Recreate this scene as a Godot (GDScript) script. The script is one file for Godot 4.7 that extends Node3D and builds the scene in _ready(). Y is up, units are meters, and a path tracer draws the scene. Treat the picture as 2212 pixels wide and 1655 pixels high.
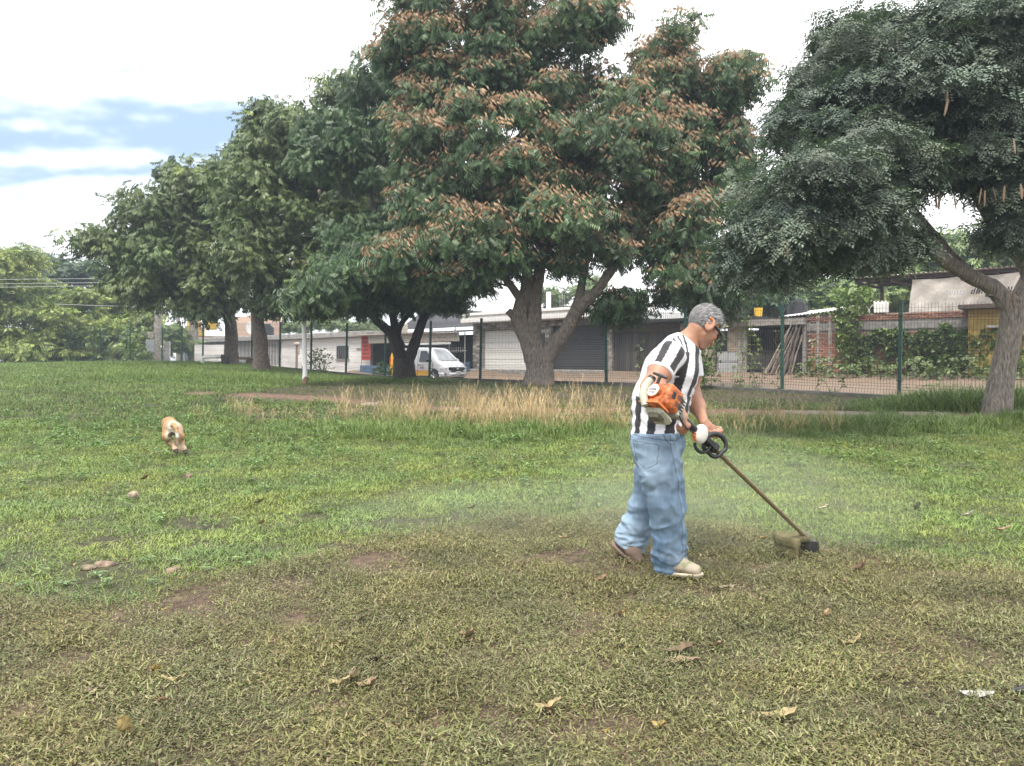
extends Node3D
# A man trims the grass of a park with a string trimmer; a dog runs off; trees, a wire fence and low houses behind.
# World: x right, y up, camera at (0, 1.3, 0) looking to -z. "depth" is metres in front of the camera.

const EYE := 1.3
const ES := Vector3(0.7216, 0, 0.6923)    # along the street, to the right
const EN := Vector3(0.6923, 0, -0.7216)   # across the street, away from the park
const TURN := -0.7648                     # yaw of things that stand along the street

var rng := RandomNumberGenerator.new()
var noise := FastNoiseLite.new()
var noise2 := FastNoiseLite.new()
var M := {}
var TEX := {}
var t_start := 0

# ---------------------------------------------------------------- mesh builder
class MB:
	var v := PackedVector3Array()
	var n := PackedVector3Array()
	var c := PackedColorArray()
	var uv := PackedVector2Array()
	var i := PackedInt32Array()
	var col := Color.WHITE
	var smooth := false
	var use_uv := false

	func vert(p: Vector3, nn := Vector3.UP, t := Vector2.ZERO) -> int:
		v.append(p)
		n.append(nn)
		c.append(col)
		if use_uv:
			uv.append(t)
		return v.size() - 1

	func tri(a: Vector3, b: Vector3, d: Vector3) -> void:      # counter-clockwise seen from outside
		var nn := (b - a).cross(d - a).normalized()
		var k := vert(a, nn)
		vert(b, nn)
		vert(d, nn)
		i.append_array([k, k + 1, k + 2])

	func quad(a: Vector3, b: Vector3, d: Vector3, e: Vector3) -> void:
		var nn := (b - a).cross(e - a)
		if nn.length_squared() < 1e-14:
			nn = (d - b).cross(e - b)
		nn = nn.normalized()
		var k := vert(a, nn, Vector2(0, 1))
		vert(b, nn, Vector2(1, 1))
		vert(d, nn, Vector2(1, 0))
		vert(e, nn, Vector2(0, 0))
		i.append_array([k, k + 1, k + 2, k, k + 2, k + 3])

	func box(lo: Vector3, hi: Vector3, t := Transform3D()) -> void:
		var p: Array[Vector3] = []
		for k in 8:
			p.append(t * Vector3(hi.x if k & 1 else lo.x, hi.y if k & 2 else lo.y, hi.z if k & 4 else lo.z))
		quad(p[4], p[5], p[7], p[6])
		quad(p[1], p[0], p[2], p[3])
		quad(p[5], p[1], p[3], p[7])
		quad(p[0], p[4], p[6], p[2])
		quad(p[6], p[7], p[3], p[2])
		quad(p[0], p[1], p[5], p[4])

	func bbox(size: Vector3, bev: float, t := Transform3D()) -> void:   # a box with chamfered edges, centred
		var h := size / 2.0
		var b := minf(bev, minf(h.x, minf(h.y, h.z)) * 0.95)
		var f := func(ax: int, s: float, q: float, r: float) -> Vector3:
			var o := Vector3.ZERO
			o[ax] = s * h[ax]
			o[(ax + 1) % 3] = q * (h[(ax + 1) % 3] - b)
			o[(ax + 2) % 3] = r * (h[(ax + 2) % 3] - b)
			return t * o
		for ax in 3:
			for s in [-1.0, 1.0]:
				if s > 0:
					quad(f.call(ax, s, -1, -1), f.call(ax, s, 1, -1), f.call(ax, s, 1, 1), f.call(ax, s, -1, 1))
				else:
					quad(f.call(ax, s, -1, 1), f.call(ax, s, 1, 1), f.call(ax, s, 1, -1), f.call(ax, s, -1, -1))
		for ax in 3:
			var b2 := (ax + 1) % 3
			for s in [-1.0, 1.0]:
				for q in [-1.0, 1.0]:
					# edge between face ax,s and face b2,q ; runs along the third axis
					var p0: Vector3 = f.call(ax, s, q, -1)
					var p1: Vector3 = f.call(ax, s, q, 1)
					var p2: Vector3 = f.call(b2, q, 1, s)
					var p3: Vector3 = f.call(b2, q, -1, s)
					if s * q > 0:
						quad(p0, p3, p2, p1)
					else:
						quad(p1, p2, p3, p0)
		for sx in [-1.0, 1.0]:
			for sy in [-1.0, 1.0]:
				for sz in [-1.0, 1.0]:
					var a: Vector3 = f.call(0, sx, sy, sz)
					var d: Vector3 = f.call(1, sy, sz, sx)
					var e: Vector3 = f.call(2, sz, sx, sy)
					if sx * sy * sz > 0:
						tri(a, d, e)
					else:
						tri(a, e, d)

	func tube(pts: Array, radii: Array, sides := 8, caps := true) -> void:
		var base := v.size()
		var prev := Vector3.ZERO
		for k in pts.size():
			var p: Vector3 = pts[k]
			var d: Vector3 = (pts[mini(k + 1, pts.size() - 1)] - pts[maxi(k - 1, 0)])
			d = d.normalized()
			var x := prev
			if k == 0:
				x = d.cross(Vector3.UP if absf(d.y) < 0.9 else Vector3.RIGHT)
			x = (x - d * x.dot(d)).normalized()
			prev = x
			var y := d.cross(x)
			for s in sides:
				var a := TAU * s / sides
				var o := x * cos(a) + y * sin(a)
				vert(p + o * float(radii[k]), o)
		for k in pts.size() - 1:
			for s in sides:
				var a := base + k * sides + s
				var b := base + k * sides + (s + 1) % sides
				i.append_array([a, b, b + sides, a, b + sides, a + sides])
		if caps:
			for e in 2:
				var k: int = 0 if e == 0 else pts.size() - 1
				var d: Vector3 = (pts[0] - pts[1]).normalized() if e == 0 else (pts[k] - pts[k - 1]).normalized()
				var m := vert(pts[k], d)
				var first := v.size()
				for s in sides:
					vert(v[base + k * sides + s], d)
				for s in sides:
					if e == 0:
						i.append_array([m, first + (s + 1) % sides, first + s])
					else:
						i.append_array([m, first + s, first + (s + 1) % sides])

	func ring_loft(rings: Array, closed_ends := true) -> void:      # rings of equal point counts; smooth normals
		var base := v.size()
		var m: int = rings[0].size()
		for r in rings:
			for p in r:
				vert(p)
		for k in rings.size() - 1:
			for s in m:
				var a := base + k * m + s
				var b := base + k * m + (s + 1) % m
				i.append_array([a, b, b + m, a, b + m, a + m])
		if closed_ends:
			for e in 2:
				var k: int = 0 if e == 0 else rings.size() - 1
				var ctr := Vector3.ZERO
				for p in rings[k]:
					ctr += p
				var q := vert(ctr / m)
				for s in m:
					var a := base + k * m + s
					var b := base + k * m + (s + 1) % m
					if e == 0:
						i.append_array([q, b, a])
					else:
						i.append_array([q, a, b])

	func ball(ctr: Vector3, r: Vector3, rows := 8, cols := 12, t := Transform3D()) -> void:
		var base := v.size()
		for a in rows + 1:
			var th := PI * a / rows
			for b in cols:
				var ph := TAU * b / cols
				var o := Vector3(sin(th) * cos(ph), cos(th), sin(th) * sin(ph))
				vert(t * (ctr + o * r), (t.basis * (o / r)).normalized())
		for a in rows:
			for b in cols:
				var p := base + a * cols + b
				var q := base + a * cols + (b + 1) % cols
				i.append_array([p, q, q + cols, p, q + cols, p + cols])

	func renormal() -> void:                                         # area-weighted smooth normals
		var acc := PackedVector3Array()
		acc.resize(v.size())
		for k in range(0, i.size(), 3):
			var f := (v[i[k + 1]] - v[i[k]]).cross(v[i[k + 2]] - v[i[k]])
			acc[i[k]] += f
			acc[i[k + 1]] += f
			acc[i[k + 2]] += f
		for k in v.size():
			n[k] = acc[k].normalized()

	func mesh(with_normals := true) -> ArrayMesh:
		var idx := i.duplicate()
		for k in range(0, idx.size(), 3):
			var t := idx[k + 1]
			idx[k + 1] = idx[k + 2]
			idx[k + 2] = t
		var a := []
		a.resize(Mesh.ARRAY_MAX)
		a[Mesh.ARRAY_VERTEX] = v
		if with_normals:
			a[Mesh.ARRAY_NORMAL] = n
		a[Mesh.ARRAY_COLOR] = c
		if use_uv:
			a[Mesh.ARRAY_TEX_UV] = uv
		a[Mesh.ARRAY_INDEX] = idx
		var m := ArrayMesh.new()
		m.add_surface_from_arrays(Mesh.PRIMITIVE_TRIANGLES, a)
		return m

# ---------------------------------------------------------------- scene helpers
func tag(o: Node, label := "", category := "", group := "", kind := "") -> Node:
	if label:
		o.set_meta("label", label)
	if category:
		o.set_meta("category", category)
	if group:
		o.set_meta("group", group)
	if kind:
		o.set_meta("kind", kind)
	return o

func numbered(called: String) -> String:
	if not has_node(called):
		return called
	var k := 1
	while has_node("%s_%03d" % [called, k]):
		k += 1
	return "%s_%03d" % [called, k]

func part_name(parent: Node, called: String) -> String:
	if not parent.has_node(called):
		return called
	var key := "count_" + called
	var k: int = parent.get_meta(key, 0) + 1
	parent.set_meta(key, k)
	return "%s_%03d" % [called, k]

func thing(called: String, label: String, category: String, at_ := Vector3.ZERO, turn := 0.0, group := "") -> Node3D:
	var o := Node3D.new()
	o.name = numbered(called)
	add_child(o, true)
	o.position = at_
	o.rotation.y = turn
	tag(o, label, category, group)
	return o

func put(called: String, m: Mesh, mat: Material, parent: Node = null) -> MeshInstance3D:
	var o := MeshInstance3D.new()
	o.mesh = m
	o.material_override = mat
	if parent == null:
		parent = self
		o.name = numbered(called)
	else:
		o.name = part_name(parent, called)
	parent.add_child(o, true)
	return o

func multi(called: String, m: Mesh, mat: Material, xf: Array, cols: Array, parent: Node = null) -> MultiMeshInstance3D:
	var mm := MultiMesh.new()
	mm.transform_format = MultiMesh.TRANSFORM_3D
	mm.use_colors = true
	mm.mesh = m
	mm.instance_count = xf.size()
	for k in xf.size():
		mm.set_instance_transform(k, xf[k])
		mm.set_instance_color(k, cols[k])
	var o := MultiMeshInstance3D.new()
	o.multimesh = mm
	o.material_override = mat
	o.name = numbered(called) if parent == null else part_name(parent, called)
	if parent == null:
		parent = self
	parent.add_child(o, true)
	return o

func at(px: float, py: float, d: float) -> Vector3:       # a place d metres in front of the camera, from the survey of the photograph
	return Vector3((px - 1106.0) / 1660.0 * d, EYE - (py - 780.0) / 1660.0 * d, -d)

func street_s(px: float, n: float) -> float:              # metres along the street of what is seen at px on the line n metres across
	var u := (px - 1106.0) / 1660.0
	var z := n / (0.6923 * u + 0.7216)
	return 0.7216 * u * z - 0.6923 * z

func street_d(px: float, n: float) -> float:
	return n / (0.6923 * (px - 1106.0) / 1660.0 + 0.7216)

func street_y(px: float, py: float, n: float) -> float:
	return EYE - (py - 780.0) / 1660.0 * street_d(px, n)

func street(s: float, y: float, n: float) -> Vector3:
	return ES * s + EN * n + Vector3(0, y, 0)

func rnd(a: float, b: float) -> float:
	return rng.randf_range(a, b)

func rand_dir() -> Vector3:
	var y := rnd(-1, 1)
	var a := rnd(0, TAU)
	var r := sqrt(1 - y * y)
	return Vector3(r * cos(a), y, r * sin(a))

func frame(fwd: Vector3, up: Vector3) -> Basis:           # z along fwd, y near up
	var f := fwd.normalized()
	var x := up.cross(f)
	if x.length_squared() < 1e-6:
		x = Vector3.RIGHT.cross(f)
		if x.length_squared() < 1e-6:
			x = Vector3.FORWARD
	x = x.normalized()
	return Basis(x, f.cross(x), f)

func lin(r: float, g: float, b: float) -> Color:          # a material colour given as real-world linear reflectance
	return Color(r, g, b).linear_to_srgb()

func grain(called: String, freq: float, lo: float, hi: float, octaves := 4, type := FastNoiseLite.TYPE_SIMPLEX_SMOOTH, size := 512, mid := Color(0, 0, 0, 0)) -> NoiseTexture2D:
	if TEX.has(called):
		return TEX[called]
	var f := FastNoiseLite.new()
	f.noise_type = type
	f.frequency = freq
	f.fractal_octaves = octaves
	f.seed = called.length() * 7 + int(freq * 1000)
	var t := NoiseTexture2D.new()
	t.width = size
	t.height = size
	t.seamless = true
	t.noise = f
	var g := Gradient.new()
	g.set_color(0, Color(lo, lo, lo))
	g.set_color(1, Color(hi, hi, hi))
	if mid.a > 0:
		g.add_point(0.5, mid)
	t.color_ramp = g
	TEX[called] = t
	return t

func bumps(called: String, freq: float, size := 512) -> NoiseTexture2D:
	return grain(called, freq, 0.0, 1.0, 5, FastNoiseLite.TYPE_SIMPLEX_SMOOTH, size)

func mat(c: Color, rough := 0.8, tex: Texture2D = null, scale := 1.0, vcol := false, metal := 0.0) -> StandardMaterial3D:
	var m := StandardMaterial3D.new()
	m.albedo_color = c
	m.roughness = rough
	m.metallic = metal
	m.vertex_color_use_as_albedo = vcol
	if tex:
		m.albedo_texture = tex
		m.uv1_triplanar = true
		m.uv1_world_triplanar = true
		m.uv1_scale = Vector3.ONE * scale
	return m

func relief(m: StandardMaterial3D, tex: Texture2D, cm: float) -> StandardMaterial3D:
	m.heightmap_enabled = true
	m.heightmap_texture = tex
	m.heightmap_scale = cm
	return m

func leaf_mat(back := Color(0.55, 0.7, 0.2), rough := 0.45) -> StandardMaterial3D:
	var m := StandardMaterial3D.new()
	m.vertex_color_use_as_albedo = true
	m.roughness = rough
	m.cull_mode = BaseMaterial3D.CULL_DISABLED
	m.backlight_enabled = true
	m.backlight = back
	return m

# ---------------------------------------------------------------- the lie of the land
const PROFILE := [Vector2(-60, 0), Vector2(7, 0), Vector2(10, 0.06), Vector2(12, 0.15), Vector2(14, 0.32), Vector2(16, 0.5), Vector2(18, 0.6), Vector2(21, 0.64), Vector2(30, 0.66), Vector2(60, 0.7), Vector2(900, 0.7)]
const MOWN := [Vector2(-9, 3.6), Vector2(-4, 3.9), Vector2(-2.76, 4.15), Vector2(-2.02, 3.95), Vector2(-1.86, 4.5), Vector2(-1.38, 4.9), Vector2(-0.86, 5.6), Vector2(0, 6.35), Vector2(0.95, 6.44), Vector2(1.46, 6.2), Vector2(2.2, 5.3), Vector2(3.06, 4.65), Vector2(5, 4.2), Vector2(12, 3.6)]
const TRACK := [Vector2(-11, 19.2), Vector2(-7.4, 17.4), Vector2(-4.9, 16.7), Vector2(-2.1, 14.9), Vector2(1, 14.4), Vector2(3.7, 14.4), Vector2(6.1, 13.9), Vector2(8.8, 13.2), Vector2(13, 12.2)]

func table(t: Array, x: float) -> float:
	if x <= t[0].x:
		return t[0].y
	for k in t.size() - 1:
		if x < t[k + 1].x:
			return lerpf(t[k].y, t[k + 1].y, (x - t[k].x) / (t[k + 1].x - t[k].x))
	return t[t.size() - 1].y

func ground(x: float, d: float) -> float:
	var h := 0.5 * (table(PROFILE, d - 0.7) + table(PROFILE, d + 0.7))
	h += 0.44 * smoothstep(14, 32, d) * smoothstep(3, 14, -x)
	h += 0.14 * exp(-((x - 9.0) * (x - 9.0) + (d - 13.4) * (d - 13.4)) / 3.5)
	var n: float = 0.6923 * x + 0.7216 * d
	var t := n - 17.02
	if t > 0.0 and x > -26:
		var s := 0.7216 * x - 0.6923 * d
		var hs := 0.2 + 0.35 * smoothstep(-26, -16, s) + 0.4 * smoothstep(-44, -52, s)
		var hf := 0.82 - 0.25 * smoothstep(-35, -50, s)
		var g := lerpf(h, hs, smoothstep(0.3, 4.0, t))
		g = lerpf(g, hf, smoothstep(10.5, 12.8, t))
		h = lerpf(h, g, smoothstep(-26, -19, x))
	h += 0.02 * noise.get_noise_2d(x * 14, d * 14) * smoothstep(60, 20, absf(d))
	return h

func on_ground(x: float, d: float, up := 0.0) -> Vector3:
	return Vector3(x, ground(x, d) + up, -d)

func mown(x: float, d: float) -> float:                   # 1 where the man has cut, 0 where the grass still stands
	var e := table(MOWN, x) + 0.22 * noise.get_noise_2d(x * 90, d * 90)
	return smoothstep(0.16, -0.16, d - e)

func track(x: float, d: float) -> float:                  # 1 on the trodden path
	var e := table(TRACK, x)
	var w := 0.38 + 0.2 * noise.get_noise_2d(x * 40, d * 40)
	return smoothstep(w + 0.15, w - 0.1, absf(d - e)) * smoothstep(-7.7, -7.0, x) * smoothstep(-0.28, 0.02, noise2.get_noise_2d(x * 22, d * 8) + 0.12)

func bare(x: float, d: float) -> float:                   # worn soil showing through
	return smoothstep(0.12, 0.42, noise2.get_noise_2d(x * 55 + 40, d * 75))

func _ready() -> void:
	t_start = Time.get_ticks_msec()
	rng.seed = 77
	noise.seed = 5
	noise.frequency = 0.02
	noise.fractal_octaves = 3
	noise2.seed = 19
	noise2.frequency = 0.02
	noise2.fractal_octaves = 3
	# camera: level, the lens shifted down a little, so that uprights stay upright
	var cam := Camera3D.new()
	cam.name = "camera"
	add_child(cam)
	cam.position = Vector3(0, EYE, 0)
	cam.projection = Camera3D.PROJECTION_FRUSTUM
	cam.near = 0.1
	cam.far = 1200.0
	cam.size = 0.1 * 1655.0 / 1660.0
	cam.frustum_offset = Vector2(0, -0.1 * 47.5 / 1660.0)
	cam.current = true
	# sky and air
	var env := Environment.new()
	env.background_mode = Environment.BG_SKY
	env.sky = Sky.new()
	env.sky.sky_material = cloud_sky()
	env.tonemap_mode = Environment.TONE_MAPPER_LINEAR
	env.tonemap_exposure = 2.45
	env.sdfgi_enabled = true
	env.ssao_enabled = true
	env.ssil_enabled = true
	env.fog_enabled = true
	env.fog_density = 0.0013
	env.fog_light_color = Color(0.86, 0.93, 1.0)
	env.volumetric_fog_enabled = true
	env.volumetric_fog_density = 0.0
	var world := WorldEnvironment.new()
	world.name = "world"
	world.environment = env
	add_child(world)
	# the sun behind thin cloud, high and a little behind the camera
	var sun := DirectionalLight3D.new()
	sun.name = "sun"
	add_child(sun)
	sun.light_color = Color(1.0, 0.965, 0.91)
	sun.light_energy = 0.5
	sun.light_angular_distance = 12.0
	sun.shadow_enabled = true
	sun.look_at_from_position(Vector3.ZERO, -Vector3(-0.2, 1.0, 0.5))
	build_all()

func cloud_sky() -> PanoramaSkyMaterial:
	var w := 1600
	var h := 800
	var im := Image.create(w, h, false, Image.FORMAT_RGBF)
	var f := FastNoiseLite.new()
	f.seed = 3
	f.noise_type = FastNoiseLite.TYPE_SIMPLEX_SMOOTH
	f.frequency = 1.0
	f.fractal_octaves = 6
	f.fractal_gain = 0.55
	var sun := Vector3(-0.2, 1.0, 0.5).normalized()
	var fwd := Vector3(0.12, 0.3, -1).normalized()
	for j in h:
		var el := PI / 2 - PI * (j + 0.5) / h
		for i in w:
			if el < -0.02:
				im.set_pixel(i, j, Color(0.16, 0.17, 0.12))
				continue
			var az := wrapf(TAU * (i + 0.5) / w, -PI, PI)   # 0 straight ahead, grows to the right
			var d := Vector3(cos(el) * sin(az), sin(el), -cos(el) * cos(az))
			var e := maxf(el, 0.0) * 57.3
			# layers of cloud seen edge on near the horizon
			var q := 1.0 / (maxf(d.y, 0.0) + 0.11)
			var n := f.get_noise_3d(d.x * q * 0.55 + 4.0, d.z * q * 1.5, 1.3)
			var m := f.get_noise_3d(d.x * q * 1.1 + 0.35 * d.z * q, d.z * q * 2.6, 7.7) + 0.6 * f.get_noise_3d(d.x * q * 4.0 + 0.8 * d.z * q, d.z * q * 9.0, 2.2)
			var a := az * 57.3
			var gap := 1.25 * exp(-pow((e - 12.0 - 0.24 * clampf(a + 33.0, -6.0, 30.0)) / 3.4, 2)) * smoothstep(-13.0, -19.0, a) * smoothstep(-150.0, -110.0, a)
			gap += 0.8 * exp(-pow((e - 28.0) / 10.0, 2)) * smoothstep(45.0, 75.0, a) * smoothstep(170.0, 130.0, a)
			gap += 0.55 * exp(-pow((e - 38.0) / 14.0, 2)) * smoothstep(-60.0, -90.0, a)
			gap += 0.62 * exp(-pow((e - 21.5) / 4.5, 2)) * smoothstep(-14.0, -30.0, a) * smoothstep(-150.0, -110.0, a)
			var cover := clampf(1.0 - 0.82 * gap + n * 0.55 + m * 0.7, 0.0, 1.0)
			cover = smoothstep(-0.1, 1.0, cover)
			var blue := Color(0.195, 0.285, 0.405).lerp(Color(0.25, 0.32, 0.42), exp(-e / 14.0))
			var toward := maxf(0.0, d.dot(sun))
			var bright := 0.88 + 0.2 * smoothstep(-0.2, 0.95, d.dot(fwd)) + 0.6 * pow(toward, 6) + 0.8 * pow(toward, 40)
			bright *= 1.0 + 0.22 * m + 0.12 * n - 0.10 * smoothstep(-12.0, -26.0, a) * smoothstep(34.0, 18.0, e) * smoothstep(-150.0, -110.0, a)
			var white := Color(bright, bright * 1.005, bright * 1.02)
			var c := blue.lerp(white, cover)
			im.set_pixel(i, j, c)
	var s := PanoramaSkyMaterial.new()
	s.panorama = ImageTexture.create_from_image(im)
	return s

func say(what: String) -> void:
	print("%5d ms  %s" % [Time.get_ticks_msec() - t_start, what])

# ---------------------------------------------------------------- ground and what grows on it
func axis_lines(inner_lo: float, inner_hi: float, step: float, outer_lo: float, outer_hi: float) -> PackedFloat32Array:
	var a := PackedFloat32Array()
	var x := inner_lo
	while x <= inner_hi + 1e-4:
		a.append(x)
		x += step
	var w := step
	x = inner_hi
	while x < outer_hi:
		w *= 1.18
		x += w
		a.append(x)
	w = step
	x = inner_lo
	while x > outer_lo:
		w *= 1.18
		x -= w
		a.insert(0, x)
	return a

func build_ground() -> void:
	var xs := axis_lines(-9.0, 11.0, 0.2, -300.0, 300.0)
	var ds := axis_lines(1.6, 22.0, 0.2, -40.0, 330.0)
	var b := MB.new()
	var soil := Color(0.15, 0.098, 0.064)
	var humus := Color(0.075, 0.07, 0.03)
	var sand := Color(0.30, 0.215, 0.15)
	var clay := Color(0.22, 0.135, 0.085)
	for d in ds:
		for x in xs:
			var c := humus.lerp(soil, mown(x, d))
			var soil_under_trees: float = smoothstep(14.5, 16.5, d) * smoothstep(23.0, 20.5, d) * smoothstep(-6.5, -4.0, x) * smoothstep(11, 8, x)
			c = c.lerp(soil, 0.6 * soil_under_trees)  # more bare soil shows under the trees
			c = c.lerp(clay, track(x, d))
			var n: float = 0.6923 * x + 0.7216 * d
			if x > -22 and n > 17.0:
				c = c.lerp(sand, smoothstep(17.0, 18.2, n + 0.8 * noise.get_noise_2d(x * 30, d * 30)))
			c = c * (1.0 + 0.25 * noise.get_noise_2d(x * 160, d * 160))
			b.col = Color(c.r, c.g, c.b)
			b.vert(on_ground(x, d))
	var w := xs.size()
	for j in ds.size() - 1:
		for i in w - 1:
			var a := j * w + i
			b.i.append_array([a, a + 1, a + w + 1, a, a + w + 1, a + w])
	b.renormal()
	var m := mat(Color.WHITE, 0.95, grain("earth", 0.02, 0.62, 1.0, 5), 0.9, true)
	relief(m, bumps("clods", 0.03), 2.5)
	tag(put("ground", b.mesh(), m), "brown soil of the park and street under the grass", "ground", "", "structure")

const ZERO := Vector3.ZERO

func add_blade(b: MB, root: Vector3, yaw: float, lean: float, length: float, width: float, curl: float, c0: Color, c1: Color, segs := 3) -> void:
	var dir := Vector3(sin(yaw), 0, cos(yaw))
	var side := Vector3(cos(yaw), 0, -sin(yaw))
	var p := root
	var ang := lean
	var first := b.v.size()
	for k in segs + 1:
		var t := float(k) / segs
		var w := width * (1.0 - 0.85 * t * t) * 0.5
		b.col = c0.lerp(c1, t)
		if k == segs:
			b.vert(p)
		else:
			b.vert(p - side * w)
			b.vert(p + side * w)
		p += (dir * sin(ang) + Vector3.UP * cos(ang)) * (length / segs)
		ang += curl / segs
	for k in segs:
		var a := first + k * 2
		if k == segs - 1:
			b.i.append_array([a, a + 1, a + 2])
		else:
			b.i.append_array([a, a + 1, a + 3, a, a + 3, a + 2])

func add_leaf(b: MB, p: Vector3, fwd: Vector3, up: Vector3, length: float, width: float, fold := 0.15, bend := 0.0) -> void:   # a leaf blade: pointed oval of four triangles, folded along its rib
	var x := up.cross(fwd).normalized() * width * 0.5
	var f := fwd * length
	var u := x.cross(fwd).normalized() * -1.0
	var k := b.vert(p)
	b.vert(p + f * 0.42 + x + u * fold * width)
	b.vert(p + f * 0.5 - up * bend * length * 0.3)
	b.vert(p + f * 0.42 - x + u * fold * width)
	b.vert(p + f - up * bend * length)
	b.i.append_array([k, k + 1, k + 2, k, k + 2, k + 3, k + 1, k + 4, k + 2, k + 2, k + 4, k + 3])

func mix(a: Color, b: Color, t: float) -> Color:
	return a.lerp(b, t)

func lawn_mesh(blades: int, radius: float, lo: float, hi: float, width: float, lean: float, cols: Array) -> Mesh:
	var b := MB.new()
	for k in blades:
		var a := rnd(0, TAU)
		var r := radius * sqrt(rng.randf())
		var c: Color = cols[rng.randi() % cols.size()] * rnd(0.8, 1.2)
		var pale := mix(c, Color(0.2, 0.2, 0.07), 0.3)
		add_blade(b, Vector3(r * cos(a), -0.01, r * sin(a)), rnd(0, TAU), lean * rnd(0.35, 1.0), rnd(lo, hi), width * rnd(0.7, 1.3), rnd(0.3, 1.9), pale, c)
	return b.mesh(false)

func debris_mesh(count: int, radius: float, cols: Array, thick: float) -> Mesh:
	var b := MB.new()
	for k in count:
		var a := rnd(0, TAU)
		var r := radius * sqrt(rng.randf())
		var c: Color = cols[rng.randi() % cols.size()] * rnd(0.75, 1.25)
		var len := rnd(0.009, 0.031)
		if rng.randf() < 0.18:
			len *= 1.5
		add_blade(b, Vector3(r * cos(a), rnd(0.0, thick), r * sin(a)), rnd(0, TAU), rnd(1.05, 1.75), len, rnd(0.0024, 0.0055), rnd(-2.2, 2.2), c, c * rnd(0.85, 1.2), 3)
		if k % 7 == 0:
			b.col = c * 1.05
			var y := rnd(0, TAU)
			add_leaf(b, Vector3(r * cos(a + 1.0), rnd(0.004, thick), r * sin(a + 1.0)), Vector3(cos(y), rnd(-0.2, 0.35), sin(y)).normalized(), Vector3.UP, rnd(0.010, 0.022), rnd(0.005, 0.010), 0.2, 0.3)
	return b.mesh(false)

func herb_mesh(stems: int, height: float, leaf: float, cols: Array) -> Mesh:      # broad-leaved weed
	var b := MB.new()
	for s in stems:
		var a := rnd(0, TAU)
		var top := Vector3(cos(a) * rnd(0, 0.09), height * rnd(0.6, 1.0), sin(a) * rnd(0, 0.09))
		b.col = cols[0]
		add_blade(b, Vector3(top.x * 0.3, 0, top.z * 0.3), a, 0.15, top.y, 0.004, 0.1, cols[0], cols[0], 2)
		for k in 6:
			var t := rnd(0.35, 1.0)
			var y := rnd(0, TAU)
			b.col = (cols[rng.randi() % cols.size()] as Color) * rnd(0.8, 1.25)
			var f := Vector3(cos(y), rnd(-0.2, 0.5), sin(y)).normalized()
			add_leaf(b, Vector3(top.x * t, top.y * t, top.z * t), f, Vector3.UP, leaf * rnd(0.6, 1.2), leaf * rnd(0.3, 0.5), 0.12, 0.25)
	return b.mesh(false)

func straw_mesh(stalks: int, radius: float, lo: float, hi: float) -> Mesh:        # ripe grass with loose seed heads
	var b := MB.new()
	for s in stalks:
		var a := rnd(0, TAU)
		var r := radius * sqrt(rng.randf())
		var yaw := rnd(0, TAU)
		var hgt := rnd(lo, hi)
		var ln := rnd(0.05, 0.4)
		var c := Color(0.46, 0.345, 0.195) * rnd(0.75, 1.25)
		add_blade(b, Vector3(r * cos(a), 0, r * sin(a)), yaw, ln, hgt, 0.0045, 0.35, mix(c, Color(0.16, 0.2, 0.06), 0.55), c, 3)
		var dir := Vector3(sin(yaw), 0, cos(yaw))
		for k in 9:
			var t := 0.55 + 0.45 * k / 9.0
			var p := Vector3(r * cos(a), 0, r * sin(a)) + dir * hgt * t * sin(ln + 0.15 * t) + Vector3.UP * hgt * t * cos(ln + 0.15 * t)
			add_blade(b, p, yaw + rnd(-1.6, 1.6), rnd(0.2, 0.9), rnd(0.04, 0.11), 0.006, 0.4, c, c * 1.15, 1)
	return b.mesh(false)

func scatter(called: String, label: String, category: String, meshes: Array, m: Material, place: Callable, x0: float, x1: float, d0: float, d1: float, step: float) -> void:
	# place(x, d) answers [size, tint] or null
	var xf := []
	var cs := []
	for k in meshes.size():
		xf.append([])
		cs.append([])
	var d := d0
	while d < d1:
		var half := 0.70 * d + 1.6
		var x := maxf(x0, -half)
		var row := step * rnd(0.85, 1.15)
		while x < minf(x1, half):
			var px := x + rnd(-0.5, 0.5) * step
			var pd := d + rnd(-0.5, 0.5) * step
			var got = place.call(px, pd)
			if got != null:
				var k := rng.randi() % meshes.size()
				var size: float = got[0]
				var wide := clampf(size, 0.6, 1.3)
				var t := Transform3D(Basis(Vector3.UP, rnd(0, TAU)).scaled(Vector3(wide, size, wide)), on_ground(px, pd))
				var slope := ground(px + 0.3, pd) - ground(px - 0.3, pd)
				t.basis = Basis(Vector3(0, 0, 1), atan(slope / 0.6)) * t.basis
				xf[k].append(t)
				cs[k].append(got[1])
			x += step
		d += row
	var holder: Node = self
	if meshes.size() > 1:
		holder = thing(called, label, category)
		tag(holder, "", "", "", "stuff")
	for k in meshes.size():
		if xf[k].size():
			var o := multi(called if holder == self else "tufts", meshes[k], m, xf[k], cs[k], null if holder == self else holder)
			tag(o, "", "", "", "stuff")
			if holder == self:
				tag(o, label, category)

func tint(v: float, warm: float) -> Color:
	return Color(v * (1.0 + warm), v, v * (1.0 - warm))

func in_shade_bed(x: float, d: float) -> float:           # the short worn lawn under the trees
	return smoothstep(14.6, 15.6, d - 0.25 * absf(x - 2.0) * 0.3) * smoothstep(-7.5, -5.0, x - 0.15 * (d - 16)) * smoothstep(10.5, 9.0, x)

func trodden(x: float, d: float) -> float:                # round the man's feet the cut ground is raw
	var a := Vector2((x - 0.85) / 0.75, (d - 4.95) / 0.42)
	return exp(-a.length_squared())

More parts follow.
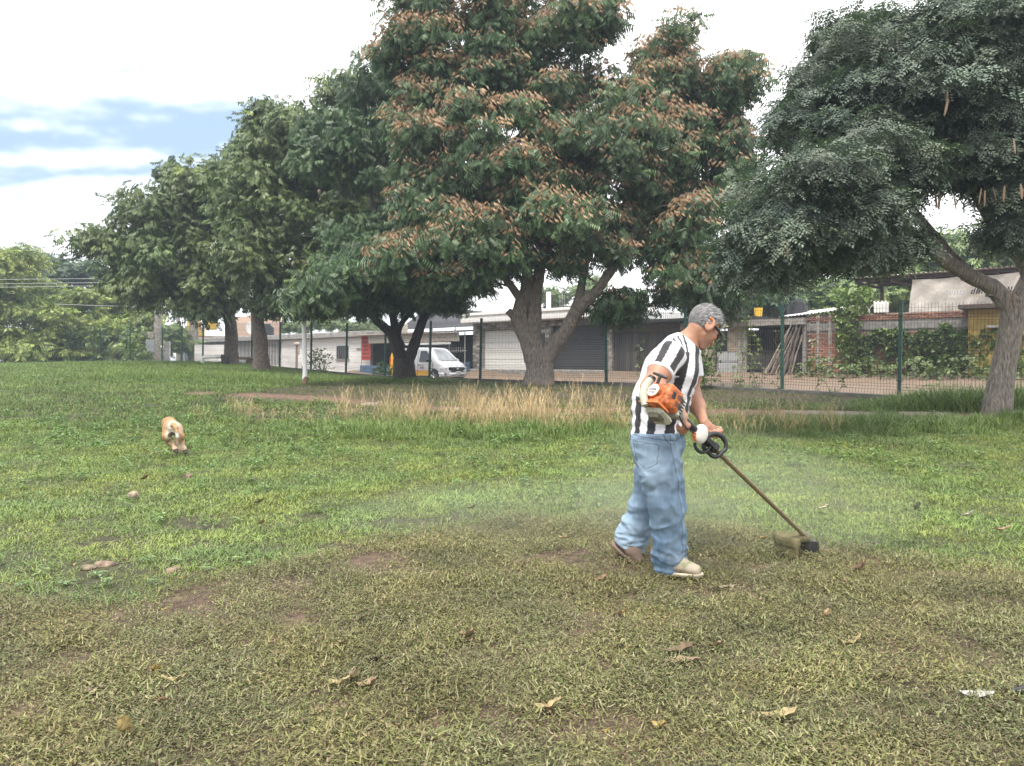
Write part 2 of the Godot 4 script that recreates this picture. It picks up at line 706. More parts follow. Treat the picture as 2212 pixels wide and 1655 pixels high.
func build_grass() -> void:
	var gm := leaf_mat(Color(0.5, 0.62, 0.16), 0.55)
	var greens := [Color(0.15, 0.235, 0.045), Color(0.19, 0.27, 0.06), Color(0.115, 0.195, 0.038), Color(0.225, 0.285, 0.085), Color(0.16, 0.23, 0.06)]
	var short: Array = []
	var mid: Array = []
	var long: Array = []
	for k in 4:
		short.append(lawn_mesh(90, 0.15, 0.03, 0.085, 0.0058, 1.35, greens))
		mid.append(lawn_mesh(60, 0.19, 0.07, 0.18, 0.0075, 1.1, greens))
		long.append(lawn_mesh(60, 0.24, 0.2, 0.48, 0.0095, 0.75, greens))
	# standing lawn beyond the cut
	scatter("lawn_grass", "low green lawn grass still standing beyond the mown ground", "grass", short, gm, func(x, d):
		if mown(x, d) > 0.45 or d > 13.5 or track(x, d) > 0.4:
			return null
		if d < 6.6 and x < -0.3 and bare(x * 1.3, d * 1.3) > 0.35:
			return null
		var v: float = 1.0 + 0.36 * noise.get_noise_2d(x * 45, d * 75) + 0.35 * noise2.get_noise_2d(x * 140, d * 190)
		var edge: float = smoothstep(0.0, 1.4, d - table(MOWN, x))
		return [rnd(0.7, 1.2) * (0.85 + 0.5 * noise2.get_noise_2d(x * 50, d * 50) + 0.1 * edge), tint(v * lerpf(0.95, 1.1, edge) * rnd(0.8, 1.15), 0.05 + 0.22 * noise2.get_noise_2d(x * 30 + 7, d * 45))], -12, 14, 3.6, 13.5, 0.105)
	scatter("field_grass", "taller meadow grass between the lawn and the trees", "grass", mid, gm, func(x, d):
		if mown(x, d) > 0.2 or track(x, d) > 0.35 or d < 6.0:
			return null
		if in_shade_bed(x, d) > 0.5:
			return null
		var n: float = 0.6923 * x + 0.7216 * d
		if n > 17.4 and x > -20:
			return null
		var patch: float = smoothstep(-0.2, 0.3, noise2.get_noise_2d(x * 18, d * 26) + 0.06 * (d - 9.5))
		if d < 11 and patch < rng.randf() * 0.9 + 0.1:
			return null
		var v: float = 0.8 + 0.5 * noise.get_noise_2d(x * 30, d * 55) + 0.04 * smoothstep(16, 30, d)
		return [rnd(0.6, 1.15) * (0.5 + 0.5 * patch) * lerpf(0.5, 1.0, smoothstep(9.0, 12.5, d)), tint(v * rnd(0.85, 1.12), 0.0 + 0.1 * noise2.get_noise_2d(x * 30 + 7, d * 45))], -45, 16, 6.0, 48.0, 0.2)
	# long lush grass: right of the man, round the right-hand tree, below the mahoganies
	scatter("long_grass", "long lush grass along the path and round the right-hand tree", "grass", long, gm, func(x, d):
		var n: float = 0.6923 * x + 0.7216 * d
		if n > 17.3 and x > -18:
			return null
		var a: float = exp(-(pow((x - 8.6) / 2.4, 2) + pow((d - 14.0) / 1.5, 2)))
		a = maxf(a, 0.85 * exp(-(pow((x - 5.8) / 2.6, 2) + pow((d - 12.6) / 0.8, 2))))
		a = maxf(a, 0.62 * exp(-(pow((x + 0.5) / 3.2, 2) + pow((d - 12.2) / 0.9, 2))))
		a = maxf(a, 0.75 * exp(-(pow((x + 9.0) / 4.0, 2) + pow((d - 23.0) / 2.2, 2))))
		a = maxf(a, 0.75 * exp(-(pow((x + 16.0) / 6.0, 2) + pow((d - 34.0) / 3.5, 2))))
		a = maxf(a, 0.6 * exp(-(pow((x + 4.0) / 3.0, 2) + pow((d - 23.5) / 1.0, 2))))
		a = maxf(a, 1.0 * exp(-(pow((x - 8.7) / 1.0, 2) + pow((d - 12.75) / 0.55, 2))))
		if a < 0.16 + 0.45 * rng.randf() or track(x, d) > 0.6:
			return null
		return [rnd(0.55, 1.0) * (0.45 + 0.6 * a) * (1.0 + 0.6 * smoothstep(6.5, 8.0, x) * smoothstep(13.0, 13.8, d)), tint(0.86 * rnd(0.85, 1.15), -0.02 + 0.08 * noise2.get_noise_2d(x * 30, d * 45))], -30, 14, 10.0, 40.0, 0.17)
	# ripe straw-coloured grass
	var straw := []
	for k in 3:
		straw.append(straw_mesh(20, 0.22, 0.3, 0.85))
	scatter("dry_grass", "tall ripe straw-coloured grass in the middle of the field", "grass", straw, leaf_mat(Color(0.5, 0.45, 0.25), 0.7), func(x, d):
		var a: float = exp(-(pow((x - 0.0) / 2.5, 2) + pow((d - 13.0 + 0.1 * x) / 0.75, 2)))
		a = maxf(a, 0.5 * exp(-(pow((x - 4.2) / 1.3, 2) + pow((d - 12.4) / 0.8, 2))))
		a = maxf(a, 0.35 * exp(-(pow((x + 3.6) / 2.2, 2) + pow((d - 13.4) / 1.0, 2))))
		a *= 0.75 + 0.9 * noise2.get_noise_2d(x * 40, d * 60)
		if a < 0.11 + 0.62 * rng.randf():
			return null
		return [rnd(0.35, 1.2) * (0.55 + 0.4 * a), tint(rnd(0.85, 1.25), 0.0)], -8, 8, 10.5, 16.5, 0.19)
	# broad-leaved weeds
	var weeds := []
	for k in 4:
		weeds.append(herb_mesh(3, 0.16, 0.075, [Color(0.15, 0.24, 0.07), Color(0.19, 0.28, 0.1), Color(0.22, 0.29, 0.13), Color(0.11, 0.19, 0.05)]))
	scatter("weeds", "broad-leaved weeds with pale leaves among the grass", "weeds", weeds, leaf_mat(Color(0.5, 0.65, 0.2), 0.4), func(x, d):
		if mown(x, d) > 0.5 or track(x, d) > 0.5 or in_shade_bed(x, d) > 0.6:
			return null
		var a: float = smoothstep(0.1, 0.5, noise2.get_noise_2d(x * 16 + 300, d * 24)) * 0.8
		a = maxf(a, 0.9 * exp(-(pow((x + 1.9) / 0.9, 2) + pow((d - 4.6) / 0.5, 2))))
		a = maxf(a, 0.75 * exp(-(pow((x + 6.0) / 3.5, 2) + pow((d - 12.5) / 3.5, 2))))
		a = maxf(a, 0.45 * exp(-(pow((x + 3.5) / 1.6, 2) + pow((d - 7.2) / 0.7, 2))))
		a = maxf(a, 0.5 * exp(-(pow((x - 3.5) / 2.5, 2) + pow((d - 10.0) / 1.2, 2))))
		a = maxf(a, 0.8 * exp(-(pow((x - 0.9) / 1.2, 2) + pow((d - 12.0) / 0.5, 2))))
		if a < rng.randf():
			return null
		var near: float = smoothstep(4.0, 9.0, d)
		return [rnd(0.5, 1.1) * (0.5 + 0.6 * near), tint(rnd(0.75, 1.2), rnd(-0.05, 0.08))], -14, 13, 3.9, 22.0, 0.24)
	# cut grass lying about
	var dull := [Color(0.160, 0.149, 0.053), Color(0.187, 0.162, 0.069), Color(0.123, 0.127, 0.036), Color(0.223, 0.193, 0.095), Color(0.085, 0.083, 0.026), Color(0.141, 0.141, 0.045), Color(0.167, 0.162, 0.060), Color(0.125, 0.086, 0.043), Color(0.102, 0.119, 0.031)]
	var cut := []
	for k in 5:
		cut.append(debris_mesh(170, 0.13, dull, 0.034))
	var stub := []
	for k in 3:
		stub.append(lawn_mesh(26, 0.12, 0.015, 0.045, 0.0042, 0.9, [Color(0.12, 0.17, 0.045), Color(0.17, 0.205, 0.07), Color(0.10, 0.14, 0.04)]))
	var dm := leaf_mat(Color(0.3, 0.32, 0.12), 0.65)
	scatter("grass_clippings", "olive and straw-coloured clippings strewn over the mown ground", "clippings", cut, dm, func(x, d):
		var a: float = mown(x, d)
		if d > 7.5 or a < 0.25:
			return null
		var worn: float = maxf(bare(x, d) * smoothstep(2.0, 4.5, d), 0.85 * trodden(x, d))
		worn = maxf(worn, 0.75 * exp(-(pow((x + 1.7) / 0.5, 2) + pow((d - 4.0) / 0.35, 2))))
		if rng.randf() < maxf(worn * 0.9, maxf(smoothstep(0.05, 0.45, noise.get_noise_2d(x * 120, d * 160)) * 0.85, 0.6 * smoothstep(0.14, 0.42, noise2.get_noise_2d(x * 34 + 11, d * 60 + 4)))):
			return null
		var g: float = noise2.get_noise_2d(x * 45 + 90, d * 60)
		return [rnd(0.7, 1.5) * (1.0 + 0.7 * noise.get_noise_2d(x * 120, d * 120)), tint(1.13 * rnd(0.72, 1.2) * (1.0 + 0.4 * g), -0.03 + 0.13 * noise.get_noise_2d(x * 70, d * 70 + 50))], -6, 7, 2.1, 7.5, 0.082)
	scatter("grass_stubble", "short green stubble left standing on the mown ground", "stubble", stub, gm, func(x, d):
		var a: float = mown(x, d)
		if a < 0.3 or d > 7:
			return null
		if rng.randf() < maxf(bare(x, d), trodden(x, d)) + 0.2 + 0.5 * noise.get_noise_2d(x * 80 + 20, d * 80):
			return null
		return [rnd(0.6, 1.2), tint(rnd(0.8, 1.15), rnd(-0.02, 0.1))], -6, 7, 2.1, 7.0, 0.1)
	# thin turf and cut bits, the shade under the trees painted into their colours
	scatter("shade_painted_turf", "thin turf with cuttings under the trees, tree shade painted into its colour", "turf", [debris_mesh(70, 0.2, [Color(0.10, 0.115, 0.04), Color(0.145, 0.135, 0.065), Color(0.07, 0.095, 0.032), Color(0.17, 0.145, 0.085)], 0.06), lawn_mesh(60, 0.2, 0.03, 0.09, 0.008, 1.1, [Color(0.07, 0.105, 0.03), Color(0.10, 0.13, 0.042)]), debris_mesh(70, 0.2, [Color(0.115, 0.135, 0.05), Color(0.075, 0.095, 0.035)], 0.06)], gm, func(x, d):
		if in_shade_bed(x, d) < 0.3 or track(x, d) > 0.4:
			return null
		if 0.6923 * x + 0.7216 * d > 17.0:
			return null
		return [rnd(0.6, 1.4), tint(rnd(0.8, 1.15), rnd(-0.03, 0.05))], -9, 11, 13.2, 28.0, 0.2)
	say("grass")

# ---------------------------------------------------------------- trees
func pinnate_mesh(pairs: int, leaflet: float, width: float, droop: float, cols: Array) -> Mesh:
	var b := MB.new()
	var p := ZERO
	for k in pairs:
		p = Vector3(0, -droop * 0.10 * k * k * leaflet * 0.25, k * leaflet * 0.42)
		for s in [-1.0, 1.0]:
			b.col = (cols[rng.randi() % cols.size()] as Color) * rnd(0.8, 1.2)
			var f := Vector3(s * 0.85, -droop * rnd(0.5, 1.2), 0.55).normalized()
			add_leaf(b, p, f, Vector3.UP, leaflet * rnd(0.8, 1.1), width, 0.1, 0.12)
	b.col = cols[0]
	add_leaf(b, p, Vector3(0, -droop * 0.7, 1).normalized(), Vector3.UP, leaflet, width)
	return b.mesh(false)

func feather_mesh(pairs: int, pinna: float, width: float, droop: float, cols: Array) -> Mesh:    # twice-pinnate leaf seen as drooping feathers
	var b := MB.new()
	for k in pairs:
		var t := float(k) / pairs
		var p := Vector3(0, -0.12 * t * t * pairs * pinna * 0.25, k * pinna * 0.34)
		for s in [-1.0, 1.0]:
			b.col = (cols[rng.randi() % cols.size()] as Color) * rnd(0.75, 1.25)
			var f := Vector3(s * 0.9, -droop * rnd(0.6, 1.4), 0.45).normalized()
			add_leaf(b, p, f, Vector3.UP, pinna * rnd(0.75, 1.1) * (1.0 - 0.35 * absf(t - 0.4)), width, 0.1, 0.3)
	return b.mesh(false)

func twice_mesh(pinnae: int, leaflets: int, leaflet: float, width: float, cols: Array) -> Mesh:  # twice-pinnate leaf with every leaflet
	var b := MB.new()
	for k in pinnae:
		var root := Vector3(0, -0.006 * k * k, 0.06 + k * leaflet * 2.0)
		for s in [-1.0, 1.0]:
			var dir := Vector3(s * 0.8, rnd(-0.5, -0.15), 0.6).normalized()
			var side := Vector3.UP.cross(dir).normalized()
			var c := (cols[rng.randi() % cols.size()] as Color) * rnd(0.8, 1.2)
			for j in leaflets:
				var p := root + dir * (0.02 + j * width * 1.2) + Vector3.DOWN * 0.0035 * j * j * leaflet * 4.0
				for q in [-1.0, 1.0]:
					b.col = c * rnd(0.85, 1.15)
					var f: Vector3 = (side * q * 0.9 + dir * rnd(0.1, 0.6) + Vector3.UP * rnd(-0.5, 0.3)).normalized()
					add_leaf(b, p, f, (Vector3.UP + dir * rnd(-0.5, 0.5)).normalized(), leaflet * rnd(0.7, 1.15), width, 0.08)
	return b.mesh(false)

func pods_mesh(count: int, length: float, width: float, cols: Array) -> Mesh:
	var b := MB.new()
	for k in count:
		b.col = (cols[rng.randi() % cols.size()] as Color) * rnd(0.8, 1.25)
		var a := rnd(0, TAU)
		var f := Vector3(cos(a) * 0.6, rnd(-1.0, -0.35), sin(a) * 0.6).normalized()
		var p := Vector3(cos(a), rnd(-0.3, 0.6), sin(a)) * rnd(0.02, 0.16)
		add_leaf(b, p, f, Vector3(cos(a + 1.5), 0.3, sin(a + 1.5)).normalized(), length * rnd(0.8, 1.15), width, 0.1)
	return b.mesh(false)

func bark_mat(called: String, c: Color) -> StandardMaterial3D:
	var m := mat(c, 0.95, grain("bark_tone", 0.035, 0.5, 1.0, 5), 1.6)
	m.uv1_scale = Vector3(1.3, 0.3, 1.3)
	relief(m, bumps("bark_relief", 0.035), 7.0)
	m.resource_name = called
	return m

func sample_curve(pts: Array, k: int) -> Array:           # Catmull-Rom through the points, k steps each
	var out := []
	for s in pts.size() - 1:
		var p0: Vector3 = pts[maxi(s - 1, 0)]
		var p1: Vector3 = pts[s]
		var p2: Vector3 = pts[s + 1]
		var p3: Vector3 = pts[mini(s + 2, pts.size() - 1)]
		for j in k:
			out.append(p1.cubic_interpolate(p2, p0, p3, float(j) / k))
	out.append(pts[pts.size() - 1])
	return out

# lobes: [px, py, depth, rx px, ry px, rz m, clumps]; limbs: [points, radius at base, radius at end]
func tree(called: String, label: String, group: String, limbs: Array, lobes: Array, leaves: Array, lm: Material, bm: Material, o: Dictionary) -> Node3D:
	var foot: Vector3 = limbs[0][0][0]
	var root := thing(called, label, "tree", foot, 0, group)
	var b := MB.new()
	var nodes: Array[Vector3] = []
	var noder: Array[float] = []
	for l in limbs:
		var pts := []
		for p in l[0]:
			pts.append(p - foot)
		var c := sample_curve(pts, 5)
		var rr := []
		for k in c.size():
			var t := float(k) / (c.size() - 1)
			var r := lerpf(l[1], l[2], pow(t, 0.8))
			r *= 1.0 + 0.09 * noise.get_noise_3d(c[k].x * 60, c[k].y * 60, c[k].z * 60)
			if l == limbs[0]:
				r *= 1.0 + o.get("flare", 0.45) * exp(-t * c.size() / 5.0 * 2.2)
			rr.append(r)
			nodes.append(c[k])
			noder.append(r)
		if l == limbs[0]:
			c[0] += Vector3.DOWN * 0.3
		b.tube(c, rr, 14)
	for k in b.v.size():                                    # lumpy bark
		var p := b.v[k]
		var q := (p + foot) * 1.0
		b.v[k] = p + b.n[k] * (0.035 * noise.get_noise_3d(q.x * 150, q.y * 60, q.z * 150) + 0.012 * noise2.get_noise_3d(q.x * 600, q.y * 160, q.z * 600)) * o.get("lump", 1.0)
	b.renormal()
	put("trunk", b.mesh(), bm, root)
	# clumps
	var clumps := []
	for l in lobes:
		var ctr := at(l[0], l[1], l[2]) - foot
		var sh: float = 0.42 * o.clump
		var rad := Vector3(maxf(l[3] / 1660.0 * l[2] - sh, 0.15), maxf(l[4] / 1660.0 * l[2] - sh * o.get("flat", 0.65), 0.12), l[5])
		for k in int(l[6]):
			var d := rand_dir()
			var r: float = pow(rnd(0.12, 1.0), 0.42)
			clumps.append(ctr + d * rad * r)
	# branches to them
	var br := MB.new()
	for c in clumps:
		var best := -1
		var bd := 1e9
		for k in nodes.size():
			var v: Vector3 = c - nodes[k]
			var dd: float = v.length() + (1.5 if v.y < 0 else 0.0) + (0.8 if nodes[k].y < o.get("fork", 1.5) else 0.0)
			if dd < bd:
				bd = dd
				best = k
		if best < 0:
			continue
		var a := nodes[best]
		var v: Vector3 = c - a
		var mid := a + v * 0.5 + Vector3(rnd(-0.15, 0.15), 0.12 * v.length(), rnd(-0.15, 0.15))
		var r0: float = minf(noder[best] * 0.6, 0.018 + 0.012 * v.length())
		var cc := sample_curve([a, mid, c], 3)
		var rr := []
		for k in cc.size():
			rr.append(lerpf(r0, 0.007, float(k) / (cc.size() - 1)))
			if k > 1:
				nodes.append(cc[k])
				noder.append(rr[k])
		br.tube(cc, rr, 5, false)
	put("branches", br.mesh(), bm, root).set_meta("kind", "stuff")
	# leaves
	var xf := []
	var cs := []
	for k in leaves.size():
		xf.append([])
		cs.append([])
	var cr: float = o.clump
	var per: int = o.sprigs
	var size: float = o.size
	var droop: float = o.get("droop", 0.35)
	var pod_at := []
	for c in clumps:
		var shade := rnd(0.78, 1.22)
		var warm := rnd(-0.06, 0.06)
		var r := cr * rnd(0.7, 1.3)
		var fresh: bool = rng.randf() < o.get("fresh", 0.0)
		for k in per:
			var d := rand_dir()
			d.y = d.y * 0.8 + 0.2
			var p: Vector3 = c + d * Vector3(1, o.get("flat", 0.65), 1) * r * pow(rng.randf(), 0.45)
			var f := (Vector3(d.x, 0, d.z).normalized() * 0.8 + Vector3(0, rnd(-droop * 2.6, droop * 0.3), 0) + rand_dir() * 0.4).normalized()
			var bs := frame(f, Vector3.UP * 0.45 + d * 0.8 + rand_dir() * 0.35).scaled(Vector3.ONE * size * rnd(0.7, 1.2))
			var i := rng.randi() % leaves.size()
			xf[i].append(Transform3D(bs, p))
			var s := shade * rnd(0.8, 1.25)
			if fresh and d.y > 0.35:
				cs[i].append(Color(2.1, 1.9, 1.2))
			else:
				cs[i].append(Color(s * (1 + warm), s, s * (1 - warm)))
		if o.has("pods"):
			pod_at.append([c, r])
	for i in leaves.size():
		var mm := multi("crown", leaves[i], lm, xf[i], cs[i], root)
		mm.set_meta("kind", "stuff")
	if o.has("pods"):
		var px := []
		var pc := []
		for q in pod_at:
			var dens := clampf(0.9 + 1.7 * noise2.get_noise_3d(q[0].x * 22, q[0].y * 30, q[0].z * 22), 0.06, 1.6) * clampf(0.2 + (q[0].y - 2.0) * 0.22, 0.15, 1.0)
			for k in int(o.get("pod_count", 14) * dens):
				var d := rand_dir()
				d.y = absf(d.y)
				px.append(Transform3D(Basis(Vector3.UP, rnd(0, TAU)), q[0] + d * Vector3(1, 0.7, 1) * q[1] * rnd(0.85, 1.08)))
				pc.append(Color.WHITE * rnd(0.7, 1.3))
		multi("seed_pods", o.pods, leaf_mat(Color(0.4, 0.25, 0.1), 0.6), px, pc, root).set_meta("kind", "stuff")
	return root

func hang(root: Node3D, called: String, m: Mesh, mt: Material, spots: Array) -> void:   # countable fruit, each a part
	for s in spots:
		var o := put(called, m, mt, root)
		o.position = s - root.position
		o.rotation = Vector3(rnd(-0.2, 0.2), rnd(0, TAU), rnd(-0.2, 0.2))

func build_trees() -> void:
	var dark := bark_mat("dark bark", lin(0.10, 0.08, 0.068))
	var brown := bark_mat("brown bark", lin(0.26, 0.20, 0.165))
	var grey := bark_mat("grey bark", lin(0.46, 0.39, 0.33))
	var lm := leaf_mat(Color(0.4, 0.52, 0.14), 0.42)
	var mahogany := [pinnate_mesh(3, 0.17, 0.06, 1.0, [Color(0.099, 0.138, 0.040), Color(0.077, 0.112, 0.033)]), pinnate_mesh(5, 0.13, 0.05, 0.8, [Color(0.107, 0.150, 0.041), Color(0.082, 0.116, 0.034)]), pinnate_mesh(4, 0.15, 0.055, 0.55, [Color(0.086, 0.125, 0.036), Color(0.112, 0.155, 0.045), Color(0.065, 0.099, 0.031)]), pinnate_mesh(3, 0.16, 0.06, 0.7, [Color(0.107, 0.150, 0.040), Color(0.069, 0.103, 0.029)])]
	var feather := [feather_mesh(5, 0.19, 0.05, 1.1, [Color(0.06, 0.105, 0.044), Color(0.075, 0.125, 0.05)]), feather_mesh(4, 0.15, 0.045, 0.5, [Color(0.07, 0.115, 0.046), Color(0.05, 0.09, 0.04)]), feather_mesh(6, 0.16, 0.042, 0.7, [Color(0.062, 0.112, 0.044), Color(0.076, 0.13, 0.05), Color(0.048, 0.09, 0.038)]), feather_mesh(7, 0.14, 0.038, 0.9, [Color(0.058, 0.105, 0.045), Color(0.082, 0.135, 0.05)])]
	var acacia := [twice_mesh(3, 5, 0.060, 0.030, [Color(0.108, 0.140, 0.104), Color(0.128, 0.160, 0.118), Color(0.088, 0.118, 0.090)]), twice_mesh(3, 5, 0.055, 0.029, [Color(0.104, 0.140, 0.104), Color(0.132, 0.164, 0.120)]), twice_mesh(2, 5, 0.066, 0.033, [Color(0.096, 0.132, 0.096), Color(0.120, 0.152, 0.108)])]
	var pods := pods_mesh(6, 0.15, 0.042, [Color(0.38, 0.215, 0.105), Color(0.44, 0.28, 0.15), Color(0.31, 0.165, 0.085), Color(0.35, 0.255, 0.155)])
	# big brown-podded tree in the middle
	var z := 21.4
	tree("podded_tree", "largest tree, rust-coloured pods over its dark crown, forked grey trunk", "trees in a row before the fence", [
		[[on_ground(at(1163, 830, z).x, z), at(1166, 798, z), at(1160, 765, z)], 0.37, 0.365],
		[[at(1158, 775, z), at(1143, 734, z), at(1122, 690, z), at(1128, 652, z), at(1141, 605, z), at(1120, 520, z), at(1080, 380, z), at(1060, 200, z)], 0.34, 0.08],
		[[at(1125, 696, z), at(1108, 680, z), at(1097, 671, z)], 0.15, 0.10],
		[[at(1146, 735, z), at(1154, 690, z), at(1156, 650, z), at(1165, 590, z), at(1180, 450, z + 0.5), at(1170, 250, z + 0.5), at(1150, 60, z + 0.5)], 0.27, 0.07],
		[[at(1172, 778, z), at(1192, 755, z), at(1222, 716, z - 0.3), at(1244, 677, z - 0.5), at(1272, 646, z - 0.8), at(1306, 605, z - 1), at(1370, 500, z - 1), at(1430, 330, z - 1)], 0.30, 0.07],
		[[at(1238, 688, z - 0.4), at(1252, 640, z - 0.2), at(1260, 590, z), at(1290, 450, z + 0.5), at(1320, 250, z + 0.5)], 0.17, 0.06],
		[[at(1128, 652, z), at(1060, 560, z - 0.8), at(980, 470, z - 1.2)], 0.13, 0.05],
		], [
		[1090, -40, z, 210, 150, 2.4, 34], [1010, 170, z, 140, 150, 2.2, 26], [1210, 130, z, 140, 150, 2.2, 26], [930, 390, z, 95, 140, 2.0, 24], [1110, 330, z - 0.5, 190, 150, 2.6, 42], [1330, 320, z - 0.4, 170, 150, 2.6, 38],
		[1480, 240, z, 130, 140, 2.0, 24], [1570, 220, z, 70, 100, 1.6, 12], [1440, 110, z, 60, 75, 1.4, 10], [1250, 500, z - 0.6, 190, 110, 2.8, 34], [1010, 540, z - 0.6, 180, 100, 2.4, 28], [1450, 460, z - 0.4, 160, 130, 2.4, 26],
		[1570, 390, z, 80, 100, 1.8, 12], [1490, 600, z - 0.6, 140, 70, 2.0, 20], [890, 580, z - 0.8, 90, 70, 1.6, 14], [1330, 660, z, 70, 40, 1.2, 9], [1560, 640, z, 70, 50, 1.2, 10], [900, 20, z + 0.4, 60, 70, 1.2, 7], [885, 115, z + 0.6, 75, 70, 1.3, 12], [1290, 40, z, 60, 50, 1.2, 8], [1250, 260, z + 1, 120, 130, 1.5, 14], [1100, 160, z + 0.4, 160, 120, 1.8, 20], [930, 270, z + 0.3, 90, 90, 1.6, 16], [1160, 430, z, 180, 90, 2.0, 20], [1390, 210, z + 0.5, 110, 90, 1.6, 14], [1540, 300, z, 110, 90, 1.6, 12],
		], feather, lm, grey, {"clump": 0.62, "sprigs": 64, "size": 1.0, "droop": 0.55, "pods": pods, "pod_count": 40, "flat": 0.85, "fork": 4.0, "fresh": 0.012})
	say("tree D")
	# dark-stemmed neighbour
	z = 24.0
	var c_tree := tree("forked_tree", "dark forked tree in front of the white van", "trees in a row before the fence", [
		[[on_ground(at(874, 830, z).x, z), at(874, 800, z), at(873, 775, z)], 0.33, 0.32],
		[[at(872, 785, z), at(855, 744, z), at(842, 718, z), at(811, 690, z - 0.4), at(770, 640, z - 0.8)], 0.23, 0.09],
		[[at(862, 750, z), at(856, 729, z), at(848, 677, z), at(820, 560, z), at(800, 400, z)], 0.20, 0.06],
		[[at(878, 788, z), at(889, 760, z), at(902, 723, z), at(921, 672, z), at(950, 600, z), at(930, 450, z)], 0.22, 0.07],
		[[at(858, 722, z), at(868, 697, z), at(897, 664, z), at(930, 620, z)], 0.12, 0.05],
		], [
		[800, 260, z + 1, 110, 110, 2.2, 24], [720, 330, z + 1, 100, 100, 2.0, 18], [860, 420, z + 1.0, 110, 140, 2.2, 26], [790, 560, z - 0.5, 100, 90, 2.0, 24], [880, 620, z - 0.8, 110, 60, 2.0, 20], [790, 650, z - 1, 60, 50, 1.4, 10], [960, 640, z, 70, 40, 1.4, 9], [690, 640, z - 3.9, 60, 42, 0.9, 12], [740, 600, z - 3.0, 60, 50, 1.2, 10], [830, 175, z + 1, 60, 50, 1.4, 9],
		], feather, lm, dark, {"clump": 0.66, "sprigs": 62, "size": 1.05, "droop": 0.6, "fork": 3.0, "fresh": 0.02})
	z = 30.0
	var fruit := MB.new()
	fruit.ball(ZERO, Vector3(0.062, 0.10, 0.062), 8, 10)
	var fm := mat(lin(0.33, 0.27, 0.21), 0.75, grain("fruit_skin", 0.05, 0.7, 1.0), 6.0)
	var b_tree := tree("mahogany_tree", "dense green tree with straight brown trunk and hanging oval fruit", "trees in a row before the fence", [
		[[on_ground(at(564, 812, z).x, z), at(564, 770, z), at(561, 730, z), at(556, 690, z), at(560, 640, z)], 0.30, 0.24],
		[[at(560, 650, z), at(600, 560, z), at(680, 440, z), at(720, 300, z)], 0.2, 0.06], [[at(560, 650, z), at(540, 540, z), at(560, 400, z), at(600, 300, z)], 0.18, 0.06], [[at(562, 660, z), at(640, 600, z), at(740, 560, z)], 0.15, 0.05],
		], [
		[700, 300, z, 130, 100, 3.0, 30], [610, 330, z, 90, 90, 2.6, 22], [560, 430, z, 130, 110, 3.0, 34], [700, 460, z, 150, 120, 3.4, 42], [820, 440, z, 90, 130, 2.6, 22], [610, 570, z - 0.8, 150, 90, 3.2, 40], [740, 600, z - 0.5, 120, 80, 2.8, 30], [750, 220, z, 85, 40, 2.2, 14], [590, 265, z, 45, 55, 1.4, 9], [640, 650, z - 0.4, 120, 45, 2.4, 18],
		], mahogany, lm, brown, {"clump": 0.85, "sprigs": 66, "size": 1.15, "droop": 0.5, "flat": 0.85, "fork": 4.0, "fresh": 0.06})
	hang(b_tree, "fruit", fruit.mesh(), fm, [at(575, 598, z - 2.6), at(633, 570, z - 3), at(657, 567, z - 3), at(690, 415, z - 3.4), at(572, 427, z - 2.9), at(670, 217, z - 0.5), at(790, 438, z - 1.5), at(868, 575, z - 3), at(620, 650, z - 2.4), at(648, 238, z - 0.6), at(702, 230, z - 1), at(540, 610, z - 2.7)])
	z = 33.5
	tree("mahogany_tree", "spreading green tree leaning out at the left end of the row", "trees in a row before the fence", [
		[[on_ground(at(500, 806, z).x, z), at(499, 770, z), at(500, 730, z), at(496, 690, z), at(480, 650, z)], 0.31, 0.24],
		[[at(484, 660, z), at(440, 590, z), at(370, 530, z), at(280, 520, z)], 0.19, 0.06], [[at(486, 660, z), at(470, 560, z), at(440, 450, z)], 0.18, 0.06], [[at(490, 670, z), at(530, 600, z), at(540, 500, z)], 0.15, 0.05],
		], [
		[440, 440, z, 100, 70, 3.0, 26], [350, 480, z, 95, 70, 3.0, 22], [300, 530, z, 95, 60, 2.6, 20], [220, 535, z, 55, 28, 1.8, 9], [400, 570, z, 130, 80, 3.4, 36], [490, 600, z, 110, 80, 3.0, 30], [345, 620, z, 80, 55, 2.6, 18], [385, 385, z, 42, 26, 1.6, 6], [490, 395, z, 75, 60, 2.4, 16], [545, 350, z, 60, 60, 2.2, 12], [500, 480, z, 90, 110, 2.6, 24], [280, 600, z, 50, 40, 1.8, 8], [430, 670, z - 0.5, 80, 28, 2.0, 10],
		], mahogany, lm, brown, {"clump": 0.9, "sprigs": 60, "size": 1.2, "droop": 0.5, "flat": 0.85, "fork": 4.0, "fresh": 0.06})
	say("trees A-C")
	# right-hand tree, close, with blue-green leaves
	z = 13.2
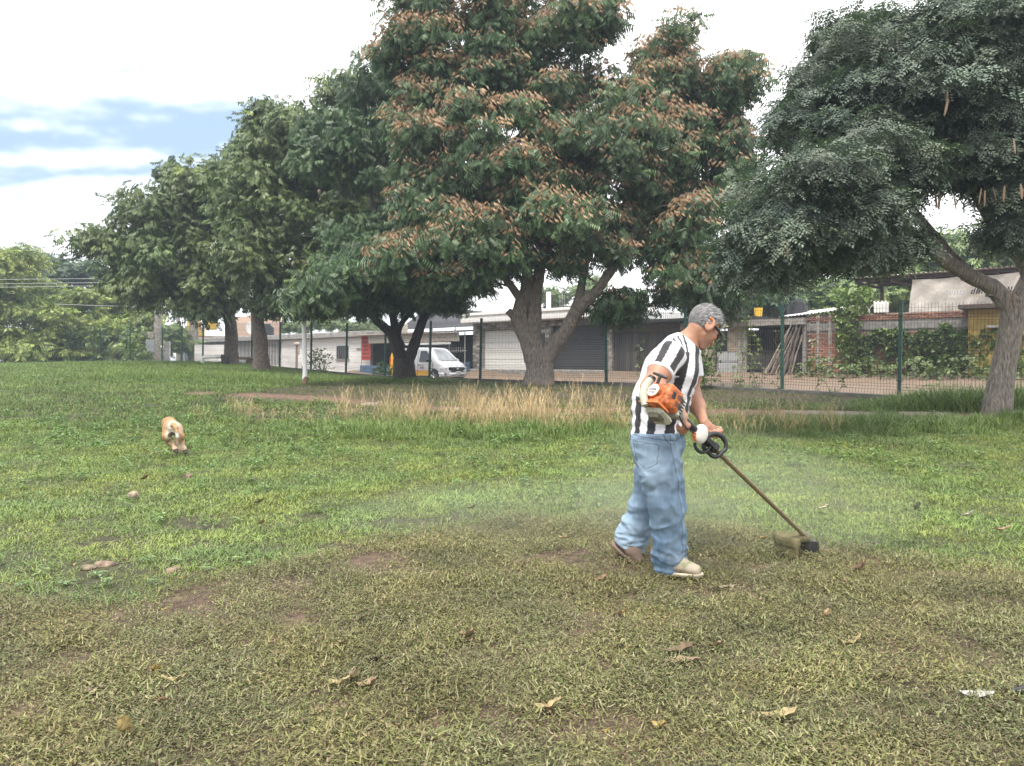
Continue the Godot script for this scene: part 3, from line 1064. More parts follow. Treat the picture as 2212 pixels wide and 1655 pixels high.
	var e_tree := tree("leaning_tree", "leaning tree at right edge with blue-green leaves and flat brown pods", "", [
		[[on_ground(at(2152, 850, z).x, z), at(2168, 790, z), at(2182, 720, z), at(2190, 650, z)], 0.18, 0.185],
		[[at(2186, 668, z), at(2150, 625, z), at(2095, 596, z - 0.2), at(2030, 556, z - 0.5), at(1965, 505, z - 0.9), at(1890, 440, z - 1.3), at(1800, 380, z - 1.6)], 0.17, 0.05],
		[[at(2092, 597, z - 0.2), at(2050, 548, z - 0.1), at(2010, 500, z), at(1960, 430, z), at(1900, 250, z)], 0.12, 0.05],
		[[at(2188, 670, z), at(2225, 610, z), at(2205, 560, z), at(2162, 510, z - 0.2), at(2110, 420, z - 0.4), at(2060, 330, z - 0.5), at(2040, 180, z - 0.5)], 0.17, 0.05],
		[[at(2192, 665, z), at(2240, 560, z + 0.3), at(2280, 420, z + 0.3), at(2260, 250, z)], 0.17, 0.06],
		[[at(2140, 640, z), at(2142, 618, z), at(2150, 608, z)], 0.07, 0.04],
		], [
		[1745, 425, z - 2.0, 160, 105, 1.2, 32], [1665, 505, z - 2.0, 85, 80, 0.9, 16], [1745, 520, z - 1.8, 150, 48, 1.0, 20], [1880, 350, z - 1.3, 150, 110, 1.2, 30], [2130, 300, z - 1, 125, 95, 1.3, 22], [1830, 170, z - 0.8, 105, 110, 1.2, 24], [2010, 70, z - 1, 150, 75, 1.3, 24], [2140, 130, z - 1.2, 120, 110, 1.3, 26], [1990, 210, z - 1, 130, 110, 1.2, 26],
		[1750, 260, z - 1, 60, 70, 0.8, 9], [1900, 510, z - 1.2, 80, 60, 1.0, 12], [2230, 380, z - 1.4, 80, 90, 1.0, 12], [2330, 180, z - 0.5, 120, 160, 1.4, 16], [2360, 420, z, 110, 130, 1.4, 12], [1640, 570, z - 1.8, 60, 42, 0.7, 8], [1850, 55, z - 0.6, 60, 50, 0.8, 7], [2180, 480, z - 0.8, 40, 40, 0.6, 4],
		], acacia, leaf_mat(Color(0.4, 0.52, 0.24), 0.66), grey, {"clump": 0.40, "sprigs": 56, "size": 1.0, "droop": 0.5, "fork": 2.6, "flat": 0.7, "flare": 0.3, "fresh": 0.006})
	var pod := MB.new()
	pod.ball(Vector3(0, -0.11, 0), Vector3(0.019, 0.12, 0.006), 10, 8)
	for k in 7:
		pod.ball(Vector3(0, -0.03 - k * 0.026, 0), Vector3(0.013, 0.011, 0.0075), 4, 8)
	hang(e_tree, "seed_pod", pod.mesh(), mat(lin(0.30, 0.20, 0.12), 0.7, grain("pod_skin", 0.05, 0.6, 1.0), 8.0), [at(2047, 195, z - 2.4), at(2048, 215, z - 2.4), at(2020, 415, z - 2), at(2030, 420, z - 2), at(2062, 425, z - 1.8), at(1999, 405, z - 1.8), at(2120, 408, z - 2.2), at(2128, 412, z - 2.2), at(2170, 402, z - 2.2), at(2205, 398, z - 2.2), at(2145, 405, z - 2.2), at(1700, 520, z - 3.2), at(2180, 620, z - 0.6), at(2188, 628, z - 0.6), at(2178, 640, z - 0.6), at(2190, 300, z - 2.4)])
	say("tree E")
	# trees beyond the houses and the far fence
	var far_leaf := [pinnate_mesh(4, 0.30, 0.11, 0.3, [Color(0.13, 0.185, 0.055), Color(0.165, 0.22, 0.065), Color(0.10, 0.155, 0.045)])]
	var far_fine := [feather_mesh(6, 0.30, 0.07, 0.25, [Color(0.22, 0.27, 0.06), Color(0.26, 0.30, 0.075), Color(0.16, 0.21, 0.05)])]
	var far_dark := [pinnate_mesh(4, 0.32, 0.13, 0.4, [Color(0.045, 0.08, 0.03), Color(0.06, 0.1, 0.035)])]
	var far := [
		["light_green_tree", "light green feathery tree at the left edge behind the far fence", 46.0, 60, 796, [[40, 620, 46, 70, 75, 4, 26], [90, 700, 46, 90, 60, 4, 28], [30, 560, 46, 45, 25, 3, 8], [60, 755, 45, 110, 40, 3, 20], [-60, 660, 46, 80, 90, 4, 16]], far_fine],
		["light_green_tree", "wide yellow-green tree behind the leaning guy wires", 49.0, 235, 792, [[210, 680, 49, 90, 60, 4, 30], [280, 700, 49, 60, 55, 3, 16], [180, 740, 48, 90, 45, 3.5, 22], [300, 750, 48, 45, 35, 3, 9], [225, 640, 49, 55, 28, 3, 9]], far_fine],
		["dark_round_tree", "dark rounded tree far behind the yellow-green one", 64.0, 150, 785, [[150, 585, 64, 70, 32, 5, 22], [90, 600, 64, 50, 35, 5, 14], [210, 600, 64, 60, 30, 5, 16], [150, 640, 64, 110, 40, 5, 24]], far_dark],
		["roadside_tree", "small tree behind the concrete pole with the meter box", 56.0, 355, 790, [[355, 720, 56, 30, 35, 3, 10], [370, 745, 56, 25, 25, 2.5, 6]], far_leaf],
		["yard_tree", "bright tree in the gap left of the metal canopy", 47.0, 1745, 700, [[1745, 640, 47, 70, 38, 3.4, 24], [1700, 660, 47, 50, 30, 3, 12], [1790, 655, 46, 45, 30, 3, 10], [1750, 680, 46, 90, 20, 3, 12]], far_leaf],
		["yard_tree", "tall tree right behind the metal canopy", 43.0, 1960, 700, [[1930, 600, 43, 90, 45, 3.6, 28], [2000, 570, 43, 90, 45, 3.6, 26], [1850, 640, 43, 40, 30, 3, 9], [1950, 650, 43, 100, 30, 3, 18]], far_leaf],
		["yard_tree", "tall pale tree behind the white banner", 41.0, 2140, 700, [[2110, 540, 41, 90, 60, 3.4, 28], [2200, 530, 41, 80, 80, 3.4, 24], [2150, 600, 41, 110, 40, 3.4, 20], [2280, 560, 41, 60, 80, 3, 10]], far_leaf],
		["yard_tree", "low dark tree behind the plank gate roof", 44.0, 1600, 720, [[1590, 655, 44, 75, 40, 3, 20], [1660, 650, 44, 40, 40, 2.6, 10], [1530, 680, 44, 50, 25, 2.6, 8]], far_dark],
		["yard_tree", "tree behind the white house and its satellite dish", 76.0, 620, 770, [[600, 705, 76, 60, 20, 5, 14], [690, 700, 76, 60, 22, 5, 14], [780, 705, 74, 50, 18, 5, 10]], far_leaf],
		["yard_tree", "pale tree beyond the roof of the garage house", 62.0, 1190, 700, [[1190, 640, 62, 60, 25, 4, 10], [1260, 620, 62, 50, 25, 4, 8]], far_leaf],
	]
	for f in far:
		var g := on_ground(at(f[3], f[4], f[2]).x, f[2])
		var top: Array = f[5][0]
		tree(f[0], f[1], "trees beyond the fence", [[[g, g + Vector3(0.1, 1.2, 0), g + Vector3(-0.1, 2.2, 0.1), at(top[0], top[1] + 10, top[2])], 0.28, 0.08]], f[5], f[6], lm, brown, {"clump": 1.0, "sprigs": 44, "size": 1.0, "droop": 0.25, "fork": 1.2, "fresh": 0.0, "lump": 1.0})
	say("far trees")

# ---------------------------------------------------------------- wire fence
func fence_point(k: float) -> Vector2:                     # x, depth
	if k <= 15.0:
		return Vector2(8.01 - 1.806 * k, 15.9 + 1.733 * k)
	return Vector2(-19.08 - 2.27 * (k - 15.0), 41.9 + 1.05 * (k - 15.0))

func wire_panel_mesh(w: float, h: float) -> Mesh:
	var b := MB.new()
	var prof := [Vector2(0.03, 0), Vector2(0.14, 0), Vector2(0.2, 0.035), Vector2(0.26, 0), Vector2(0.86, 0), Vector2(0.92, 0.035), Vector2(0.98, 0), Vector2(1.58, 0), Vector2(1.64, 0.035), Vector2(1.70, 0), Vector2(1.93, 0)]
	var nv := int(w / 0.0625)
	for k in nv + 1:
		var x := w * k / nv
		var pts := []
		var rr := []
		for p in prof:
			pts.append(Vector3(x, p.x * h / 1.95, p.y))
			rr.append(0.0036)
		b.tube(pts, rr, 3, false)
	for p in prof:
		if p.x > 0.1 and p.x < 1.9:
			b.tube([Vector3(0, p.x * h / 1.95, p.y - 0.005), Vector3(w, p.x * h / 1.95, p.y - 0.005)], [0.0036, 0.0036], 3, false)
	for y in [0.45, 0.66, 1.18, 1.38, 1.84]:
		b.tube([Vector3(0, y * h / 1.95, -0.005), Vector3(w, y * h / 1.95, -0.005)], [0.003, 0.003], 3, false)
	return b.mesh()

func build_fence() -> void:
	var green := mat(lin(0.018, 0.085, 0.062), 0.55, grain("paint", 0.03, 0.7, 1.0), 3.0)
	var wire := mat(lin(0.045, 0.062, 0.045), 0.6, grain("rusty", 0.02, 0.55, 1.0), 1.0)
	var rust := mat(lin(0.085, 0.06, 0.045), 0.8, grain("rusty", 0.02, 0.55, 1.0), 1.0)
	var conc := mat(lin(0.17, 0.16, 0.145), 0.95, grain("stain", 0.012, 0.6, 1.0), 0.8)
	var pm := wire_panel_mesh(2.5, 1.95)
	var post := MB.new()
	post.bbox(Vector3(0.065, 2.3, 0.065), 0.006, Transform3D(Basis(), Vector3(0, 0.85, 0)))
	post.bbox(Vector3(0.075, 0.02, 0.075), 0.004, Transform3D(Basis(), Vector3(0, 2.01, 0)))
	for y in [0.4, 1.1, 1.75]:
		post.bbox(Vector3(0.085, 0.035, 0.09), 0.004, Transform3D(Basis(), Vector3(0, y, 0)))
	var postm := post.mesh()
	for run in 2:
		var k0 := -4 if run == 0 else 15
		var k1 := 15 if run == 0 else 23
		var a0 := fence_point(k0)
		var root := thing("wire_fence", ["long green welded wire fence with square posts along the street", "far side of the green wire fence before the light green trees"][run], "fence", on_ground(a0.x, a0.y))
		for k in range(k0, k1 + 1):
			var p := fence_point(k)
			var g := on_ground(p.x, p.y)
			var lean := rnd(0.0, 0.05) if k > 4 else rnd(-0.02, 0.03)
			if not (run == 1 and k == k0):
				var o := put("post", postm, green, root)
				o.position = g - root.position
				o.rotation = Vector3(0, TURN, -lean)
			if k < k1:
				var q := fence_point(k + 1)
				var h := on_ground(q.x, q.y)
				var d := (h - g).normalized()
				var side := d.cross(Vector3.UP).normalized()
				var o := put("wire_panel", pm, rust if k < 2 else wire, root)
				o.set_meta("kind", "stuff")
				o.transform = Transform3D(Basis(d, Vector3.UP, side).orthonormalized(), g - root.position + Vector3(0, 0.06, 0))
				if run == 0:
					var kb := MB.new()
					kb.bbox(Vector3((h - g).length() - 0.002, 0.36, 0.16), 0.012, Transform3D(Basis(d, side.cross(d), side).orthonormalized(), (g + h) / 2 - root.position + Vector3(0, -0.09, 0)))
					put("kerb", kb.mesh(), conc, root)

# ---------------------------------------------------------------- houses along the street
var base := Vector3.ZERO     # s, y, n of the house being built

func house(called: String, label: String, category: String, s: float, y: float, n: float) -> Node3D:
	base = Vector3(s, y, n)
	return thing(called, label, category, street(s, y, n), TURN)

func bx(parent: Node, called: String, m: Material, s0: float, s1: float, y0: float, y1: float, n0: float, n1: float, bev := 0.0) -> MeshInstance3D:
	var b := MB.new()
	var lo := Vector3(s0 - base.x, y0 - base.y, -(n1 - base.z))
	var hi := Vector3(s1 - base.x, y1 - base.y, -(n0 - base.z))
	if bev > 0.0:
		b.bbox(hi - lo, bev, Transform3D(Basis(), (lo + hi) / 2))
	else:
		b.box(lo, hi)
	return put(called, b.mesh(), m, parent)

func lp(s: float, y: float, n: float) -> Vector3:
	return Vector3(s - base.x, y - base.y, -(n - base.z))

func pole(parent: Node, called: String, m: Material, a: Vector3, b: Vector3, r: float, sides := 8) -> MeshInstance3D:
	var mb := MB.new()
	mb.tube([a, b], [r, r], sides)
	return put(called, mb.mesh(), m, parent)

func corrugated(s0: float, s1: float, y0: float, n0: float, y1: float, n1: float, pitch: float, amp: float) -> Mesh:   # sheet sloping from (y0, n0) to (y1, n1), waves across s
	var b := MB.new()
	var steps := int((s1 - s0) / pitch) * 6
	var up := Vector3(0, n1 - n0, (y1 - y0)).normalized()
	for side in [1.0, -1.0]:
		var first := b.v.size()
		for k in steps + 1:
			var s := lerpf(s0, s1, float(k) / steps)
			var w: Vector3 = up * (amp * sin(TAU * (s - s0) / pitch) + 0.004 * side)
			b.vert(lp(s, y0, n0) + w)
			b.vert(lp(s, y1, n1) + w)
		for k in steps:
			var a := first + k * 2
			if side > 0:
				b.i.append_array([a, a + 2, a + 3, a, a + 3, a + 1])
			else:
				b.i.append_array([a, a + 3, a + 2, a, a + 1, a + 3])
	b.renormal()
	return b.mesh()

func slats(parent: Node, called: String, m: Array, s0: float, s1: float, y0: float, y1: float, n: float, count: int, upright := false) -> void:
	var w := ((s1 - s0) if upright else (y1 - y0)) / count
	var b := MB.new()
	if upright:
		b.bbox(Vector3(w * 0.9, y1 - y0, 0.03), 0.006)
	else:
		b.bbox(Vector3(s1 - s0, w * 0.9, 0.03), 0.009)
	var mesh := b.mesh()
	for k in count:
		var o := put(called, mesh, m[rng.randi() % m.size()], parent)
		var c := w * (k + 0.5)
		o.position = lp(s0 + c if upright else (s0 + s1) / 2, (y0 + y1) / 2 if upright else y0 + c, n + rnd(-0.006, 0.006))
		if upright:
			o.rotation.z = rnd(-0.006, 0.006)

func text(parent: Node, called: String, what: String, size: float, m: Material, pos: Vector3, bold := false, depth := 0.008, slant := 0.0, turn := 0.0) -> MeshInstance3D:
	var t := TextMesh.new()
	var f := SystemFont.new()
	f.font_names = PackedStringArray(["Droid Sans"])
	f.font_weight = 700 if bold else 400
	t.font = f
	t.text = what
	t.font_size = 32
	t.pixel_size = size / 32.0
	t.depth = depth
	var o := put(called, t, m, parent)
	o.transform = Transform3D(Basis(Vector3.UP, turn) * Basis(Vector3(1, 0, 0), Vector3(slant, 1, 0), Vector3(0, 0, 1)), pos)
	return o

func build_houses() -> void:
	var n := 30.2
	var S := func(px: float) -> float: return street_s(px, n)
	var white := mat(lin(0.86, 0.835, 0.815), 0.9, grain("whitewash", 0.004, 0.8, 1.0, 4), 0.25)
	var clean := mat(lin(0.85, 0.84, 0.82), 0.8, grain("soot", 0.015, 0.86, 1.0), 0.6)
	var cream := mat(lin(0.50, 0.43, 0.33), 0.9, grain("limewash", 0.010, 0.62, 1.0, 5), 0.5)
	var concrete := mat(lin(0.40, 0.375, 0.345), 0.95, grain("stain", 0.012, 0.6, 1.0), 0.7)
	var dark := mat(lin(0.03, 0.03, 0.032), 0.6, grain("dust", 0.02, 0.82, 1.0), 0.6)
	var blackm := mat(lin(0.022, 0.023, 0.026), 0.45)
	var brown := mat(lin(0.12, 0.09, 0.07), 0.9, grain("stain", 0.012, 0.6, 1.0), 0.9)
	var steel := mat(lin(0.32, 0.32, 0.32), 0.5, null, 1.0, false, 0.3)
	var yellow := mat(lin(0.62, 0.42, 0.06), 0.8, grain("dust", 0.02, 0.82, 1.0), 0.6)
	var pink := mat(lin(0.55, 0.30, 0.22), 0.85, grain("dust", 0.02, 0.82, 1.0), 0.6)
	var glass := mat(lin(0.03, 0.035, 0.04), 0.08)
	var sky_blue := mat(lin(0.12, 0.2, 0.33), 0.85, grain("limewash", 0.010, 0.62, 1.0, 5), 0.8)
	# ---- garage house with stone pilasters
	var a: float = S.call(1022)
	var z: float = S.call(1322)
	var h := house("garage_house", "flat-roofed house with white and black roller shutters and stone-faced pillars", "house", (a + z) / 2, 0.7, n)
	bx(h, "wall", cream, a, z, 0.4, 3.42, n + 0.36, n + 8.0)
	var slab := bx(h, "roof", clean, a - 0.5, z + 0.2, 3.44, 3.92, n - 0.55, n + 8.2, 0.04)
	bx(slab, "roof_edge", clean, a - 0.55, z + 0.25, 3.84, 3.99, n - 0.62, n - 0.5, 0.02).position = Vector3.ZERO
	var piers := [[a, S.call(1042), 0.6, 3.42], [S.call(1150), S.call(1190), 0.6, 3.42], [S.call(1306), z, 0.6, 3.42], [S.call(1042), S.call(1150), 3.02, 3.42], [S.call(1190), S.call(1306), 3.12, 3.42]]
	var stone_m := []
	for k in 4:
		stone_m.append(mat(lin(0.46, 0.43, 0.39) * (0.75 + 0.15 * k), 0.9, grain("stone", 0.04, 0.6, 1.0), 2.0))
	var stones := 0
	for p in piers:
		bx(h, "pillar" if p[2] < 1 else "lintel", concrete, p[0], p[1], p[2], p[3], n, n + 0.36)
		var y: float = p[2] + 0.02
		while y < p[3] - 0.06:
			var hh := rnd(0.10, 0.16)
			var s: float = p[0] + 0.01
			while s < p[1] - 0.06:
				var ww: float = minf(rnd(0.18, 0.36), p[1] - s - 0.01)
				if y > 0.65:
					var o := bx(h, "stone", stone_m[rng.randi() % 4], s, s + ww - 0.02, y, minf(y + hh - 0.015, p[3] - 0.01), n - rnd(0.025, 0.05), n + 0.005, 0.012)
					stones += 1
				s += ww
			y += hh
	slats(h, "white_slat", [clean, mat(lin(0.66, 0.645, 0.61), 0.75)], S.call(1042), S.call(1150), 0.84, 3.0, n + 0.2, 24)
	slats(h, "dark_slat", [mat(lin(0.05, 0.05, 0.053), 0.55), mat(lin(0.04, 0.04, 0.043), 0.6)], S.call(1190), S.call(1306), 0.9, 3.1, n + 0.2, 26)
	bx(h, "door", blackm, S.call(1168), S.call(1178), 0.9, 2.75, n - 0.075, n - 0.055)
	bx(h, "threshold", concrete, S.call(1030), S.call(1320), 0.55, 0.86, n - 0.6, n + 0.1, 0.03)
	bx(h, "parapet", brown, S.call(1155), S.call(1235), 3.93, 4.2, n + 1.0, n + 1.15)
	bx(h, "roof_room", clean, S.call(1195), S.call(1245), 3.93, 4.7, n + 5.0, n + 7.5)
	for px in [1040, 1046, 1051, 1136, 1142, 1186, 1190, 1196, 1286, 1292]:
		pole(h, "rebar", steel, lp(S.call(px), 3.9, n + 0.9), lp(S.call(px) + rnd(-0.05, 0.05), rnd(4.7, 5.3), n + 0.9), 0.012, 5)
	bx(h, "roof_column", clean, S.call(1161), S.call(1166), 3.93, 5.0, n + 0.7, n + 0.9)
	bx(h, "roof_column", clean, S.call(1316), S.call(1320), 3.93, 4.9, n + 0.7, n + 0.9)
	var line := thing("laundry", "pink and dark washing hung on the roof of the garage house", "laundry", street(S.call(1295), 4.0, n + 1.4), TURN)
	base = Vector3(S.call(1295), 4.0, n + 1.4)
	for k in 4:
		var cl := MB.new()
		cl.col = Color.WHITE
		var x0 := -0.5 + 0.27 * k
		for j in 9:
			var x := x0 + 0.25 * j / 8.0
			cl.vert(Vector3(x, 0.95, 0.02 * sin(j * 1.7)))
			cl.vert(Vector3(x + 0.01, 0.15 + 0.1 * (k % 2), 0.05 * sin(j * 1.3 + k)))
		for j in 8:
			cl.i.append_array([j * 2, j * 2 + 1, j * 2 + 3, j * 2, j * 2 + 3, j * 2 + 2])
		cl.renormal()
		put("garment", cl.mesh(), mat([lin(0.62, 0.12, 0.18), lin(0.68, 0.22, 0.27), lin(0.03, 0.03, 0.05), lin(0.5, 0.1, 0.14)][k], 0.9), line)
	pole(line, "cord", steel, Vector3(-1.2, 0.97, 0), Vector3(1.2, 0.97, 0), 0.008, 4)
	pole(line, "stand", steel, Vector3(-1.2, -0.08, 0), Vector3(-1.2, 1.0, 0), 0.02, 5)
	pole(line, "stand", steel, Vector3(1.2, -0.08, 0), Vector3(1.2, 1.0, 0), 0.02, 5)
	# ---- shaded carport left of it
	a = S.call(800)
	z = S.call(1021)
	h = house("carport", "open carport with corrugated roof, dark shade cloth and spiked railing", "carport", (a + z) / 2, 0.6, n)
	bx(h, "back_wall", dark, a, z, 0.3, 3.0, n + 3.6, n + 3.8)
	bx(h, "side_wall", brown, a, a + 0.2, 0.3, 2.9, n + 0.2, n + 3.6)
	bx(h, "floor", concrete, a, z, 0.3, 0.66, n, n + 3.6)
	put("roof", corrugated(a - 0.3, z, 2.95, n - 1.2, 3.3, n + 3.9, 0.22, 0.03), mat(lin(0.42, 0.33, 0.27), 0.8, grain("rusty", 0.02, 0.55, 1.0), 0.8), h)
	put("fascia", corrugated(a + 1.2, z, 2.42, n - 1.0, 2.92, n - 1.05, 0.12, 0.012), mat(lin(0.55, 0.5, 0.44), 0.85, grain("rusty", 0.02, 0.55, 1.0), 0.6), h)
	for px in [866, 902, 946, 984, 1018]:
		pole(h, "post", steel, lp(S.call(px), 0.6, n - 0.5), lp(S.call(px), 2.95, n - 0.5), 0.035)
	bx(h, "rail", clean, S.call(940), z, 1.86, 1.9, n - 0.52, n - 0.48)
	for k in 17:
		var s := lerpf(S.call(945), z - 0.1, k / 16.0)
		pole(h, "spike", clean, lp(s, 1.8, n - 0.5), lp(s, 2.1, n - 0.5), 0.013, 5)
	slats(h, "shade_screen", [dark, mat(lin(0.022, 0.026, 0.036), 0.9)], S.call(950), z - 0.05, 0.9, 2.35, n + 0.25, 9, true)
	bx(h, "low_wall", sky_blue, S.call(802), S.call(870), 0.3, 1.02, n - 0.9, n - 0.7)
	bx(h, "low_wall", sky_blue, S.call(985), z, 0.4, 1.25, n - 0.4, n - 0.2)
	var netm := MB.new()
	for j in 7:
		for k in 13:
			var s := lerpf(S.call(852), S.call(1030), k / 12.0)
			var v := j / 6.0
			netm.vert(lp(s, 3.3 + 1.7 * v - 0.9 * pow(k / 12.0, 2) * v - 0.25 * sin(PI * k / 12.0) * v, n + 0.3 + 2.6 * v))
	for j in 6:
		for k in 12:
			var q := j * 13 + k
			netm.i.append_array([q, q + 1, q + 14, q, q + 14, q + 13])
	netm.renormal()
	put("shade_net", netm.mesh(), mat(lin(0.05, 0.05, 0.055), 0.95), h)
	for px in [856, 905, 960]:
		pole(h, "net_pole", steel, lp(S.call(px), 3.1, n + 3.0), lp(S.call(px), 5.2, n + 3.0), 0.03, 5)
	var ac := thing("air_conditioner", "beige air conditioner box standing on the carport roof edge", "air conditioner", street(S.call(886), 3.02, n - 0.7), TURN)
	var acb := MB.new()
	acb.bbox(Vector3(0.75, 0.55, 0.45), 0.02, Transform3D(Basis(), Vector3(0, 0.275, 0)))
	put("casing", acb.mesh(), mat(lin(0.55, 0.5, 0.42), 0.6), ac)
	for k in 7:
		var gb := MB.new()
		gb.bbox(Vector3(0.6, 0.03, 0.02), 0.004, Transform3D(Basis(), Vector3(0, 0.1 + 0.055 * k, 0.23)))
		put("slat", gb.mesh(), mat(lin(0.3, 0.27, 0.22), 0.6), ac)
	var pot := thing("potted_plant", "spiky green plant in a square white pot beside the white shutter", "potted plant", street(S.call(1012), 0.62, n - 1.6), TURN)
	var pb := MB.new()
	pb.bbox(Vector3(0.5, 0.6, 0.5), 0.03, Transform3D(Basis(), Vector3(0, 0.3, 0)))
	put("pot", pb.mesh(), white, pot)
	var sp := MB.new()
	for k in 130:
		var c := Color(0.10, 0.14, 0.075) * rnd(0.7, 1.3)
		add_blade(sp, Vector3(rnd(-0.15, 0.15), 0.58, rnd(-0.15, 0.15)), rnd(0, TAU), rnd(0.1, 1.0), rnd(0.5, 0.95), 0.03, 0.5, c, c)
	put("leaves", sp.mesh(false), leaf_mat(), pot).set_meta("kind", "stuff")
	# ---- long white house
	a = S.call(424)
	z = S.call(800)
	h = house("white_house", "long low white house with peeling limewash and barred porch", "house", (a + z) / 2, 0.4, n)
	var mid: float = S.call(608)
	bx(h, "wall", white, mid, z, 0.1, 2.9, n, n + 7)
	bx(h, "porch_wall", brown, a, mid - 0.02, 0.1, 2.9, n + 1.2, n + 7)
	bx(h, "sill_wall", white, a, mid - 0.02, 0.1, 0.98, n, n + 0.15)
	bx(h, "roof", mat(lin(0.52, 0.50, 0.48), 0.9, grain("stain", 0.012, 0.6, 1.0), 0.5), a - 0.3, z + 0.1, 2.92, 3.3, n - 0.35, n + 7.2, 0.03)
	var nb := 64
	var bar := MB.new()
	bar.bbox(Vector3(0.055, 1.9, 0.04), 0.006)
	var barm := bar.mesh()
	for k in nb:
		var o := put("bar", barm, clean, h)
		o.position = lp(lerpf(a + 0.1, mid - 0.1, (k + 0.5) / nb), 1.94, n + 0.08)
	var win := bx(h, "window", blackm, S.call(728), S.call(753), 1.45, 2.35, n - 0.02, n + 0.02)
	for k in 6:
		pole(win, "bar", mat(lin(0.25, 0.25, 0.25), 0.6), lp(lerpf(S.call(729), S.call(752), k / 5.0), 1.4, n - 0.08), lp(lerpf(S.call(729), S.call(752), k / 5.0), 2.4, n - 0.08), 0.014, 5)
	bx(win, "sill", concrete, S.call(726), S.call(755), 1.36, 1.44, n - 0.1, n + 0.0)
	bx(h, "pipe_box", concrete, S.call(770), S.call(784), 2.1, 2.16, n - 0.06, n - 0.01)
	var dish := thing("satellite_dish", "white satellite dish on the roof of the white house", "satellite dish", street(S.call(534), 3.3, n + 0.4), TURN + 0.9)
	var db := MB.new()
	var rings := []
	for k in 5:
		var r := []
		for j in 20:
			var q := TAU * j / 20.0
			r.append(Vector3(cos(q) * 0.45 * (k + 0.02) / 4.0, 0.75 + sin(q) * 0.55 * (k + 0.02) / 4.0, 0.1 * pow(k / 4.0, 2)))
		rings.append(r)
	db.ring_loft(rings, false)
	db.renormal()
	put("reflector", db.mesh(), clean, dish)
	pole(dish, "mast", steel, Vector3(0, 0, -0.1), Vector3(0, 0.8, -0.03), 0.03)
	pole(dish, "arm", steel, Vector3(0, 0.3, 0.08), Vector3(0, 0.75, 0.6), 0.015)
	var tank := thing("water_tank", "black water tank on the roof behind the satellite dish", "water tank", street(S.call(524), 3.3, n + 2.2), TURN)
	tank_parts(tank, 0.55, 1.1)
	var ban := thing("red_banner", "red hanging banner with dark lettering by the white house", "banner", street(S.call(811), 1.35, n - 0.75), TURN)
	base = Vector3(S.call(811), 1.35, n - 0.75)
	var cloth := MB.new()
	cloth.bbox(Vector3(1.0, 1.6, 0.012), 0.003, Transform3D(Basis(), Vector3(0, 0.8, 0)))
	put("cloth", cloth.mesh(), mat(lin(0.52, 0.07, 0.05), 0.75, grain("dust", 0.02, 0.82, 1.0), 0.8), ban)
	var words := ["RENTA", "BRINCOLIN", "SILLAS", "MESAS", "MANTELES", "INFORMES"]
	for k in 6:
		text(ban, "lettering", words[k], 0.15, mat(lin(0.08, 0.05, 0.06), 0.8), Vector3(0, 1.42 - 0.25 * k, 0.012), true)
	pole(ban, "stick", steel, Vector3(-0.6, 1.62, -0.02), Vector3(0.6, 1.62, -0.02), 0.02, 6)
	pole(ban, "stick", steel, Vector3(-0.55, -0.75, -0.04), Vector3(-0.55, 1.65, -0.04), 0.03, 6)
	# ---- little shop with the yellow arched parapet
	a = S.call(368)
	z = S.call(421)
	h = house("corner_shop", "small shop with yellow arched parapet and dark glass front", "shop", (a + z) / 2, 0.5, n + 0.6)
	var nn := n + 0.6
	bx(h, "wall", cream, a, z, 0.2, 3.6, nn + 0.3, nn + 6)
	bx(h, "canopy", pink, a - 0.2, z, 3.1, 3.5, nn - 0.8, nn + 0.3, 0.04)
	bx(h, "sign_band", cream, a + 1.6, z - 0.4, 2.45, 3.08, nn - 0.1, nn + 0.3)
	text(h, "lettering", "CARNICERIA", 0.32, mat(lin(0.25, 0.06, 0.05), 0.8), lp((a + z) / 2 + 0.5, 2.75, nn - 0.11), true)
	bx(h, "parapet", yellow, a, z, 3.6, 4.2, nn - 0.05, nn + 0.3)
	var arch := MB.new()
	for e in 2:
		var pts := []
		for k in 17:
			var q := PI * k / 16.0
			pts.append(lp((a + z) / 2 + 0.6 - 1.1 * cos(q) * (1.0 + 0.12 * e), 4.1 + 1.35 * sin(q) * (1.0 + 0.1 * e), nn - 0.02))
		var bk := Vector3(0, 0, -0.3 - 0.05 * e)
		var off := Vector3(0, 0, -0.03 * float(e))
		arch.col = Color(1, 1, 1) if e == 0 else Color(0.75, 0.55, 0.8)
		for k in 16:
			var c := lp((a + z) / 2 + 0.6, 4.1, nn - 0.02)
			arch.tri(c + off, pts[k + 1] + off, pts[k] + off)
			arch.quad(pts[k] + off, pts[k + 1] + off, pts[k + 1] + bk, pts[k] + bk)
	put("arch", arch.mesh(), mat(lin(0.62, 0.42, 0.06), 0.8, null, 1.0, true), h)
	for q in [[374, 381], [385, 399]]:
		var w: MeshInstance3D = bx(h, "window", glass, S.call(q[0]) + 1.2, S.call(q[1]) + 1.2, 0.55, 2.4, nn - 0.02, nn + 0.1)
		bx(w, "frame", clean, S.call(q[0]) + 1.05, S.call(q[0]) + 1.2, 0.5, 2.45, nn - 0.06, nn + 0.1)
	bx(h, "side_tower", yellow, z - 1.0, z - 0.3, 4.2, 5.6, nn + 0.8, nn + 1.6)
	bx(h, "upper_room", mat(lin(0.5, 0.36, 0.28), 0.85), z - 0.3, z + 3.5, 3.4, 5.4, nn + 3, nn + 6)
	bx(h, "step", concrete, a + 3.0, z, 0.2, 0.62, nn - 1.4, nn + 0.2)
	# ---- white garden wall far left
	var wl := thing("garden_wall", "whitewashed garden wall behind the far fence at the left", "wall", on_ground(-26.5, 50.5))
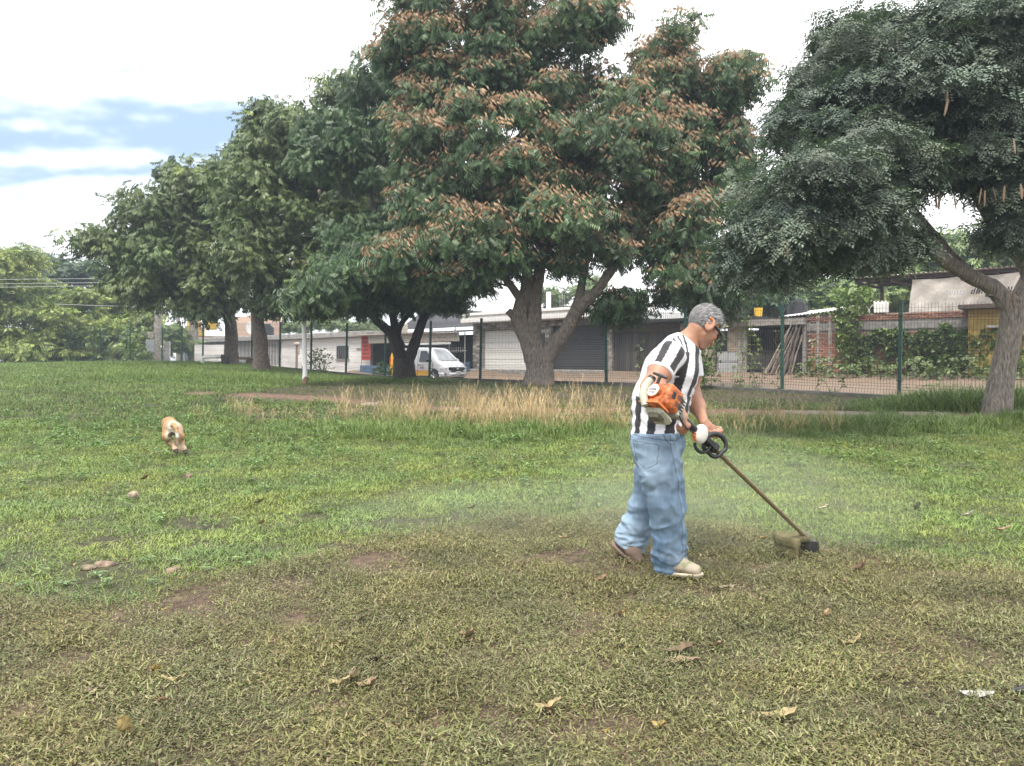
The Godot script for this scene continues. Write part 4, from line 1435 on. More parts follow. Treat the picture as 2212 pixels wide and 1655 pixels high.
	for k in 3:
		var wb := MB.new()
		wb.bbox(Vector3([5.0, 3.0, 2.2][k], 1.9 - 0.25 * k, 0.2), 0.01, Transform3D(Basis(Vector3.UP, 0.2), Vector3([-2.6, 2.2, 6.4][k], 0.75 - 0.1 * k, -0.5 * k)))
		put("wall_panel", wb.mesh(), white, wl)
	# ---- house behind the dark plank gate
	a = S.call(1325)
	z = S.call(1605)
	h = house("gate_house", "low house front with a wide dark plank gate and grey metal door", "house", (a + z) / 2, 0.7, n)
	bx(h, "beam", brown, a, S.call(1470), 2.66, 3.05, n, n + 0.25)
	bx(h, "lintel", concrete, S.call(1470), z, 2.7, 3.0, n - 0.05, n + 0.25)
	bx(h, "roof", dark, a - 0.1, z + 0.4, 3.06, 3.2, n - 0.5, n + 6)
	slats(h, "plank", [mat(lin(0.05, 0.046, 0.045), 0.8), mat(lin(0.065, 0.058, 0.055), 0.85), mat(lin(0.038, 0.035, 0.036), 0.8), mat(lin(0.085, 0.072, 0.066), 0.85)], a + 0.02, S.call(1468), 0.82, 2.64, n + 0.1, 28, true)
	bx(h, "back_wall", dark, a, z, 0.4, 2.66, n + 1.6, n + 1.8)
	bx(h, "wall", cream, S.call(1472), S.call(1543), 0.4, 2.7, n + 0.02, n + 0.22)
	bx(h, "pillar", concrete, S.call(1594), z, 0.4, 2.7, n - 0.02, n + 0.25)
	var wd := bx(h, "window", blackm, S.call(1548), S.call(1570), 1.75, 2.6, n + 0.08, n + 0.14)
	bx(wd, "frame", cream, S.call(1570), S.call(1594), 1.7, 2.7, n + 0.06, n + 0.2)
	var dr := bx(h, "door", mat(lin(0.32, 0.33, 0.33), 0.55), S.call(1546), S.call(1594), 0.75, 1.72, n + 0.1, n + 0.15)
	for k in 2:
		for j in 2:
			bx(dr, "panel", mat(lin(0.36, 0.37, 0.37), 0.55), lerpf(S.call(1547), S.call(1594), j / 2.0) + 0.04, lerpf(S.call(1547), S.call(1594), (j + 1) / 2.0) - 0.04, 0.8 + 0.47 * k, 1.2 + 0.47 * k, n + 0.07, n + 0.11, 0.01)
	# ---- black barred gate
	a = S.call(1606)
	z = S.call(1742)
	h = house("barred_gate", "black barred gate with corrugated lower half between concrete posts", "gate", (a + z) / 2, 0.75, n)
	bx(h, "post", concrete, a, a + 0.15, 0.4, 2.75, n - 0.05, n + 0.2)
	bx(h, "post", concrete, z - 0.15, z, 0.4, 2.75, n - 0.05, n + 0.2)
	bx(h, "lintel", concrete, a - 0.6, z, 2.76, 3.02, n - 0.25, n + 3)
	bx(h, "back_wall", dark, a, z, 0.4, 2.75, n + 1.4, n + 1.5)
	for k in 26:
		pole(h, "bar", blackm, lp(lerpf(a + 0.2, z - 0.2, k / 25.0), 0.85, n + 0.05), lp(lerpf(a + 0.2, z - 0.2, k / 25.0), 2.55, n + 0.05), 0.012, 5)
	slats(h, "sheet_rib", [mat(lin(0.11, 0.105, 0.10), 0.7), mat(lin(0.08, 0.078, 0.075), 0.7)], a + 0.17, z - 0.17, 0.85, 1.65, n + 0.1, 24, true)
	for y in [0.9, 1.68, 2.5]:
		bx(h, "rail", blackm, a + 0.15, z - 0.15, y, y + 0.06, n + 0.02, n + 0.09)
	var tk := thing("water_tank", "black water tank with a wide cap on the roof above the barred gate", "water tank", street(S.call(1687), 3.02, n + 1.6), TURN)
	tank_parts(tk, 0.42, 0.85)
	var bk := thing("bucket", "yellow plastic bucket on the roof left of the water tank", "bucket", street(S.call(1610), 3.22, n + 1.2), TURN)
	var bb := MB.new()
	bb.tube([Vector3(0, 0, 0), Vector3(0, 0.36, 0), Vector3(0, 0.38, 0)], [0.15, 0.19, 0.2], 14)
	put("body", bb.mesh(), mat(lin(0.7, 0.42, 0.03), 0.5), bk)
	var sh := thing("roof_sheet", "pale corrugated sheet lying askew on the roof right of the tank", "roof sheet", street(S.call(1760), 3.2, n + 0.8), TURN)
	base = Vector3(S.call(1760), 3.2, n + 0.8)
	put("sheet", corrugated(base.x - 1.6, base.x + 1.3, 3.22, n + 0.2, 3.55, n + 2.6, 0.15, 0.02), clean, sh).rotation.z = 0.08
	# ---- sticks leaning on the gate post
	for k in 15:
		var st := thing("leaning_stick", "grey weathered stick leaning in a bundle between barred gate and brick wall", "stick", street(S.call(1668 + 4.5 * k), 0.78, n - 1.0 + rnd(-0.15, 0.15)), TURN, "sticks leaning by the barred gate")
		var sb := MB.new()
		var x1 := rnd(0.0, 0.25) + (15 - k) * 0.045
		var hh := rnd(1.5, 2.25)
		sb.tube([ZERO, Vector3(x1 * 0.5 + rnd(-0.05, 0.05), hh * 0.5, -0.45), Vector3(x1, hh, -0.85)], [rnd(0.03, 0.05), rnd(0.025, 0.04), 0.02], 6)
		put("stick", sb.mesh(), mat(lin(0.19, 0.15, 0.125) * rnd(0.7, 1.2), 0.9), st)
	# ---- brick wall
	a = S.call(1744)
	z = S.call(2330)
	h = house("brick_wall", "unplastered red brick wall with a grey concrete band", "wall", (a + z) / 2, 0.7, n)
	bx(h, "mortar", concrete, a, z, 0.3, 3.08, n + 0.03, n + 0.2)
	bx(h, "concrete_band", mat(lin(0.31, 0.29, 0.275), 0.95, grain("stain", 0.012, 0.6, 1.0), 0.7), a, S.call(2130), 2.48, 2.76, n - 0.02, n + 0.05)
	for px in [1764, 1790, 1842]:
		bx(h, "pillar", concrete, S.call(px), S.call(px) + 0.13, 0.5, 3.1 if px < 1800 else 3.4, n - 0.03, n + 0.05)
	bx(h, "coping", brown, S.call(1744), S.call(1842), 3.08, 3.12, n - 0.02, n + 0.22)
	var brick := MB.new()
	brick.bbox(Vector3(0.235, 0.062, 0.06), 0.008)
	var brickm := brick.mesh()
	var bm := []
	for k in 5:
		bm.append(mat([lin(0.42, 0.20, 0.135), lin(0.36, 0.165, 0.115), lin(0.47, 0.25, 0.175), lin(0.40, 0.235, 0.18), lin(0.31, 0.17, 0.125)][k], 0.95, grain("stone", 0.04, 0.6, 1.0), 3.0))
	var rest := []
	var restc := []
	var count := 0
	for row in 37:
		var y := 0.72 + row * 0.074
		if y > 3.03 or (y > 2.42 and y < 2.82):
			continue
		var s := a + (0.125 if row % 2 else 0.0)
		while s < z - 0.1:
			if rng.randf() > 0.02:
				var p := lp(s + 0.12, y + rnd(-0.004, 0.004), n + rnd(-0.008, 0.012))
				if count < 300 and y > 1.9 and s < S.call(2120):
					var o := put("brick", brickm, bm[rng.randi() % 5], h)
					o.position = p
					o.rotation.z = rnd(-0.015, 0.015)
					count += 1
				else:
					rest.append(Transform3D(Basis(Vector3(0, 0, 1), rnd(-0.015, 0.015)), p))
					var v := rnd(0.7, 1.2)
					restc.append(Color(v, v * rnd(0.9, 1.1), v))
			s += 0.25
	multi("bricks", brickm, mat(lin(0.40, 0.20, 0.14), 0.95, null, 1.0, true), rest, restc, h).set_meta("kind", "stuff")
	# ---- yellow room at the right end
	h = house("yellow_room", "yellow wall with a brown concrete eave behind the leaning tree", "building", S.call(2180), 0.7, n - 0.4)
	bx(h, "wall", mat(lin(0.46, 0.33, 0.09), 0.85, grain("limewash", 0.010, 0.62, 1.0, 5), 0.5), S.call(2098), S.call(2330), 0.6, 3.05, n - 0.38, n - 0.05)
	bx(h, "eave", brown, S.call(2082), S.call(2330), 3.06, 3.22, n - 0.8, n + 0.3, 0.02)
	bx(h, "shelf", concrete, S.call(2140), S.call(2200), 2.42, 2.5, n - 0.55, n - 0.36)
	# ---- metal canopy with the white banner
	var m := n + 0.9
	var T := func(px: float) -> float: return street_s(px, m)
	h = house("metal_canopy", "dark steel roof canopy with pale sheets above the brick wall", "canopy", T.call(1960), 3.0, m)
	var iron := mat(lin(0.07, 0.05, 0.05), 0.7)
	for q in [[1852, 0.0], [1852, 2.6], [1990, 2.6], [2150, 0.0]]:
		bx(h, "post", iron, T.call(q[0]), T.call(q[0]) + 0.11, 2.6, 4.42, m + q[1], m + q[1] + 0.11)
	for q in [0.0, 1.3, 2.6]:
		bx(h, "beam", iron, T.call(1846), T.call(2420), 4.4, 4.52, m + q, m + q + 0.1)
	for k in 7:
		var s := lerpf(T.call(1848), T.call(2400), k / 6.0)
		bx(h, "rafter", iron, s, s + 0.08, 4.3, 4.397, m - 0.1, m + 2.8)
	put("roof", corrugated(T.call(1844), T.call(2420), 4.55, m - 0.25, 4.62, m + 2.9, 0.16, 0.018), mat(lin(0.55, 0.5, 0.44), 0.8), h)
	var bn := thing("white_banner", "stained white cloth banner with hand-painted lettering under the metal canopy", "banner", street(T.call(2110), 3.1, m - 0.12), TURN)
	base = Vector3(T.call(2110), 3.1, m - 0.12)
	var cb := MB.new()
	var s0: float = T.call(1972)
	var s1: float = T.call(2330)
	var wave := func(u: float, v: float) -> Vector3:
		var sag: float = 0.05 * sin(u * 11.0) * (1.0 - v) + 0.03 * sin(u * 23.0 + v * 6.0) + 0.02 * sin(u * 37.0 - v * 9.0)
		return lp(lerpf(s0 - 0.12 * (1.0 - v), s1, u), lerpf(3.06 + 0.10 * u, 4.34, v) - 0.06 * absf(sin(u * 9.4)) * v * 0.6, base.z + 0.04 - sag)
	for j in 13:
		for k in 49:
			cb.vert(wave.call(k / 48.0, j / 12.0))
	for j in 12:
		for k in 48:
			var q := j * 49 + k
			cb.i.append_array([q, q + 1, q + 50, q, q + 50, q + 49])
	cb.renormal()
	put("cloth", cb.mesh(), mat(lin(0.82, 0.77, 0.71), 0.85, grain("dust", 0.02, 0.82, 1.0), 0.6), bn)
	var bcloth := (bn.get_child(0) as MeshInstance3D).material_override as StandardMaterial3D
	bcloth.backlight_enabled = true
	bcloth.backlight = Color(0.9, 0.85, 0.8)
	var ink := mat(lin(0.05, 0.045, 0.045), 0.85)
	var faded := mat(lin(0.36, 0.36, 0.36), 0.85)
	var x := 0.0
	for q in [["Renta", 2064, faded], ["de", 2108, ink], ["MESAS", 2138, ink], ["Y", 2165, ink], ["SILLAS", 2195, ink], ["BLANCAS", 2262, ink]]:
		text(bn, "lettering", q[0], 0.27, q[2], lp(street_s(q[1], m - 0.2), 3.76, m - 0.225), true, 0.006, 0.25)
	var cool := thing("plastic_stool", "white plastic stool upside down on top of the brick wall", "stool", street(S.call(1902), 3.1, n + 0.12), TURN)
	var kb := MB.new()
	kb.bbox(Vector3(0.42, 0.4, 0.34), 0.03, Transform3D(Basis(), Vector3(0, 0.2, 0)))
	put("seat", kb.mesh(), clean, cool)
	for k in 4:
		var lb := MB.new()
		lb.bbox(Vector3(0.06, 0.44, 0.05), 0.008, Transform3D(Basis(Vector3(0, 0, 1), [0.06, -0.06, 0.02, -0.02][k]), Vector3([-0.19, 0.19, -0.07, 0.07][k], 0.22, 0.165)))
		put("leg", lb.mesh(), clean, cool)
	var ch := thing("chair_frame", "white bent tube chair arms beside the plastic stool", "chair", street(S.call(1872), 3.1, n + 0.12), TURN)
	for k in 2:
		var ab := MB.new()
		var pts := []
		for j in 9:
			var q := PI * j / 8.0
			pts.append(Vector3(-0.15 + 0.42 * k - 0.2 * cos(q), 0.02 + 0.3 * sin(q), 0.05 * k))
		var rr := []
		for j in 9:
			rr.append(0.022)
		ab.tube(pts, rr, 6)
		put("arm", ab.mesh(), clean, ch)
	say("houses")

func tank_parts(t: Node3D, r: float, h: float) -> void:
	var b := MB.new()
	var pts := []
	var rr := []
	for k in 9:
		var v := k / 8.0
		pts.append(Vector3(0, v * h * 0.72, 0))
		rr.append(r * (1.0 if k % 2 else 0.965))
	pts.append(Vector3(0, h * 0.9, 0))
	rr.append(r * 0.55)
	b.tube(pts, rr, 20)
	put("body", b.mesh(), mat(lin(0.025, 0.025, 0.028), 0.5), t)
	var c := MB.new()
	c.tube([Vector3(0, h * 0.9, 0), Vector3(0, h, 0), Vector3(0, h * 1.03, 0)], [r * 0.55, r * 0.55, r * 0.4], 16)
	put("lid", c.mesh(), mat(lin(0.06, 0.06, 0.065), 0.5), t)

# ---------------------------------------------------------------- creepers and shrubs
func leafage(called: String, label: String, category: String, foot: Vector3, places: Array, size: float, cols: Array, stems: Array, stem_r := 0.01) -> void:
	var b := MB.new()
	for k in 3:
		b.col = Color.WHITE * [0.85, 1.0, 1.15][k]
		var y := TAU * k / 3.0 + 0.4
		add_leaf(b, ZERO, Vector3(cos(y), -0.15, sin(y)).normalized(), Vector3.UP, rnd(0.8, 1.1), 0.62, 0.1, 0.15)
	var xf := []
	var cs := []
	for p in places:
		xf.append(Transform3D(Basis.from_euler(Vector3(rnd(0.2, 1.2), rnd(0, TAU), rnd(-0.5, 0.5))).scaled(Vector3.ONE * size * rnd(0.6, 1.3)), p - foot))
		cs.append((cols[rng.randi() % cols.size()] as Color) * rnd(0.8, 1.25))
	var root := thing(called, label, category, foot)
	multi("foliage", b.mesh(false), leaf_mat(Color(0.5, 0.65, 0.2), 0.45), xf, cs, root).set_meta("kind", "stuff")
	var sb := MB.new()
	for s in stems:
		var pts := []
		var rr := []
		for p in s:
			pts.append(p - foot)
			rr.append(stem_r)
		sb.tube(pts, rr, 5)
	put("stem", sb.mesh(), mat(lin(0.13, 0.11, 0.06), 0.9), root)

func build_creepers() -> void:
	var n := 30.2
	var ivy := [Color(0.075, 0.12, 0.03), Color(0.10, 0.155, 0.04), Color(0.055, 0.095, 0.028), Color(0.15, 0.2, 0.06)]
	# ivy on the brick wall: full right of px 1870, top edge at 2.4 m
	var pl := []
	for k in 4600:
		var px := rnd(1850, 2320)
		var top := 2.36 + 0.12 * sin(px * 0.05) + 0.1 * sin(px * 0.13)
		var y := lerpf(0.8, top, pow(rng.randf(), 0.55))
		var dens := 0.5 + 0.9 * noise2.get_noise_2d(px * 1.3, y * 60) + 0.55 * smoothstep(1950, 2050, px) + 0.5 * smoothstep(2.0, 2.35, y)
		if px < 1915 and px > 1880 and y < 2.0:
			dens -= 0.4
		if rng.randf() > dens:
			continue
		pl.append(street(street_s(px, n - 0.2), y, n - rnd(0.06, 0.4)))
	var st := []
	for k in 8:
		var s := street_s(1870 + 55 * k, n)
		st.append([street(s, 0.7, n - 0.1), street(s + 0.15, 1.5, n - 0.07), street(s + rnd(-0.2, 0.2), 2.3, n - 0.07)])
	leafage("climbing_vine", "thick green vine covering the brick wall behind the fence", "vine", street(street_s(2000, n), 0.75, n - 0.1), pl, 0.16, ivy, st)
	pl = []
	for k in 300:
		var y := rnd(0.9, 4.0)
		pl.append(street(street_s(1838 + 10 * sin(y * 2.0), n - 0.2) + rnd(-0.28, 0.28) * (0.6 + 0.3 * y), y, n - rnd(0.0, 0.5)))
	for k in 170:
		pl.append(street(street_s(1825, n - 0.2) + rnd(-0.6, 0.8), rnd(3.0, 4.1), n + rnd(-0.3, 0.5)))
	leafage("young_tree", "bright green sapling against the brick pillar left of the canopy", "plant", street(street_s(1838, n), 0.75, n - 0.2), pl, 0.17, [Color(0.15, 0.22, 0.05), Color(0.19, 0.26, 0.07), Color(0.11, 0.17, 0.04)], [[street(street_s(1838, n), 0.7, n - 0.2), street(street_s(1838, n), 2.2, n - 0.15), street(street_s(1834, n), 3.8, n - 0.1)]], 0.025)
	# low growth along the foot of the wall
	pl = []
	for k in 700:
		var px := rnd(1730, 2330)
		pl.append(street(street_s(px, n - 1.0), 0.72 + rnd(0.0, 0.75) * (0.45 + 0.55 * absf(sin(px * 0.031))), n - 1.0 + rnd(-0.8, 0.7)))
	leafage("undergrowth", "low leafy undergrowth along the foot of the brick wall", "undergrowth", street(street_s(2000, n - 1), 0.75, n - 1), pl, 0.17, [Color(0.12, 0.16, 0.055), Color(0.16, 0.2, 0.08), Color(0.09, 0.13, 0.04)], [[street(street_s(2000, n - 1), 0.6, n - 1), street(street_s(2000, n - 1), 1.0, n - 1)]])
	# creepers on the wire fence: between the second and third post from the right, and one bush at the fence behind the man
	pl = []
	st = []
	for j in 16:
		var k := rnd(0.3, 2.6)
		var p := fence_point(k)
		var g := on_ground(p.x, p.y)
		var y := 0.0
		var hgt := rnd(0.5, 2.0)
		var line := []
		while y < hgt:
			var f := fence_point(k)
			var q := Vector3(f.x, g.y + y, -f.y) + EN * rnd(-0.05, 0.05)
			line.append(q)
			for c in 2:
				if rng.randf() < 0.75:
					pl.append(q + ES * rnd(-0.09, 0.09) + EN * rnd(-0.08, 0.06))
			y += 0.11
			k += rnd(-0.03, 0.03)
		if line.size() > 1:
			st.append(line)
	leafage("fence_creeper", "thin creepers climbing the wires of the right-hand fence panels", "creeper", on_ground(fence_point(1.2).x, fence_point(1.2).y), pl, 0.075, [Color(0.14, 0.19, 0.06), Color(0.2, 0.25, 0.1), Color(0.1, 0.13, 0.05), Color(0.24, 0.27, 0.15)], st, 0.006)
	pl = []
	st = []
	var f0 := fence_point(1.78)
	var g0 := on_ground(f0.x, f0.y) - EN * 0.35
	for j in 9:
		var top := g0 + ES * rnd(-0.35, 0.4) + EN * rnd(-0.2, 0.2) + Vector3(0, rnd(0.5, 1.45), 0)
		st.append([g0 + ES * rnd(-0.08, 0.08) - Vector3(0, 0.05, 0), g0.lerp(top, 0.5) + Vector3(0, 0.05, 0), top])
		for c in 36:
			var t := sqrt(rng.randf())
			pl.append(g0.lerp(top, t) + Vector3(rnd(-0.16, 0.16), rnd(-0.12, 0.1), rnd(-0.16, 0.16)))
	leafage("weed_bush", "leafy green weed bush at the fence just right of the man", "bush", g0, pl, 0.085, [Color(0.11, 0.17, 0.05), Color(0.15, 0.22, 0.07), Color(0.08, 0.13, 0.04)], st, 0.008)
	# bits of shrub behind the left part of the fence
	for q in [[455, 0, 24.0, 0.5], [828, 780, 19.5, 0.5], [690, 0, 18.6, 0.7]]:
		pl = []
		var s := street_s(q[0], q[2])
		var g := street(s, 0, q[2])
		g.y = ground(g.x, -g.z)
		for k in 160:
			var d: Vector3 = rand_dir() * pow(rng.randf(), 0.4) * q[3]
			pl.append(g + Vector3(d.x, q[3] * 0.8 + d.y, d.z))
		leafage("shrub", ["low shrub at the fence left of the dark tree trunk", "small shrub before the blue wall left of the van", "loose weed bush behind the fence under the white house window"][[455, 828, 690].find(q[0])], "shrub", g, pl, 0.12, [Color(0.11, 0.17, 0.05), Color(0.15, 0.2, 0.07)], [[g, g + Vector3(0, 0.5, 0)]])
	# vines over the far fence on the left
	pl = []
	for k in 900:
		var f := fence_point(rnd(15.3, 22.5))
		var dens := 0.5 + 1.1 * noise2.get_noise_2d(f.x * 30, 5)
		if rng.randf() > dens:
			continue
		pl.append(on_ground(f.x, f.y, rnd(0.2, 2.2)) + Vector3(rnd(-0.1, 0.1), 0, rnd(-0.3, 0.2)))
	leafage("fence_vine", "green vines hanging over the far wire fence at the left", "vine", on_ground(fence_point(18).x, fence_point(18).y), pl, 0.22, [Color(0.10, 0.16, 0.04), Color(0.14, 0.2, 0.06), Color(0.075, 0.12, 0.035)], [[on_ground(fence_point(18).x, fence_point(18).y), on_ground(fence_point(18).x, fence_point(18).y, 1.5)]])
	say("creepers")

# ---------------------------------------------------------------- poles, wires, path, pipes
func build_poles() -> void:
	var conc := mat(lin(0.42, 0.385, 0.33), 0.9, grain("stain", 0.012, 0.6, 1.0), 0.8)
	var wire := mat(lin(0.04, 0.04, 0.045), 0.6)
	var g := on_ground(at(341, 793, 44.0).x, 44.0)
	var p := thing("utility_pole", "octagonal concrete pole with a grey meter box by the far corner", "utility pole", g)
	var b := MB.new()
	b.tube([Vector3(0, -0.3, 0), Vector3(-0.05, 8.6, 0)], [0.24, 0.16], 8)
	put("shaft", b.mesh(), conc, p)
	var mb := MB.new()
	mb.bbox(Vector3(0.55, 0.75, 0.3), 0.03, Transform3D(Basis(), Vector3(-0.36, 1.05, 0.1)))
	put("meter_box", mb.mesh(), mat(lin(0.27, 0.28, 0.3), 0.6), p)
	var mc := MB.new()
	mc.bbox(Vector3(0.5, 0.42, 0.28), 0.03, Transform3D(Basis(), Vector3(-0.36, 1.66, 0.1)))
	put("cable_box", mc.mesh(), conc, p)
	var ml := MB.new()
	ml.ball(Vector3(0.28, 1.0, 0.1), Vector3(0.09, 0.11, 0.09))
	put("lamp_globe", ml.mesh(), mat(lin(0.7, 0.7, 0.66), 0.4), p)
	var cross := MB.new()
	cross.bbox(Vector3(2.2, 0.12, 0.12), 0.01, Transform3D(Basis(), Vector3(0, 8.2, 0.2)))
	put("crossarm", cross.mesh(), conc, p)
	g = on_ground(at(418, 795, 58.0).x, 58.0)
	p = thing("utility_pole", "broad concrete pole standing before the yellow-fronted shop", "utility pole", g)
	b = MB.new()
	b.tube([Vector3(0, -0.3, 0), Vector3(0, 9.0, 0)], [0.42, 0.26], 8)
	put("shaft", b.mesh(), conc, p)
	g = on_ground(at(385, 795, 66.0).x, 66.0)
	p = thing("utility_pole", "slim pale pole rising above the shop roof", "utility pole", g)
	b = MB.new()
	b.tube([Vector3(0, -0.3, 0), Vector3(0, 7.4, 0)], [0.2, 0.15], 8)
	put("shaft", b.mesh(), conc, p)
	# white steel lamp column in the park
	var x := at(659, 840, 20.6).x
	g = on_ground(x, 20.6)
	p = thing("lamp_post", "white painted steel column with a rusty foot before the white house", "lamp post", g)
	b = MB.new()
	b.tube([Vector3(0, -0.2, 0), Vector3(-0.015, 1.0, 0), Vector3(-0.045, 2.3, 0)], [0.07, 0.064, 0.058], 16)
	put("column", b.mesh(), mat(lin(0.82, 0.82, 0.80), 0.5, grain("soot", 0.015, 0.86, 1.0), 2.0), p)
	b = MB.new()
	b.tube([Vector3(0, -0.15, 0), Vector3(0, 0.13, 0), Vector3(0.01, 0.24, 0)], [0.078, 0.076, 0.068], 16)
	put("foot", b.mesh(), mat(lin(0.3, 0.19, 0.12), 0.9, grain("rusty", 0.02, 0.55, 1.0), 4.0), p)
	b = MB.new()
	b.bbox(Vector3(0.02, 0.22, 0.06), 0.004, Transform3D(Basis(), Vector3(-0.068, 0.42, 0.02)))
	put("hatch", b.mesh(), wire, p)
	# overhead lines
	var lines := [
		[[1420, 150, 24], [1575, 78, 24], [1790, -12, 24], "power line highest over the gap right of the rusty tree", 0.012],
		[[1420, 165, 24], [1600, 95, 24], [1850, 8, 24], "power line second from top over the gap between trees", 0.012],
		[[1500, 170, 24], [1630, 135, 24], [1800, 65, 24], "lowest power line over the gap between trees", 0.010],
		[[40, 590, 40], [150, 549, 40], [330, 478, 40], "upper slanting overhead line at the left treetops", 0.012],
		[[40, 602, 40], [180, 560, 40], [340, 500, 40], "lower slanting overhead line at the left treetops", 0.012],
		[[-60, 605, 42], [200, 602, 42], [420, 602, 42], "highest level cable crossing the left trees", 0.014],
		[[-60, 614, 42], [200, 611, 42], [420, 612, 42], "middle level cable crossing the left trees", 0.014],
		[[-60, 622, 42], [200, 618, 42], [420, 620, 42], "lowest of the three level cables crossing the left trees", 0.014],
		[[118, 657, 43.6], [230, 661, 43.7], [345, 664, 43.9], "pale drop cable running to the pole with the meter box", 0.016],
		[[346, 640, 44], [270, 725, 44.4], [187, 783, 45], "steep guy wire braced from the pole with the meter box", 0.014],
		[[346, 690, 44], [290, 735, 44.4], [222, 784, 45], "flatter guy wire below the steep one", 0.014],
	]
	for l in lines:
		var a := at(l[0][0], l[0][1], l[0][2])
		var m := at(l[1][0], l[1][1], l[1][2])
		var e := at(l[2][0], l[2][1], l[2][2])
		var wb := MB.new()
		wb.tube(sample_curve([ZERO, m - a, e - a], 5), [l[4], l[4], l[4], l[4], l[4], l[4], l[4], l[4], l[4], l[4], l[4]], 4)
		var o := put("overhead_line", wb.mesh(), mat(lin(0.35, 0.35, 0.34), 0.6) if l[4] > 0.013 else wire, null)
		o.position = a
		tag(o, l[3], "cable")
	# concrete path slabs
	var slab := mat(lin(0.34, 0.265, 0.205), 0.95, grain("stain", 0.012, 0.6, 1.0), 1.2)
	var spots := [[-3.1, 0.9, "dusty slab of the old path left of the dry grass"], [-1.3, 0.8, "dusty path slab behind the dry grass left of the grey trunk"], [3.3, 0.7, "path slab beside the weed bush right of the man"], [4.5, 0.6, "small path slab under the second post from the right"], [5.35, 0.8, "path slab with grass over its left end"], [6.3, 1.1, "widest bare path slab at the right"], [7.3, 0.8, "path slab left of the leaning tree's foot"], [9.2, 1.2, "path slab in front of the leaning tree"], [10.5, 1.2, "path slab beyond the leaning tree at the edge"]]
	for s in spots:
		var d: float = table(TRACK, s[0])
		var slope := (table(TRACK, s[0] + 0.2) - table(TRACK, s[0] - 0.2)) / 0.4
		var sb := MB.new()
		sb.bbox(Vector3(s[1], 0.14, 0.42), 0.02)
		var o := put("path_slab", sb.mesh(), slab, null)
		o.transform = Transform3D(Basis(Vector3.UP, atan(slope)) * Basis(Vector3(1, 0, 0), 0.09), on_ground(s[0], d, -0.075 if s[0] < 5 else -0.035))
		tag(o, s[2], "paving slab", "slabs of the old path")
	# pipes by the mahogany
	var gp := on_ground(at(470, 806, 33).x, 33.0)
	p = thing("pipe_stub", "white plastic pipe elbow with a black joint beside the leftmost trunk", "pipe", gp)
	var pvc := mat(lin(0.68, 0.68, 0.62), 0.4)
	b = MB.new()
	b.tube([Vector3(-0.55, -0.1, 0.1), Vector3(-0.62, 0.28, 0.1), Vector3(-0.6, 0.36, 0.1), Vector3(-0.5, 0.38, 0.1), Vector3(0.2, 0.42, 0.1)], [0.075, 0.075, 0.085, 0.075, 0.075], 10)
	put("pipe", b.mesh(), pvc, p)
	b = MB.new()
	b.tube([Vector3(0.0, 0.41, 0.1), Vector3(0.05, 0.41, 0.1)], [0.1, 0.1], 10)
	put("collar", b.mesh(), pvc, p)
	b = MB.new()
	b.tube([Vector3(0.2, 0.42, 0.1), Vector3(0.3, 0.4, 0.1), Vector3(0.3, -0.1, 0.1)], [0.1, 0.11, 0.1], 10)
	put("joint", b.mesh(), mat(lin(0.02, 0.022, 0.024), 0.5), p)
	var sp := on_ground(at(540, 803, 35).x, 35.0)
	var bench := thing("stone_slab", "low stone slab with rubble behind the pipe elbow", "slab", sp)
	b = MB.new()
	b.bbox(Vector3(1.5, 0.12, 0.5), 0.03, Transform3D(Basis(), Vector3(-0.5, 0.36, 0)))
	put("top", b.mesh(), mat(lin(0.26, 0.2, 0.15), 0.95), bench)
	for k in 2:
		b = MB.new()
		b.bbox(Vector3(0.25, 0.5, 0.4), 0.03, Transform3D(Basis(), Vector3(-1.0 + k, 0.05, 0)))
		put("support", b.mesh(), mat(lin(0.2, 0.16, 0.13), 0.95), bench)
	# timber stakes by the white house
	for q in [[640, 22.0, 2.3, "weathered tall stake with a torn rag before the white house"], [818, 21.0, 0.7, "short grey stake behind the fence near the red banner"], [881, 20.4, 1.2, "thin stake at the fence below the red banner"]]:
		var n: float = q[1] + 4.0
		var s := street_s(q[0], n)
		var gg := street(s, 0, n)
		gg.y = ground(gg.x, -gg.z)
		p = thing("timber_stake", q[3], "stake", gg)
		b = MB.new()
		b.tube([Vector3(0, -0.3, 0), Vector3(0.03, q[2], 0)], [0.09, 0.07], 6)
		put("stake", b.mesh(), mat(lin(0.24, 0.19, 0.155), 0.9), p)
		if q[2] > 2.0:
			b = MB.new()
			b.ball(Vector3(0.05, 2.2, 0.05), Vector3(0.22, 0.12, 0.12), 6, 8)
			b.ball(Vector3(0.16, 1.85, 0.05), Vector3(0.07, 0.4, 0.05), 6, 8)
			put("rag", b.mesh(), mat(lin(0.45, 0.38, 0.33), 0.95), p)
	say("poles")

# ---------------------------------------------------------------- van parked behind the fence
func outward(b: MB) -> void:                               # turn the faces of a closed mesh outward
	var vol := 0.0
	for k in range(0, b.i.size(), 3):
		vol += b.v[b.i[k]].dot(b.v[b.i[k + 1]].cross(b.v[b.i[k + 2]]))
	if vol < 0.0:
		for k in range(0, b.i.size(), 3):
			var t := b.i[k + 1]
			b.i[k + 1] = b.i[k + 2]
			b.i[k + 2] = t

